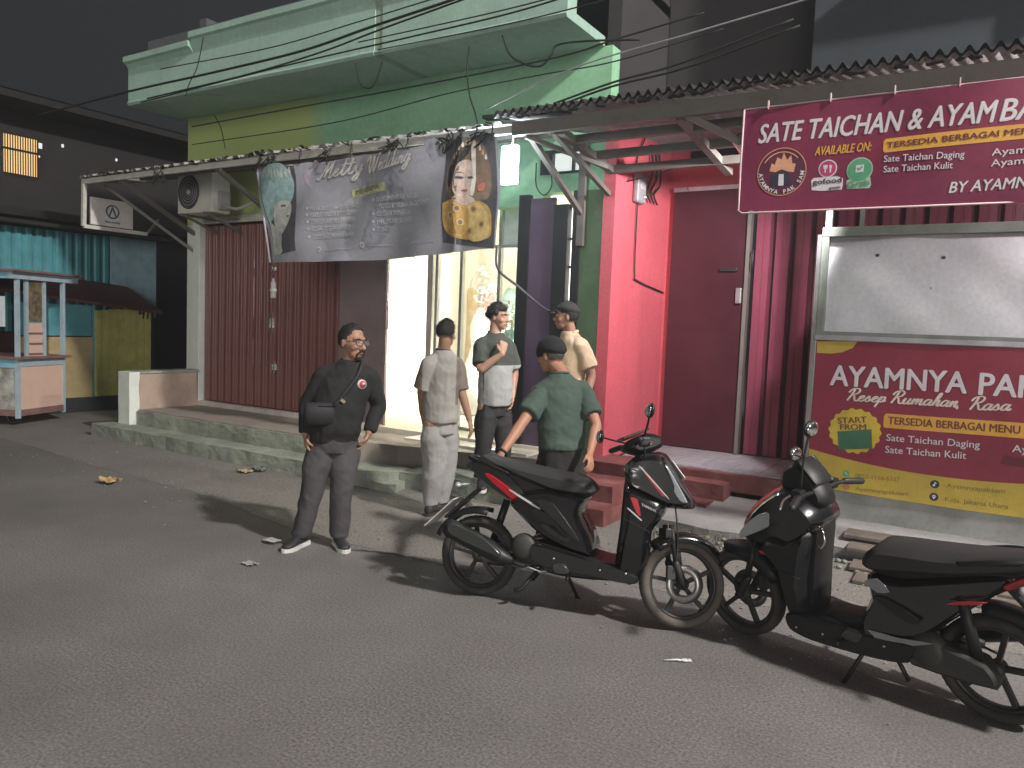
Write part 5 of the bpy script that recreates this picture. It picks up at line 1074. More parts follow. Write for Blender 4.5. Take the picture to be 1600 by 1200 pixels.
for i_, (px_, Y_, col_, nm_) in enumerate(((735, 9.35, (.55, .40, .20), 'gold gown on the back wall rail of the shop, leftmost of three'), (762, 9.35, (.50, .28, .26), 'rose gown on the back wall rail of the shop, middle of three'), (796, 9.35, (.28, .42, .40), 'sea green gown on the back wall rail of the shop, rightmost of three'))):
    g0 = W(px_, 470, Y_); gw_ = thing('hanging_gown', nm_, 'gown', (g0.x, Y_, 1.2), 0, 'gowns on the rail')
    R = [((g0.x + .02 * math.sin(z * 5 + i_), Y_, z), V((w_, 0, 0)), V((0, w_ * .35, 0))) for z, w_ in ((.95, .17), (1.2, .155), (1.5, .13), (1.75, .10), (1.95, .12), (2.15, .13), (2.25, .06))]
    P(MB().loft(R, 18).build('dress', mat('gown_cloth_%d' % i_, col_, rough=.6, bump=.5, bscale=18, var=.25, vscale=9)), gw_); P(MB().tube([(g0.x, Y_, 2.24), (g0.x, Y_, 2.34), (g0.x + .03, Y_, 2.38), (g0.x, Y_ + .02, 2.40)], .006, 6).build('hanger', m_alu), gw_)
rl_ = MB().tube([(-5.7, 9.37, 2.40), (-3.75, 9.37, 2.40)], .012, 8).build('clothes_rail', m_alu); tag(rl_, 'steel clothes rail along the back wall inside the shop', 'rail')
# ================================================================== people
def remesh(mb, name, voxel, mats, parent, matfn=None, smooth_it=4, fold=None, vox_noise=None):
    o = mb.build('tmp_' + name); md = o.modifiers.new('r', 'REMESH'); md.mode = 'VOXEL'; md.voxel_size = voxel; md.use_smooth_shade = True
    if smooth_it: sm = o.modifiers.new('s', 'SMOOTH'); sm.factor = .5; sm.iterations = smooth_it
    dg = bpy.context.evaluated_depsgraph_get(); me = bpy.data.meshes.new_from_object(o.evaluated_get(dg)); bpy.data.objects.remove(o)
    me.name = name; me.materials.clear()
    if fold:
        ns = [v.normal.copy() for v in me.vertices]
        for v, nrm in zip(me.vertices, ns): v.co += nrm * fold(v.co)
    r = link(name, me, parent, mats)
    if matfn:
        for p in me.polygons: p.material_index = matfn(p.center)
    smooth(me); return r
def skin_mat(name, col): return mat(name, col, rough=.5, var=.10, vscale=18, bump=.12, bscale=180, spec=.35)
def chain(b, pts, rad, n=12): b.tube(spline(pts, 4), interp(rad, (len(pts) - 1) * 4 + 1), n, True)
def interp(r, m):
    k = len(r) - 1; R = []
    for i in range(m):
        t = i / (m - 1) * k; j = min(int(t), k - 1); R.append(r[j] + (r[j + 1] - r[j]) * (t - j))
    return R
def fv(yaw): a = math.radians(yaw); return V((math.sin(a), -math.cos(a), 0)), V((math.cos(a), math.sin(a), 0))   # facing, person's left
def torso_rings(T, grow=0.0, sub=4):
    """T: (x, y, z, half width, half depth, yaw)"""
    R = []
    for i in range(len(T) - 1):
        for k_ in range(sub):
            t = k_ / sub; t2 = t * t * (3 - 2 * t); A, B = T[i], T[i + 1]
            x, y, z = (A[j] + (B[j] - A[j]) * (t2 if j < 2 else t) for j in range(3)); hw, hd = (A[j] + (B[j] - A[j]) * t2 + grow for j in (3, 4)); yw = A[5] + (B[5] - A[5]) * t
            f, l = fv(yw); R.append(((x, y, z), l * hw, f * hd))
    x, y, z, hw, hd, yw = T[-1]; f, l = fv(yw); R.append(((x, y, z), l * (hw + grow), f * (hd + grow))); return R
def hand(b, wrist, d, nrm, side, curl=.5, s=1.0):
    """palm + five fingers; d: direction of the fingers, nrm: out of the back of the hand, side: +1 thumb along d x nrm"""
    d = V(d).normalized(); nrm = (V(nrm) - d * V(nrm).dot(d)).normalized(); t = d.cross(nrm) * side; w = V(wrist)
    b.loft([(w - d * .02 * s, t * .026 * s, nrm * .020 * s), (w + d * .015 * s, t * .032 * s, nrm * .019 * s), (w + d * .05 * s, t * .040 * s, nrm * .016 * s), (w + d * .085 * s, t * .041 * s, nrm * .014 * s), (w + d * .095 * s, t * .036 * s, nrm * .010 * s)], 12)
    for k_, (o, L) in enumerate(((.031, .070), (.0105, .080), (-.0105, .074), (-.031, .058))):
        p = w + (d * .082 + t * o) * s; a = 0; pts = [p - d * .02 * s, p]; q_ = p
        for seg in range(3):
            a += curl * (.5 if seg == 0 else .75); dd = d * math.cos(a) - nrm * math.sin(a) + t * o * 2.2 * (1 - min(1, curl)); q_ = q_ + dd * (L / 3) * s * (1.15 if seg == 0 else .95); pts.append(q_)
        b.tube(pts, [.0095 * s, .0092 * s, .0088 * s, .0082 * s, .0072 * s], 8, True)
    p = w + (d * .02 + t * .030) * s; b.tube([p - t * .012 * s, p + (d * .022 + t * .016) * s, p + (d * .046 + t * .022 - nrm * .012) * s, p + (d * .066 + t * .018 - nrm * .022 * (1 + curl)) * s], [.013 * s, .0125 * s, .0105 * s, .008 * s], 8, True)
def head_shape(b, c, yaw, pitch=0.0, roll=0.0, s=1.0):
    """c: head centre; returns the frame (origin, right->left axis l, facing f, up u)"""
    R = Matrix.Rotation(math.radians(yaw), 3, 'Z') @ Matrix.Rotation(math.radians(pitch), 3, 'X') @ Matrix.Rotation(math.radians(roll), 3, 'Y')
    c = V(c); g = lambda x, y, z: c + R @ (V((x, y, z)) * s)      # local: -y is the face
    b.ball(g(0, .012, .025), (.073 * s, .092 * s, .093 * s), 20, 14, R); b.ball(g(0, -.025, -.01), (.064 * s, .068 * s, .085 * s), 18, 12, R)
    b.ball(g(0, -.040, -.062), (.050 * s, .048 * s, .050 * s), 16, 10, R); b.ball(g(0, -.060, -.092), (.028 * s, .024 * s, .020 * s), 12, 8, R)
    b.tube([g(0, -.082, .016), g(0, -.097, -.010), g(0, -.108, -.026)], [.011 * s, .013 * s, .015 * s], 10, True); b.tube([g(-.015, -.095, -.030), g(.015, -.095, -.030)], .009 * s, 8, True)
    b.tube([g(-.045, -.068, .030), g(-.015, -.088, .034), g(.015, -.088, .034), g(.045, -.068, .030)], .011 * s, 8, True)
    b.tube([g(-.022, -.082, -.055), g(0, -.092, -.054), g(.022, -.082, -.055)], .0085 * s, 8, True); b.tube([g(-.018, -.080, -.066), g(0, -.088, -.067), g(.018, -.080, -.066)], .009 * s, 8, True)
    for q_ in (-1, 1):
        b.ball(g(q_ * .040, -.055, -.025), (.024 * s, .026 * s, .024 * s), 10, 8, R); b.ball(g(q_ * .076, .012, -.004), (.010 * s, .020 * s, .032 * s), 10, 8, R @ Matrix.Rotation(q_ * .25, 3, 'Z'))
    return g, R
def face_bits(root, g, R, s=1.0, brow=(.02, .016, .014), lip=(.30, .13, .11)):
    me_ = mat('eye_white', (.62, .60, .57), rough=.25); mi_ = mat('eye_iris', (.02, .014, .010), rough=.2); mbw = mat('eyebrow%d' % int(brow[0] * 1000), brow, rough=.9); ml = mat('lips%d' % int(lip[0] * 1000), lip, rough=.5)
    for q_ in (-1, 1):
        e = MB().ball(g(q_ * .030, -.0795, .012), (.0135 * s, .008 * s, .0065 * s), 10, 8, R).build('eye', me_, root); MB().ball(g(q_ * .030, -.0855, .012), (.0055 * s, .004 * s, .0058 * s), 8, 6, R).build('iris', mi_, e)
        MB().tube([g(q_ * .016, -.096, .030), g(q_ * .033, -.094, .036), g(q_ * .050, -.076, .030)], [.004 * s, .005 * s, .003 * s], 6, True).build('eyebrow', mbw, root)
    MB().tube([g(-.020, -.0905, -.060), g(0, -.100, -.0605), g(.020, -.0905, -.060)], [.003 * s, .005 * s, .003 * s], 6, True).build('lips', ml, root)
def hair_cap(root, g, R, m, fn, s=1.0, grow=.012, rough_=.008, name='hair', voxel=.007, amp=.006):
    """shell over the skull: fn(x, y, z) > 0 keeps it (unit head coordinates, face at -y)"""
    b = MB(); n, k_ = 36, 24; vs = []; idx = {}; fs = []
    for i in range(k_ + 1):
        for j in range(n):
            p = math.pi * i / k_; t = 2 * math.pi * j / n; x, y, z = math.sin(p) * math.cos(t), math.sin(p) * math.sin(t), math.cos(p)
            gr = grow * max(.18, min(1.0, fn(x, y, z) * 5)) if fn(x, y, z) > 0 else 0
            gr += amp * noise.noise(V((x, y, z)) * 5 + V((s * 50, 0, 0))) if gr else 0
            vs.append(g(x * (.073 + gr), .012 + y * (.092 + gr), .025 + z * (.093 + gr))); idx[i, j] = fn(x, y, z) > 0
    for i in range(k_):
        for j in range(n):
            j2 = (j + 1) % n
            if sum((idx[i, j], idx[i, j2], idx[i + 1, j], idx[i + 1, j2])) >= 2: fs.append((i * n + j, i * n + j2, (i + 1) * n + j2, (i + 1) * n + j))
    used = sorted({q_ for f in fs for q_ in f}); mp = {u: i for i, u in enumerate(used)}
    b.add([vs[u] for u in used], [tuple(mp[q_] for q_ in f) for f in fs], True)
    if name == 'hair' and fs:
        cen = g(0, .012, .025); down = R @ V((0, .25, -1)); rnd = random.Random(int(s * 1000) + len(fs))
        for _ in range(1500 if s > 1.05 else 2600):
            f = fs[rnd.randrange(len(fs))]; w = [rnd.random() for _ in f]; t_ = sum(w); p = sum((vs[i] * (x / t_) for i, x in zip(f, w)), V()); nrm = (p - cen).normalized(); d = (down - nrm * down.dot(nrm)) + V((rnd.uniform(-.8, .8), rnd.uniform(-.8, .8), rnd.uniform(-.8, .8))) * .7; d = d.normalized() + nrm * rnd.uniform(.15, .9)
            L = rnd.uniform(.008, .020) * (.55 if s > 1.05 else 1 + grow * 30); sd2 = d.cross(nrm).normalized() * .0011; b.add([p - sd2, p + sd2, p + d.normalized() * L], [(0, 1, 2)])
    o = b.build(name, m, root)
    if name != 'hair': sd_ = o.modifiers.new('t', 'SOLIDIFY'); sd_.thickness = .006; sd_.offset = 0
    return o
def shoe(root, ankle, d, m, msole, L=.27, h=.085):
    d = V((d[0], d[1], 0)).normalized(); t = V((-d.y, d.x, 0)); a = V((ankle[0], ankle[1], 0)); z = ankle[2]; R = []
    for u, w, hh in ((-.075, .020, .05), (-.065, .034, .085), (-.02, .038, .095), (.04, .039, .085), (.10, .045, .062), (.15, .046, .05), (.185, .036, .040), (.20, .018, .030)):
        R.append((a + d * (u * L / .275) + V((0, 0, z + .018 + hh / 2)), t * w, V((0, 0, hh / 2))))
    up_ = MB().loft(R, 14).build('shoe', m, root); S = []
    for zz, gr in ((0.0, .0), (.012, .004), (.026, .002)):
        pass
    prof = [(-.085, .018), (-.075, .036), (-.02, .038), (.03, .036), (.10, .048), (.16, .046), (.195, .030), (.212, .010)]
    pts = [(u, w) for u, w in prof] + [(u, -w) for u, w in reversed(prof)]; n = len(pts); b = MB(); vs = []
    for zz in (0, .028):
        for u, w in pts: q_ = a + d * (u * L / .275) + t * w; vs.append((q_.x, q_.y, z + zz))
    fs = [tuple(range(n - 1, -1, -1)), tuple(range(n, 2 * n))] + [(i, (i + 1) % n, n + (i + 1) % n, n + i) for i in range(n)]
    b.add(vs, fs).build('sole', msole, up_)
    return up_
def view_root(px, py, z, name, label):
    """root stands on height z under pixel px, py; local x runs to the right of the view, local y away from the camera"""
    p = G(px, py, z); a = math.atan2(p.y, p.x) - math.pi / 2
    return thing(name, label, 'person', p, a), p
def folds(amp, sc, seed):
    def f(c):
        q_ = V((c.x * sc, c.y * sc, c.z * sc * .55)) + V((seed, seed * 2.3, 0)); w = noise.noise(q_) ; w2 = noise.noise(q_ * 2.3 + V((w, w, w)))
        w3 = noise.noise(V((c.x * sc * .8 + c.z * sc * .7, c.y * sc * .8, c.z * sc * 1.1 - c.x * sc * .5)) + V((seed * 1.7, 0, seed))); w4 = noise.noise(V((c.x * sc * 2.6 + c.z * sc * 1.2, c.y * sc * 2.6, c.z * sc * 2.2)) + V((seed, seed, 0)))
        return amp * (1 - 2.4 * abs(w)) * .6 + amp * .9 * (.35 - abs(w3)) + amp * .4 * w2 + amp * .45 * (.3 - abs(w4))
    return f
m_sole = mat('white_sole', (.62, .61, .58), rough=.6, var=.15)
def person(root, S):
    """S: dict of joints in the root frame"""
    for a in 'LR':
        q_ = V(S[a + 'sh']); n_ = V(S['neck']); S[a + 'sh'] = tuple(V((q_.x + (n_.x - q_.x) * .16, q_.y + (n_.y - q_.y) * .16, q_.z - .035)))
    sk = S['skin']; b = MB(); hc, hy, hp, hr = S['head']; hs = S.get('hs', 1.0)
    g, R = head_shape(b, hc, hy, hp, hr, hs)
    nk = V(S['neck']); chain(b, [nk - V((0, 0, .03)), nk + V((0, 0, .02)), V(g(0, .022, -.055))], [.068, .056, .052])
    T = S['torso']; b.loft(torso_rings(T, -.035), 20)
    for a in ('L', 'R'):
        sh_, el, wr = (V(S[a + k_]) for k_ in ('sh', 'el', 'wr')); th_k = S.get('arm', 1.0)
        chain(b, [sh_, sh_.lerp(el, .5), el, el.lerp(wr, .35), wr], [.052 * th_k, .046 * th_k, .038 * th_k, .039 * th_k, .027])
        hd = S.get(a + 'hand')
        if hd: hand(b, wr, *hd)
        hp_, kn, an = (V(S[a + k_]) for k_ in ('hip', 'kn', 'an'))
        chain(b, [hp_, hp_.lerp(kn, .5), kn, kn.lerp(an, .35), an], [.085, .072, .052, .054, .036])
    body = remesh(b, 'body', .0065, [sk], root, smooth_it=2)
    face_bits(root, g, R, hs, S.get('brow', (.02, .016, .014)), S.get('lip', (.30, .13, .11)))
    # trousers
    b = MB(); k0 = S.get('leg', 1.0); hem = S.get('hem', .0)
    b.loft(torso_rings(S['hips'], .012), 20)
    for a in ('L', 'R'):
        hp_, kn, an = (V(S[a + k_]) for k_ in ('hip', 'kn', 'an')); an2 = an + V((0, 0, hem)); LR = S.get('legr', (.102, .092, .072, .070, .060))
        pts = [hp_ + V((0, 0, .03)), hp_ - V((0, 0, .09)), hp_.lerp(kn, .55), kn, kn.lerp(an2, .45), an2]; b.tube(spline(pts, 5), interp([LR[0] * .72] + [q_ * k0 for q_ in LR], 26), 16)
    remesh(b, 'trousers', .009, S['tmat'], root, S.get('tfn'), 3, folds(.012, 6, S.get('seed', 1) + 5))
    # shirt
    b = MB(); b.loft(torso_rings(S['shirt'], .009), 22)
    for a in ('L', 'R'):
        sh_, el, wr = (V(S[a + k_]) for k_ in ('sh', 'el', 'wr')); sl = S['sleeve']; sr = S.get('sler', (.072, .064, .058, .052))
        n_ = V(S['neck']); inner = V((sh_.x + (n_.x - sh_.x) * .72, sh_.y + (n_.y - sh_.y) * .72, n_.z - .062)); sr = [q_ * .87 for q_ in sr]
        if sl >= 1: pts = [inner, sh_, sh_.lerp(el, .5), el, el.lerp(wr, .5), el.lerp(wr, .93)]; rr = [.048, sr[0], sr[1], sr[2], sr[3], sr[3] * .88]
        else: pts = [inner, sh_, sh_.lerp(el, sl * .5), sh_.lerp(el, sl)]; rr = [.046, sr[0], sr[1] * 1.04, sr[1] * 1.08]
        b.tube(spline(pts, 4), interp(rr, (len(pts) - 1) * 4 + 1), 16)
    shirt = remesh(b, 'shirt', .009, S['smat'], root, S.get('sfn'), 3, folds(S.get('samp', .011), S.get('ssc', 6), S.get('seed', 1)))
    # collar
    n0 = V(S['neck']) + V((0, 0, S.get('colz', -.005))); f_, l_ = fv(S['shirt'][-1][5]); cr_ = S.get('colr', .066); pts = []
    for i in range(25):
        t = 2 * math.pi * i / 24; pts.append(n0 + l_ * (cr_ * math.cos(t)) + f_ * (cr_ * math.sin(t)) + V((0, 0, -.016 * math.sin(t))))
    MB().tube(pts, S.get('colt', .009), 8).build('collar', S.get('colm', S['smat'][0]), shirt)
    for a in ('L', 'R'):
        if S.get(a + 'toe'): shoe(root, V(S[a + 'an']) + V((0, 0, -S[a + 'an'][2] + S.get('gz', 0))), S[a + 'toe'], S['shoe'], S.get('sole', m_sole))
    return body, shirt, g, R
m_hairk = mat('black_hair', (.014, .012, .011), rough=.65, var=.3, vscale=60, bump=.5, bscale=220)
# ---- man in black sweater
r1, p1_ = view_root(518, 852, 0, 'person', 'man in black sweater and glasses with sling bag standing on the road')
ft = 208.0
S = dict(skin=skin_mat('skin_tan', (.36, .195, .135)), seed=1, hs=1.11,
 head=((.12, -.02, 1.535), 42, 4, 0), neck=(.105, .0, 1.405),
 torso=[(.0, 0, .80, .150, .110, -4), (.02, -.01, 1.0, .160, .130, -4), (.06, -.01, 1.18, .172, .122, -4), (.09, 0, 1.32, .165, .100, -4), (.10, 0, 1.40, .08, .07, -4)],
 shirt=[(.0, -.005, .80, .160, .122, -4), (.01, -.015, .90, .176, .142, -4), (.03, -.015, 1.04, .178, .142, -4), (.06, -.01, 1.18, .185, .130, -4), (.085, 0, 1.31, .172, .105, -4), (.10, 0, 1.385, .085, .075, -4), (.103, 0, 1.40, .055, .055, -4)],
 hips=[(.01, 0, .72, .150, .110, -4), (0, 0, .80, .158, .118, -4), (0, 0, .88, .150, .112, -4)],
 Rsh=(-.105, .01, 1.325), Rel=(-.195, .04, 1.06), Rwr=(-.205, -.02, .845), Lsh=(.275, .02, 1.32), Lel=(.325, .07, 1.06), Lwr=(.255, -.03, .86),
 Rhand=((.12, -.12, -1), (-.9, -.2, 0), -1, .55), Lhand=((-.4, .15, -1), (.9, -.2, .2), 1, .4),
 Rhip=(-.085, 0, .80), Rkn=(-.145, -.04, .44), Ran=(-.225, .0, .09), Lhip=(.085, 0, .80), Lkn=(.065, -.06, .44), Lan=(.055, -.03, .09),
 Rtoe=(-.5, -.75), Ltoe=(.25, -.95), shoe=mat('black_sneaker', (.022, .022, .024), rough=.6), sleeve=1, sler=(.080, .074, .066, .058), samp=.013,
 smat=[mat('black_sweater', (.016, .0155, .016), rough=.9, var=.2, vscale=8, bump=.3, bscale=250)], tmat=[mat('charcoal_jeans', (.062, .058, .061), rough=.85, var=.3, vscale=5, bump=.3, bscale=200)], legr=(.110, .100, .080, .074, .066), hem=-.01, arm=1.1, colt=.011)
bd1, shirt1, g, R = person(r1, S)
hair_cap(r1, g, R, m_hairk, lambda x, y, z: (z - .30 if y < -.2 else z + .25 + y * 1.2 if y < .25 else z + .62) - (.45 if (y < -.55 and z < .9) else 0), 1.11, .010)
m_brd = mat('beard', (.022, .017, .015), rough=.9, bump=.5, bscale=300)
MB().tube([g(-.030, -.086, -.066), g(-.018, -.098, -.047), g(0, -.106, -.044), g(.018, -.098, -.047), g(.030, -.086, -.066)], [.005, .006, .006, .006, .005], 8, True).build('moustache', m_brd, r1)
MB().ball(g(0, -.064, -.094), (.032, .026, .022), 14, 8, R).tube([g(-.030, -.084, -.066), g(-.028, -.078, -.085)], .006, 6, True).tube([g(.030, -.084, -.066), g(.028, -.078, -.085)], .006, 6, True).build('beard', m_brd, r1)

m_gf = mat('glasses_frame', (.03, .02, .02), rough=.3); gb_ = MB()
for q_ in (-1, 1):
    gb_.tube([g(q_ * .033 + .026 * math.cos(t), -.108 + .010 * abs(math.cos(t)) * (1 if q_ * math.cos(t) > 0 else 0), .010 + .020 * math.sin(t)) for t in [2 * math.pi * i / 20 for i in range(21)]], .0026, 6)
    gb_.tube([g(q_ * .058, -.098, .016), g(q_ * .080, -.03, .014), g(q_ * .080, .02, .008)], .0022, 5)
gb_.tube([g(-.008, -.110, .014), g(.008, -.110, .014)], .0025, 5); gl = gb_.build('glasses', m_gf, r1)
for q_ in (-1, 1): MB().add([g(q_ * .033 + .024 * math.cos(t), -.107 + .008 * abs(math.cos(t)) * (1 if q_ * math.cos(t) > 0 else 0), .010 + .018 * math.sin(t)) for t in [2 * math.pi * i / 16 for i in range(16)]], [tuple(range(16))]).build('lens', mat('glasses_lens', (.9, .9, .9), rough=.02, alpha=.12, spec=.8), gl)
# sling bag, its strap and the sweater badge
bag = MB().loft([((-.085, -.135, .93), V((.105, .02, 0)), V((0, .03, 0))), ((-.09, -.155, .95), V((.118, .02, 0)), V((0, .042, 0))), ((-.095, -.16, 1.03), V((.120, .02, 0)), V((0, .044, 0))), ((-.10, -.15, 1.10), V((.112, .02, 0)), V((0, .034, 0)))], 20).build('sling_bag', mat('black_canvas', (.014, .014, .016), rough=.7, bump=.3, bscale=200), r1)
MB().tube([(-.20, -.165, 1.075), (-.10, -.198, 1.08), (.01, -.175, 1.08)], .003, 5).build('zip', m_black, bag)
MB().tube(spline([(-.0, -.165, 1.08), (.045, -.162, 1.14), (.10, -.150, 1.21), (.16, -.125, 1.30), (.19, -.06, 1.38), (.17, .06, 1.38), (.05, .14, 1.2)], 5), .015, 8).build('strap', mat('strap_webbing', (.016, .016, .018), rough=.7), bag)
MB().bar((.045, -.178, 1.128), (.072, -.175, 1.105), .012, .022).build('buckle', mat('brass', (.75, .65, .42), rough=.2, metal=.9), bag)
def badge(dx, dz, r, y, m, name, par, a0=0, a1=360):
    MB().add([(.185, y - .145 - .004, 1.235)] + [(.185 + dx + r * .8 * math.cos(math.radians(a)), y - .148 + .055 * (r * math.cos(math.radians(a)) + dx) / .03 * .55, 1.235 + dz + r * math.sin(math.radians(a))) for a in range(a0, a1 + 1, 15)], [(0, i, i + 1) for i in range(1, (a1 - a0) // 15 + 1)]).build(name, m, par)
bdg = MB().lathe([(0, -.006), (.034, -.004), (.036, .012)], 'Y', (0, 0, 0), 24).xf(Matrix.Translation((.195, -.128, 1.235)) @ Matrix.Rotation(math.radians(30), 4, 'Z')).build('badge', mat('badge_white', (.55, .53, .53), rough=.7), shirt1)
MB().lathe([(0, -.009), (.026, -.008), (.027, .0)], 'Y', (0, 0, 0), 22).xf(Matrix.Translation((.195, -.129, 1.237)) @ Matrix.Rotation(math.radians(30), 4, 'Z')).build('badge_field', mat('badge_red', (.40, .05, .06), rough=.7), bdg)
MB().lathe([(0, -.012), (.010, -.011), (.011, -.004)], 'Y', (0, 0, 0), 12).xf(Matrix.Translation((.201, -.128, 1.240)) @ Matrix.Rotation(math.radians(30), 4, 'Z')).build('badge_figure', MATS['badge_white'], bdg)
# ---- man in grey seen from behind
r2, p2_ = view_root(683, 806, 0, 'person', 'man in grey shirt and baggy grey trousers seen from behind')
S = dict(skin=skin_mat('skin_brown', (.30, .17, .115)), seed=12, hs=.98,
 head=((.03, .0, 1.615), 152, 6, 0), neck=(.015, 0, 1.475),
 torso=[(.0, 0, .86, .125, .095, 150), (.0, 0, 1.05, .135, .10, 150), (.0, 0, 1.25, .15, .105, 150), (.0, 0, 1.40, .15, .09, 150), (.01, 0, 1.47, .07, .06, 150)],
 shirt=[(.0, 0, .845, .150, .135, 150), (-.005, 0, .98, .148, .125, 150), (0, 0, 1.12, .152, .118, 150), (0, 0, 1.28, .165, .118, 150), (.0, 0, 1.385, .155, .095, 150), (.012, 0, 1.455, .075, .065, 150), (.015, 0, 1.472, .052, .05, 150)],
 hips=[(0, 0, .74, .122, .10, 150), (0, 0, .86, .115, .09, 150), (0, 0, .95, .12, .095, 150)],
 Lsh=(-.135, -.07, 1.38), Lel=(-.17, -.02, 1.12), Lwr=(-.16, .10, .90), Rsh=(.145, .05, 1.385), Rel=(.18, .0, 1.11), Rwr=(.26, -.01, .86),
 Lhand=((.1, .4, -1), (-1, 0, 0), 1, .4), Rhand=((.18, -.1, -1), (.9, -.3, .1), -1, .4),
 Lhip=(-.065, -.04, .82), Lkn=(-.04, -.0, .45), Lan=(-.055, .02, .08), Rhip=(.065, .04, .82), Rkn=(.06, .10, .45), Ran=(.03, .12, .08),
 Ltoe=(.5, .85), Rtoe=(.6, .8), shoe=mat('dark_sandal', (.03, .026, .024), rough=.7), sole=mat('dark_sole', (.04, .035, .03), rough=.7), sleeve=.95, sler=(.078, .078, .06, .055),
 smat=[mat('grey_shirt', (.30, .285, .265), rough=.9, var=.12, bump=.2, bscale=200), mat('brown_grey_sleeve', (.155, .130, .112), rough=.9, var=.12)], sfn=lambda c: 1 if (c.x > .125 and c.z > 1.0) or c.x < -.165 else 0,
 tmat=[mat('baggy_grey_cotton', (.30, .295, .285), rough=.9, var=.15, vscale=4, bump=.2, bscale=150)], legr=(.100, .106, .100, .092, .060), hem=.02, colm=mat('collar_brown', (.14, .10, .09), rough=.9))
_, sh2, g, R = person(r2, S)
hair_cap(r2, g, R, m_hairk, lambda x, y, z: z + .45 if y > -.1 else z - .35, .98, .012)
# ---- boy with raised hand
r3, p3_ = view_root(767, 763, .165, 'person', 'young man in two tone green and grey shirt holding hand to his neck')
S = dict(skin=skin_mat('skin_light_brown', (.40, .235, .165)), seed=23, hs=.98,
 head=((.01, -.01, 1.615), 62, 2, 0), neck=(-.015, 0, 1.475),
 torso=[(.0, 0, .82, .13, .09, 38), (.0, 0, 1.02, .135, .10, 38), (0, 0, 1.22, .155, .105, 38), (-.01, 0, 1.38, .16, .09, 38), (-.015, 0, 1.47, .07, .06, 38)],
 shirt=[(.01, 0, .80, .165, .125, 38), (.01, -.01, .95, .162, .128, 38), (.005, -.01, 1.1, .165, .122, 38), (0, 0, 1.25, .172, .115, 38), (-.01, 0, 1.38, .168, .095, 38), (-.015, 0, 1.455, .08, .068, 38), (-.015, 0, 1.472, .052, .05, 38)],
 hips=[(0, 0, .70, .135, .10, 38), (0, 0, .82, .135, .10, 38), (0, 0, .92, .125, .09, 38)],
 Rsh=(-.155, -.10, 1.39), Rel=(-.135, -.20, 1.14), Rwr=(.055, -.235, 1.285), Lsh=(.135, .11, 1.385), Lel=(.185, .15, 1.10), Lwr=(.17, .03, .88),
 Rhand=((.15, .25, 1), (.35, -1, .1), -1, .75), Lhand=((-.1, -.3, -1), (1, .3, 0), 1, .5),
 Lhip=(.07, .055, .78), Lkn=(.10, .02, .44), Lan=(.105, .06, .08), Rhip=(-.07, -.055, .78), Rkn=(-.085, -.09, .44), Ran=(-.10, -.03, .08),
 Ltoe=(.6, -.7), Rtoe=(.1, -1), shoe=MATS['black_sneaker'], sleeve=.82, sler=(.074, .080, .06, .05),
 smat=[mat('dark_green_cloth', (.045, .052, .044), rough=.9, var=.15, bump=.2, bscale=200), mat('light_grey_cloth', (.27, .275, .275), rough=.9, var=.1, bump=.2, bscale=200)], sfn=lambda c: 1 if c.z < 1.175 and abs(c.x) < .24 and not (c.x < -.10 and c.y < -.14) else 0,
 tmat=[mat('black_trousers', (.018, .017, .018), rough=.85, var=.2)], legr=(.105, .096, .078, .070, .062), gz=0.0)
_, sh3, g, R = person(r3, S)
hair_cap(r3, g, R, m_hairk, lambda x, y, z: (z + .38 if y > .1 else z + .05 if y > -.35 else z - .42), .98, .024, amp=.02)
# ---- man in tan polo and cap
r4, p4_ = view_root(876, 766, .165, 'person', 'man in tan polo shirt and black cap looking left beside the green wall')
S = dict(skin=skin_mat('skin_brown2', (.32, .175, .12)), seed=34, hs=1.02,
 head=((-.02, .0, 1.645), -88, 0, 0), neck=(.02, .0, 1.505),
 torso=[(.0, 0, .90, .15, .12, -75), (.02, 0, 1.1, .16, .125, -75), (.04, 0, 1.28, .17, .12, -75), (.04, 0, 1.42, .165, .10, -75), (.02, 0, 1.50, .075, .065, -75)],
 shirt=[(.02, 0, .84, .17, .135, -72), (.02, 0, 1.0, .172, .142, -72), (.03, 0, 1.14, .174, .14, -72), (.04, 0, 1.28, .182, .130, -72), (.045, 0, 1.41, .172, .105, -72), (.025, 0, 1.485, .085, .075, -72), (.02, 0, 1.505, .058, .058, -72)],
 hips=[(.02, 0, .74, .145, .11, -75), (.01, 0, .86, .15, .115, -75), (.01, 0, .95, .14, .105, -75)],
 Lsh=(.14, -.16, 1.42), Lel=(.235, -.14, 1.13), Lwr=(.20, -.22, .90), Rsh=(.0, .17, 1.42), Rel=(-.06, .22, 1.15), Rwr=(-.20, .2, 1.0),
 Lhand=((-.15, -.2, -1), (1, -.3, 0), 1, .4), Rhand=((-.8, 0, -.3), (0, .3, 1), -1, .5),
 Lhip=(.04, -.085, .82), Lkn=(.02, -.09, .46), Lan=(.05, -.08, .08), Rhip=(.0, .085, .82), Rkn=(-.03, .09, .46), Ran=(.0, .09, .08),
 Ltoe=(-1, -.2), Rtoe=(-1, .1), shoe=MATS['dark_sandal'], sole=MATS['dark_sole'], sleeve=.78, sler=(.086, .088, .07, .06), arm=1.12, hem=-.01,
 smat=[mat('tan_polo', (.60, .445, .30), rough=.9, var=.08, bump=.25, bscale=250)], tmat=[MATS['black_trousers']], colt=.017, colr=.068)
_, sh4, g, R = person(r4, S)
hair_cap(r4, g, R, m_hairk, lambda x, y, z: z + .55 if y > .15 else z + .15 if y > -.1 else z - .6, 1.02, .010)
m_cap = mat('black_cap', (.020, .020, .022), rough=.8, var=.2, bump=.2, bscale=200)
cap = hair_cap(r4, g, R, m_cap, lambda x, y, z: z - .18 + .12 * y, 1.02, .024, name='cap', amp=.001)
b = MB(); vs = []
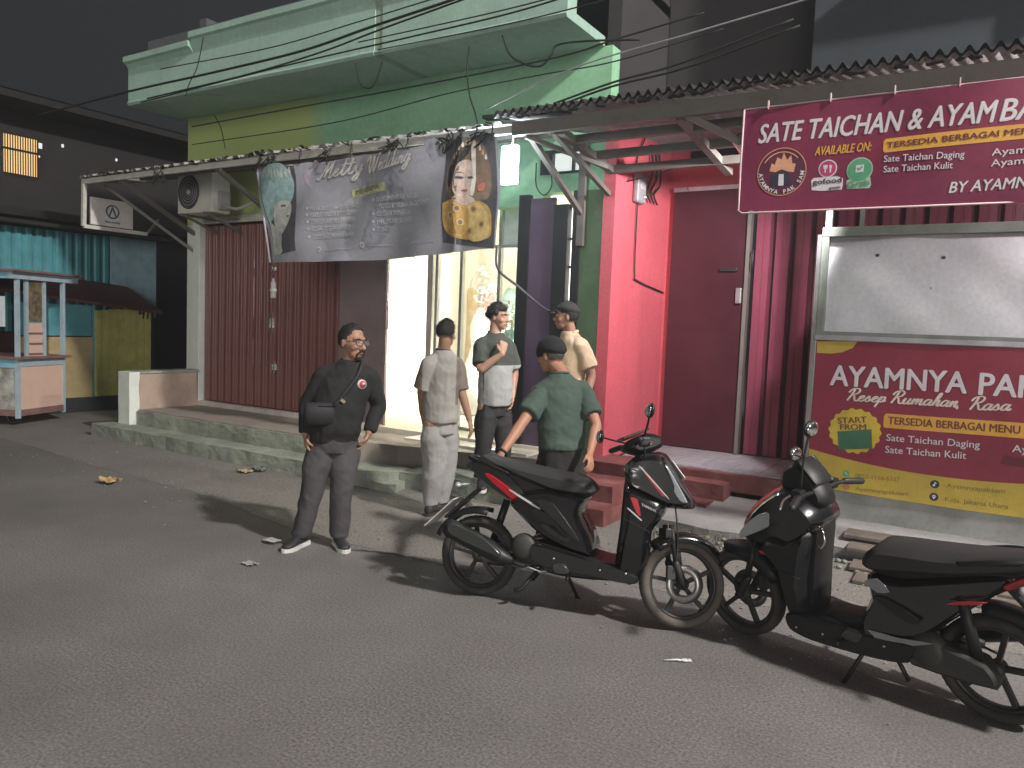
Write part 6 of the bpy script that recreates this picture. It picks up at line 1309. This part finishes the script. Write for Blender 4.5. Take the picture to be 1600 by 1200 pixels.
for i in range(13):
    t = math.pi * (i / 12); ex = math.cos(t)
    vs += [g(.078 * ex, -.078 * math.sin(t) - .012, .058), g(.070 * ex, -.075 - .105 * math.sin(t) ** .6, .040 + .012 * abs(ex)), g(.070 * ex, -.075 - .105 * math.sin(t) ** .6, .034 + .012 * abs(ex)), g(.078 * ex, -.078 * math.sin(t) - .012, .050)]
b.add(vs, [(4 * i + k_, 4 * i + (k_ + 1) % 4, 4 * i + 4 + (k_ + 1) % 4, 4 * i + 4 + k_) for i in range(12) for k_ in range(4)], True).build('cap_brim', m_cap, cap)
MB().ball(g(0, .012, .145), .008, 8, 6).build('cap_button', m_cap, cap)
# ---- man in green t-shirt leaning on the scooter
r5, p5_ = view_root(868, 886, 0, 'person', 'man in dark green t-shirt and black knit cap with a hand on the scooter seat')
S = dict(skin=skin_mat('skin_ruddy', (.40, .205, .135)), seed=45, hs=.98,
 head=((-.10, .02, 1.505), 232, 10, 0), neck=(-.035, .03, 1.385),
 torso=[(.0, -.03, .84, .14, .105, 215), (.0, -.02, 1.0, .145, .11, 215), (.0, 0, 1.16, .16, .115, 215), (-.01, .02, 1.30, .165, .095, 215), (-.03, .03, 1.38, .07, .06, 215)],
 shirt=[(.005, -.03, .865, .165, .130, 215), (.0, -.02, .97, .162, .125, 215), (.0, -.01, 1.08, .166, .122, 215), (0, 0, 1.19, .175, .120, 215), (-.01, .02, 1.305, .168, .098, 215), (-.03, .03, 1.37, .080, .068, 215), (-.035, .03, 1.385, .055, .052, 215)],
 hips=[(0, -.03, .70, .145, .11, 215), (0, -.03, .82, .148, .115, 215), (0, -.03, .90, .142, .108, 215)],
 Lsh=(-.165, -.07, 1.29), Lel=(-.265, -.24, 1.06), Lwr=(-.385, -.42, .87), Rsh=(.165, .06, 1.30), Rel=(.235, -.09, 1.05), Rwr=(.195, -.22, .87),
 Lhand=((-.35, -.55, -.45), (-.3, -.2, .9), -1, .55), Rhand=((.1, -.55, -.6), (.8, -.2, .5), 1, .6),
 Lhip=(-.08, -.0, .78), Lkn=(-.06, .03, .43), Lan=(-.09, .0, .08), Rhip=(.08, .03, .78), Rkn=(.10, .04, .43), Ran=(.11, .02, .08),
 Ltoe=(-.7, .7), Rtoe=(-.5, .9), shoe=MATS['dark_sandal'], sole=MATS['dark_sole'], sleeve=.74, sler=(.074, .080, .06, .05),
 smat=[mat('dark_green_tee', (.055, .084, .069), rough=.9, var=.12, bump=.2, bscale=200)], tmat=[mat('black_jeans', (.022, .021, .022), rough=.85, var=.2)], samp=.013, ssc=7)
_, sh5, g, R = person(r5, S)
hair_cap(r5, g, R, mat('grey_hair', (.10, .09, .085), rough=.8, bump=.5, bscale=200), lambda x, y, z: z + .5 if y > .1 else z + .2 if y > -.2 else z - .5, .98, .008)
hair_cap(r5, g, R, mat('black_knit', (.017, .017, .019), rough=.9, var=.2, bump=.6, bscale=140), lambda x, y, z: z + .02 - .35 * y * (1 if y < 0 else -.7), .98, .024, name='knit_cap', amp=.002)
w5 = V(S['Lwr']); d5 = (w5 - V(S['Lel'])).normalized(); u5 = d5.orthogonal().normalized(); v5 = d5.cross(u5)
MB().tube([w5 - d5 * .01 + u5 * (.034 * math.cos(t)) + v5 * (.034 * math.sin(t)) for t in [2 * math.pi * i / 20 for i in range(21)]], .008, 6).build('bracelet', m_black, r5)
# ================================================================== scooters (local x forward, y to the rider's left, z up)
m_tyre = mat('tyre_rubber', (.035, .032, .030), rough=.85, var=.2, vscale=20, dirt=.5, dirtcol=(.10, .085, .07), dscale=8)
m_tyred = mat('dusty_tyre', (.105, .092, .080), rough=.9, var=.25, vscale=15, dirt=.4, dirtcol=(.06, .05, .045), dscale=8)
m_gloss = mat('gloss_black', (.006, .006, .007), rough=.18, var=.15, spec=.6, coat=.8, dirt=.12, dirtcol=(.05, .045, .04), dscale=6)
m_satin = mat('satin_black_plastic', (.009, .009, .010), rough=.5, var=.2, dirt=.25, dirtcol=(.035, .032, .03), dscale=7)
m_dkgrey = mat('dark_grey_paint', (.034, .037, .036), rough=.35, var=.12, coat=.4, dirt=.15, dirtcol=(.08, .07, .06))
m_seat = mat('seat_vinyl', (.024, .023, .023), rough=.62, var=.12, bump=.15, bscale=120)
m_rimk = mat('black_rim', (.022, .021, .021), rough=.45, var=.2, dirt=.3, dirtcol=(.08, .07, .06), dscale=9)
m_steel = mat('worn_steel', (.38, .37, .36), rough=.35, metal=.9, var=.2)
m_eng = mat('engine_casting', (.055, .055, .052), rough=.6, metal=.4, var=.3, dirt=.5, dirtcol=(.06, .05, .04), dscale=9)
m_redl = mat('red_lens', (.36, .012, .02), rough=.15, var=.1, spec=.7, coat=.5)
m_redd = mat('red_decal', (.45, .03, .04), rough=.4)
m_whd = mat('white_decal', (.55, .55, .56), rough=.4)
m_clear = mat('clear_lens', (.30, .33, .34), rough=.08, var=.1, spec=.8, coat=.6)
m_plate = mat('number_plate', (.66, .64, .62), rough=.5, var=.06)
m_chrome = mat('chrome', (.7, .7, .7), rough=.12, metal=1.0, var=.05)
def wheel(root, c, T, tm, brake=False, r=.250, orange=False):
    """tyre, rim with five spokes, hub"""
    def X(b): return b.xf(T @ Matrix.Translation(c))
    w = X(MB().lathe([(r - .052, -.030), (r - .040, -.042), (r - .018, -.044), (r - .004, -.026), (r, 0), (r - .004, .026), (r - .018, .044), (r - .040, .042), (r - .052, .030)], 'Y', n=40, closed=True)).build('tyre', tm, root)
    tr = MB()
    for i in range(44):
        a = 2 * math.pi * i / 44
        for s in (-1, 1):
            p = lambda rr, yy, da: V((rr * math.cos(a + da), s * yy, rr * math.sin(a + da)))
            tr.add([p(r + .0015, .004, 0), p(r - .003, .027, .06), p(r - .003, .027, .085), p(r + .0015, .004, .03)], [(0, 1, 2, 3)])
    stuff(X(tr).build('tread', m_black, w))
    rm = X(MB().lathe([(r - .052, -.030), (r - .066, -.026), (r - .072, -.012), (r - .072, .012), (r - .066, .026), (r - .052, .030)], 'Y', n=40, closed=True)).build('rim', m_rimk, root)
    for i in range(5):
        a = 2 * math.pi * i / 5 + .35
        sp_ = MB().bar((.02 * math.cos(a), 0, .02 * math.sin(a)), ((r - .066) * math.cos(a + .12), 0, (r - .066) * math.sin(a + .12)), .024, .030, (0, 1, 0)); X(sp_).build('spoke', m_rimk, rm, .004)
    X(MB().lathe([(0, -.045), (.030, -.045), (.036, -.03), (.036, .03), (.030, .045), (0, .045)], 'Y', n=20)).build('hub', m_eng, root)
    if brake:
        for s in (1,):
            dsc = X(MB().lathe([(.062, -.055), (.110, -.055), (.110, -.050), (.062, -.050)], 'Y', n=32, closed=True)).build('brake_disc', m_steel, root)
            X(MB().box((-.11, -.075, .02), (-.06, -.035, .10))).build('brake_caliper', m_eng, root, .008)
    if orange: X(MB().lathe([(.03, .05), (.055, .05), (.055, .055), (.03, .055)], 'Y', n=24, closed=True)).build('brake_disc', m_steel, root)
def scooter(name, label, mid, ang, C):
    root = thing(name, label, 'scooter', mid, ang)
    lean = Matrix.Rotation(C.get('lean', 0), 4, 'X'); wb = .63
    # steering turns about the raked fork axis
    rake = math.radians(26); piv = V((.50, 0, .62)); ax = V((-math.sin(rake), 0, math.cos(rake)))
    ST = lean @ Matrix.Translation(piv) @ Matrix.Rotation(C['steer'], 4, ax) @ Matrix.Translation(-piv)
    def A(b, n_, m, p=root, bev=0): return b.xf(lean).build(n_, m, p, bev)
    def B(b, n_, m, p=root, bev=0): return b.xf(ST).build(n_, m, p, bev)
    wheel(root, V((-wb, 0, .250)), lean, C['tyre_r']); wheel(root, V((wb, 0, .250)), ST, C['tyre_f'], True)
    # front fork and fender
    for s in (-1, 1):
        B(MB().tube([(wb - .01, s * .068, .25), (wb - .06, s * .068, .36)], .024, 12, True).tube([(wb - .06, s * .068, .36), (.535, s * .060, .58)], .016, 10), 'fork', m_satin)
    B(MB().tube([(wb, -.085, .25), (wb, .085, .25)], .012, 10), 'axle', m_steel)
    fd = MB(); R_ = .275; vs = []; N_ = 18
    for i in range(N_ + 1):
        a = math.radians(C['fend'][0] + (C['fend'][1] - C['fend'][0]) * i / N_); e = min(1, (N_ - i) / 5, i / 3 + .35); w_ = .075 * (.45 + .55 * e)
        for y, dr in ((-w_, -.045), (-w_ * .96, -.01), (-w_ * .6, .014), (0, .022), (w_ * .6, .014), (w_ * .96, -.01), (w_, -.045)): vs.append((wb + (R_ + dr) * math.cos(a) , y, .25 + (R_ + dr) * math.sin(a)))
    fd.add(vs, [(i * 7 + j, i * 7 + j + 1, i * 7 + j + 8, i * 7 + j + 7) for i in range(N_) for j in range(6)], True)
    o = B(fd, 'front_fender', C['fender']); sd_ = o.modifiers.new('t', 'SOLIDIFY'); sd_.thickness = .004
    B(MB().box((.50, -.075, .50), (.56, .075, .56)), 'fork_bridge', m_satin, root, .01)
    # body
    A(MB().panel(C['seat'], .135, .045, .030, wf=lambda x, z: .72 + .28 * max(0, min(1, (x + .75) / .35)) if x < -.35 else (1.0 if x < -.1 else 1.0 - .9 * (x + .1))), 'seat', m_seat)
    A(MB().panel(C['side'], .165, .035, .022, wf=lambda x, z: .62 + .38 * min(1, max(0, (x + .72) / .55))), 'side_cover', C['paint'])
    A(MB().panel(C['fill'], .092, .02, .01), 'seat_base', m_satin)
    A(MB().panel(C['tail'], .095, .03, .015, wf=lambda x, z: .75 + .4 * min(1, max(0, (x + .75) / .4))), 'tail_cowl', C['tailm'])
    A(MB().panel(C['floor'], .17, .03, .012), 'floorboard', C['floorm'])
    A(MB().box((-.14, -.13, C['floor_mat_z']), (.26, .13, C['floor_mat_z'] + .008)), 'floor_mat', m_satin, root, .003)
    A(MB().panel(C['belly'], .11, .03, .02), 'belly_frame', m_satin)
    A(MB().panel(C['leg'], .19, .05, .03, wf=lambda x, z: 1.0 if z > .45 else .72 + .28 * (z - .25) / .2), 'leg_shield', C['legm'])
    A(MB().panel(C['inner'], .10, .03, .02), 'inner_shield', m_satin)
    nose = C['nose']; nx = max(p[0] for p in nose)
    fc_ = A(MB().panel(nose, .165, .06, .035, wf=lambda x, z: 1.0 - .62 * max(0, min(1, (x - (nx - .34)) / .34))), 'front_cowl', C['paint'])
    for s in (-1, 1):
        lx = [(x, z) for x, z in C['lamp']]
        A(MB().panel(lx, .012, .004, .006, y0=0).xf(Matrix.Translation((0, s * C.get('lampy', .108), 0)) @ Matrix.Rotation(-s * .42, 4, 'Z')) if False else MB().panel(lx, .010, .003, .005, y0=s * C.get('lampy', .118)), 'headlight', m_clear)
        for m_, poly, y in C['decals']: A(MB().panel(poly, .002, .0005, .0005, y0=s * y, sub=2), 'decal', m_)
        A(MB().panel(C['tlamp'], .012, .004, .006, y0=s * C.get('tly', .112)), 'tail_light', m_redl)
        for k_, poly in enumerate(C['ribs']): A(MB().panel(poly, .010, .006, .004, y0=s * .163, sub=2), 'side_fin', m_gloss if k_ % 2 else m_satin)
    gz = C.get('rail', 0); A(MB().tube(spline([(-.42, -.115, .80), (-.58, -.11, .845), (-.70, -.06, .862), (-.715, 0, .866), (-.70, .06, .862), (-.58, .11, .845), (-.42, .115, .80)], 5), .014, 8).xf(Matrix.Translation((gz * 1.2, 0, gz))), 'grab_rail', m_satin)
    # rear end: engine, swing arm, shock, muffler, fender, plate
    A(MB().panel([(-.66, .20), (-.60, .31), (-.40, .34), (-.22, .44), (-.14, .36), (-.18, .24), (-.40, .20)], .075, .03, .02, y0=.06), 'engine', m_eng)
    A(MB().lathe([(0, -.045), (.055, -.045), (.075, -.03), (.08, 0)], 'Y', (-.30, -.115, .37), 20), 'engine_cover', m_eng)
    A(MB().lathe([(0, .05), (.06, .05), (.085, .03), (.09, 0)], 'Y', (-.38, .115, .30), 20).panel([(-.66, .22), (-.62, .32), (-.36, .36), (-.28, .30), (-.32, .21)], .03, .012, .015, y0=.125), 'gear_case', m_eng)
    for i in range(5): A(MB().box((-.20 + i * .022, -.07, .22), (-.19 + i * .022, .07, .33)), 'cooling_fin', m_eng)
    A(MB().tube([(-.58, .11, .32), (-.50, .11, .60)], .026, 10), 'shock_absorber', m_satin)
    A(MB().tube([(-.55, -.09, .30), (-.28, -.09, .33)], .022, 8), 'swing_arm', m_satin)
    mf = A(MB().tube(spline([(-.795, -.155, .435), (-.76, -.158, .425), (-.55, -.16, .350), (-.43, -.15, .295), (-.36, -.13, .275)], 4), interp([.050, .058, .060, .048, .022], 17), 16, False), 'muffler', m_satin)
    A(MB().panel([(-.77, .455), (-.74, .475), (-.56, .425), (-.42, .335), (-.45, .31), (-.74, .40)], .012, .006, .006, y0=-.212), 'heat_shield', m_dkgrey, mf); A(MB().tube([(-.37, -.13, .277), (-.20, -.08, .22), (-.08, -.02, .24)], .014, 8), 'exhaust_pipe', m_steel, mf)
    vs = []; rf = MB()
    for i in range(13):
        a = math.radians(78 + 80 * i / 12)
        for y, dr in ((-.065, -.02), (-.055, .012), (0, .02), (.055, .012), (.065, -.02)): vs.append((-wb + (.29 + dr) * math.cos(a), y, .25 + (.29 + dr) * math.sin(a)))
    rf.add(vs, [(i * 5 + j, i * 5 + j + 1, i * 5 + j + 6, i * 5 + j + 5) for i in range(12) for j in range(4)], True); o = A(rf, 'rear_fender', m_satin); sd_ = o.modifiers.new('t', 'SOLIDIFY'); sd_.thickness = .004
    ph = A(MB().bar((-.66, 0, .66), (-.86, 0, .47), .10, .018), 'plate_holder', m_satin); A(MB().bar((-.775, 0, .585), (-.965, 0, .395), .19, .006).xf(Matrix.Translation((-.014, 0, .014))), 'number_plate', m_plate, ph)
    for s in (-1, 1): A(MB().tube([(-.70, s * .05, .70), (-.74, s * .12, .70)], .009, 6).ball((-.745, s * .14, .70), (.022, .030, .018), 10, 8), 'turn_signal', m_clear)
    # handlebar group
    H = C['bar']
    B(MB().panel(H['cowl'], .105, .04, .025, wf=lambda x, z: .75), 'handlebar_cowl', C.get('barm', m_satin)); B(MB().panel(H['dash'], .085, .012, .012), 'speedometer', H.get('dashm', m_satin))
    hx, hz = H['at']
    for s in (-1, 1):
        B(MB().tube(spline([(hx, s * .06, hz), (hx - .01, s * .20, hz + .005), (hx - .05, s * .34, hz - .01)], 4), .012, 8), 'handlebar', m_satin); B(MB().tube([(hx - .015, s * .235, hz + .005), (hx - .05, s * .345, hz - .01)], .018, 10, True), 'grip', m_black)
        B(MB().tube(spline([(hx + .05, s * .17, hz), (hx + .045, s * .26, hz - .01), (hx + .01, s * .35, hz - .03)], 4), .006, 6, True), 'brake_lever', m_steel); B(MB().box((hx - .005, s * .165 - .03, hz - .025), (hx + .05, s * .165 + .03, hz + .03)), 'switch_box', m_satin, root, .012)
        st_ = H['mir' + ('L' if s > 0 else 'R')]; a0 = V((hx + .02, s * .15, hz + .02)); st_ = ST.inverted() @ V(st_) if H.get('abs') else V(st_)
        mi = B(MB().ball(st_, (.020, .062, .042) if not H.get('mflat') else (.05, .02, .06), 16, 10), 'mirror', m_satin); B(MB().tube(spline([a0, a0.lerp(V(st_), .55) + V((0, s * .02, 0)), V(st_)], 4), .006, 6), 'mirror_stem', m_satin, mi); B(MB().ball(V(st_) + V((-.012, 0, 0)), (.012, .055, .036), 14, 8), 'mirror_glass', m_chrome, mi)
        B(MB().tube(spline([(hx + .03, s * .13, hz), (hx + .06, s * .08, hz - .12), (hx + .03, s * .03, hz - .22)], 4), .005, 6), 'cable', m_black)
    if C.get('fplate'): B(MB().bar((.52, 0, .95), (.60, 0, .855), .16, .005), 'number_plate', m_plate)
    # panel seams, bolts, hoses
    for s in (-1, 1):
        for x, z in C['bolts']: A(MB().lathe([(0, s * .004), (.007, s * .003), (.008, 0)], 'Y', (x, s * C['bolty'], z), 10), 'bolt', m_steel)
        for a_, b_ in C['seams']: A(MB().bar((a_[0], s * a_[2], a_[1]), (b_[0], s * b_[2], b_[1]), .003, .006, (0, 1, 0)), 'seam', m_black)
    B(MB().tube(spline([(.36, -.10, .98), (.50, -.10, .82), (.56, -.085, .60), (.57, -.08, .40), (.55, -.07, .30)], 5), .005, 6), 'brake_hose', m_black)
    A(MB().tube(spline([(-.20, -.10, .30), (-.32, -.13, .24), (-.48, -.12, .28), (-.60, -.10, .27)], 5), .006, 6), 'brake_cable', m_black)
    for s in (-1, 1): A(MB().panel([(-.10, .30), (-.03, .31), (.0, .26), (-.08, .25)], .012, .004, .004, y0=s * .178), 'foot_trim', m_dkgrey)
    # stands
    A(MB().tube([(-.12, .12, .25), (-.02, .20, .012)], .011, 8).ball((-.02, .20, .012), (.025, .02, .01), 8, 6), 'side_stand', m_satin)
    A(MB().tube([(-.22, -.10, .22), (-.30, -.12, .11), (-.34, -.15, .10)], .011, 8).tube([(-.22, .10, .22), (-.30, .12, .11)], .011, 8).tube([(-.22, -.1, .22), (-.22, .1, .22)], .010, 8), 'centre_stand', m_satin)
    for s in (-1, 1): A(MB().tube([(-.02, s * .12, .235), (-.0, s * .22, .235)], .011, 8, True), 'foot_peg', m_satin)
    return root, A, B
C1 = dict(bolts=[(-.10, .33), (.18, .30), (.33, .30)], bolty=.171, seams=[((-.22, .42, .168), (.12, .36, .168)), ((.305, .62, .192), (.455, .56, .192))], steer=math.radians(26), lean=math.radians(-4), tyre_r=m_tyre, tyre_f=m_tyred, fend=(132, 28), fender=m_gloss, paint=m_gloss, tailm=m_dkgrey, floorm=m_satin, legm=m_gloss, fplate=True, floor_mat_z=.335,
 seat=[(-.64, .885), (-.60, .882), (-.45, .868), (-.29, .845), (-.12, .825), (.02, .808), (.075, .775), (.105, .738), (.08, .705), (.0, .700), (-.15, .712), (-.31, .756), (-.45, .800), (-.58, .845)],
 side=[(-.41, .635), (-.31, .700), (-.18, .725), (.0, .710), (.05, .69), (.02, .60), (.085, .48), (.115, .37), (-.02, .385), (-.17, .44), (-.25, .485), (-.38, .585)],
 fill=[(-.58, .84), (-.30, .77), (.02, .72), (0, .60), (-.2, .55), (-.34, .62), (-.46, .72)], tail=[(-.74, .815), (-.66, .855), (-.55, .835), (-.42, .79), (-.33, .70), (-.36, .63), (-.45, .64), (-.58, .70), (-.68, .775)],
 floor=[(-.24, .40), (-.02, .375), (.12, .352), (.27, .325), (.38, .30), (.40, .265), (.36, .238), (.12, .248), (-.11, .262), (-.24, .30)], belly=[(-.20, .42), (.30, .26), (.36, .24), (.10, .215), (-.15, .22), (-.30, .34)],
 leg=[(.30, .80), (.40, .76), (.52, .70), (.50, .62), (.45, .54), (.445, .38), (.405, .265), (.34, .25), (.27, .30), (.285, .45), (.31, .64)], inner=[(.28, .86), (.34, .80), (.33, .60), (.30, .36), (.25, .33), (.265, .55)],
 nose=[(.27, .90), (.34, .975), (.42, .995), (.49, .985), (.555, .905), (.61, .82), (.685, .715), (.66, .692), (.53, .690), (.40, .745), (.31, .79)],
 lamp=[(.47, .955), (.52, .93), (.60, .81), (.645, .735), (.60, .74), (.53, .84)], lampy=.088,
 decals=[(m_redd, [(.40, .885), (.425, .880), (.525, .775), (.505, .770)], .163), (m_whd, [(.375, .915), (.385, .917), (.54, .765), (.535, .762)], .164), (m_redd, [(.335, .745), (.375, .735), (.40, .645), (.375, .66)], .192), (m_whd, [(.32, .68), (.33, .68), (.405, .625), (.40, .62)], .193), (m_whd, [(-.40, .70), (-.385, .705), (-.20, .615), (-.235, .62)], .160)],
 tlamp=[(-.585, .785), (-.53, .775), (-.335, .655), (-.355, .628), (-.41, .645), (-.56, .75)], tly=.104,
 ribs=[[(-.24, .66), (-.12, .655), (.04, .47), (.02, .455)], [(-.27, .60), (-.16, .60), (-.02, .47), (-.06, .465)], [(-.20, .52), (-.10, .53), (-.0, .44), (-.08, .445)]],
 bar=dict(cowl=[(.24, .99), (.27, 1.05), (.36, 1.10), (.45, 1.09), (.47, 1.04), (.42, 1.0), (.33, .97)], dash=[(.21, 1.055), (.25, 1.075), (.37, 1.13), (.36, 1.11), (.24, 1.045)], at=(.30, 1.03), abs=1, mirR=(.44, -.28, 1.275), mirL=(.06, .28, 1.03), dashm=mat('brown_dash_lens', (.10, .06, .04), rough=.2, spec=.7)))
s1_, A, B = scooter('motor_scooter', 'black step-through scooter with red tail light and red stripes parked before the men', (-2.01, 4.065, 0), math.atan2(.29, 1.22), C1)
for s in (-1, 1):
    vs, fs = text_raw('YAMAHA', 0, .02); w_ = max(v[0] for v in vs); b = MB().add([((.40 + v[0] / w_ * .085) if s < 0 else (.485 - v[0] / w_ * .085), s * .1935, .705 + v[1] * .022 - ((v[0] / w_) if s < 0 else 1 - v[0] / w_) * .03) for v in vs], fs)
    A(b, 'lettering', m_whd)
C2 = dict(bolts=[(-.20, .27), (.10, .23), (.24, .22)], bolty=.171, seams=[((-.32, .31, .171), (.0, .285, .171)), ((.21, .50, .192), (.36, .52, .192))], rail=-.055, steer=math.radians(-4), lean=math.radians(-7), tyre_r=m_tyre, tyre_f=m_tyre, fend=(150, 62), fender=m_satin, paint=m_gloss, tailm=m_gloss, floorm=m_satin, legm=m_satin, floor_mat_z=.285,
 seat=[(-.80, .83), (-.60, .795), (-.40, .765), (-.20, .745), (-.12, .73), (-.07, .68), (-.055, .62), (-.12, .60), (-.30, .635), (-.52, .68), (-.76, .755)],
 side=[(-.70, .74), (-.50, .68), (-.25, .60), (-.10, .59), (-.12, .48), (-.08, .36), (-.10, .28), (-.24, .28), (-.38, .37), (-.52, .52), (-.66, .66)],
 fill=[(-.76, .76), (-.4, .68), (-.12, .62), (-.15, .5), (-.4, .5), (-.6, .6)], tail=[(-.86, .80), (-.74, .76), (-.58, .68), (-.46, .58), (-.44, .52), (-.56, .58), (-.72, .70)],
 floor=[(-.34, .33), (-.12, .30), (.10, .285), (.24, .30), (.31, .26), (.28, .19), (.16, .165), (-.09, .175), (-.30, .21)], belly=[(-.20, .36), (.24, .26), (.28, .20), (.10, .15), (-.15, .15), (-.34, .26)],
 leg=[(.19, .74), (.30, .68), (.42, .66), (.44, .58), (.36, .50), (.335, .36), (.31, .24), (.255, .19), (.20, .24), (.215, .45), (.20, .60)], inner=[(.15, .80), (.25, .76), (.24, .58), (.22, .30), (.17, .28), (.16, .55)],
 nose=[(.14, .78), (.17, .855), (.28, .93), (.38, .93), (.48, .855), (.56, .77), (.615, .665), (.605, .590), (.54, .565), (.36, .60), (.22, .68)],
 lamp=[(.36, .80), (.48, .77), (.585, .66), (.59, .61), (.50, .66), (.40, .73)], lampy=.112,
 decals=[(m_redd, [(.40, .575), (.46, .58), (.45, .565), (.40, .562)], .15), (m_redd, [(-.62, .62), (-.50, .585), (-.46, .56), (-.58, .595)], .16), (mat('silver_decal', (.32, .33, .36), rough=.25, metal=.6), [(-.12, .33), (-.22, .28), (-.42, .36), (-.26, .335)], .168), (MATS['silver_decal'] if 'silver_decal' in MATS else m_whd, [(-.10, .57), (-.16, .60), (-.22, .55), (-.16, .53)], .166)],
 tlamp=[(-.80, .76), (-.74, .75), (-.66, .69), (-.68, .67), (-.76, .72)], tly=.10,
 ribs=[[(-.20, .52), (-.14, .50), (-.30, .42), (-.36, .45)]],
 bar=dict(cowl=[(.14, .87), (.15, .93), (.22, 1.02), (.30, 1.07), (.38, 1.02), (.385, .90), (.33, .82), (.22, .82)], dash=[(.17, .97), (.21, 1.03), (.29, 1.085), (.27, 1.06), (.20, .99)], at=(.20, .93), abs=1, mirR=(.53, -.25, 1.03), mirL=(.20, .27, 1.25)))
s2_, A, B = scooter('motor_scooter', 'black scooter with grey fairing facing left before the food stall at the right edge', (-.445, 4.21, 0), math.atan2(.26, -.96), C2)
B(MB().tube(spline([(.17, .05, .76), (.13, .09, .75), (.11, .10, .70), (.13, .10, .66), (.15, .09, .66)], 5), .006, 8), 'bag_hook', m_chrome)
# ================================================================== thin night haze, added to lift blacks and imitate lens glow
hz_ = MB().box((-24, -3, -1.0), (15, 20, 15.2)).build('haze'); stuff(hz_)
m_hz = bpy.data.materials.new('night_haze'); m_hz.use_nodes = True; _t = m_hz.node_tree; _t.nodes.clear()
_o = _t.nodes.new('ShaderNodeOutputMaterial'); _v = _t.nodes.new('ShaderNodeVolumePrincipled'); _v.inputs['Color'].default_value = (.85, .88, .92, 1); _v.inputs['Density'].default_value = .008; _v.inputs['Anisotropy'].default_value = .55
_t.links.new(_v.outputs[0], _o.inputs['Volume']); hz_.data.materials.append(m_hz)
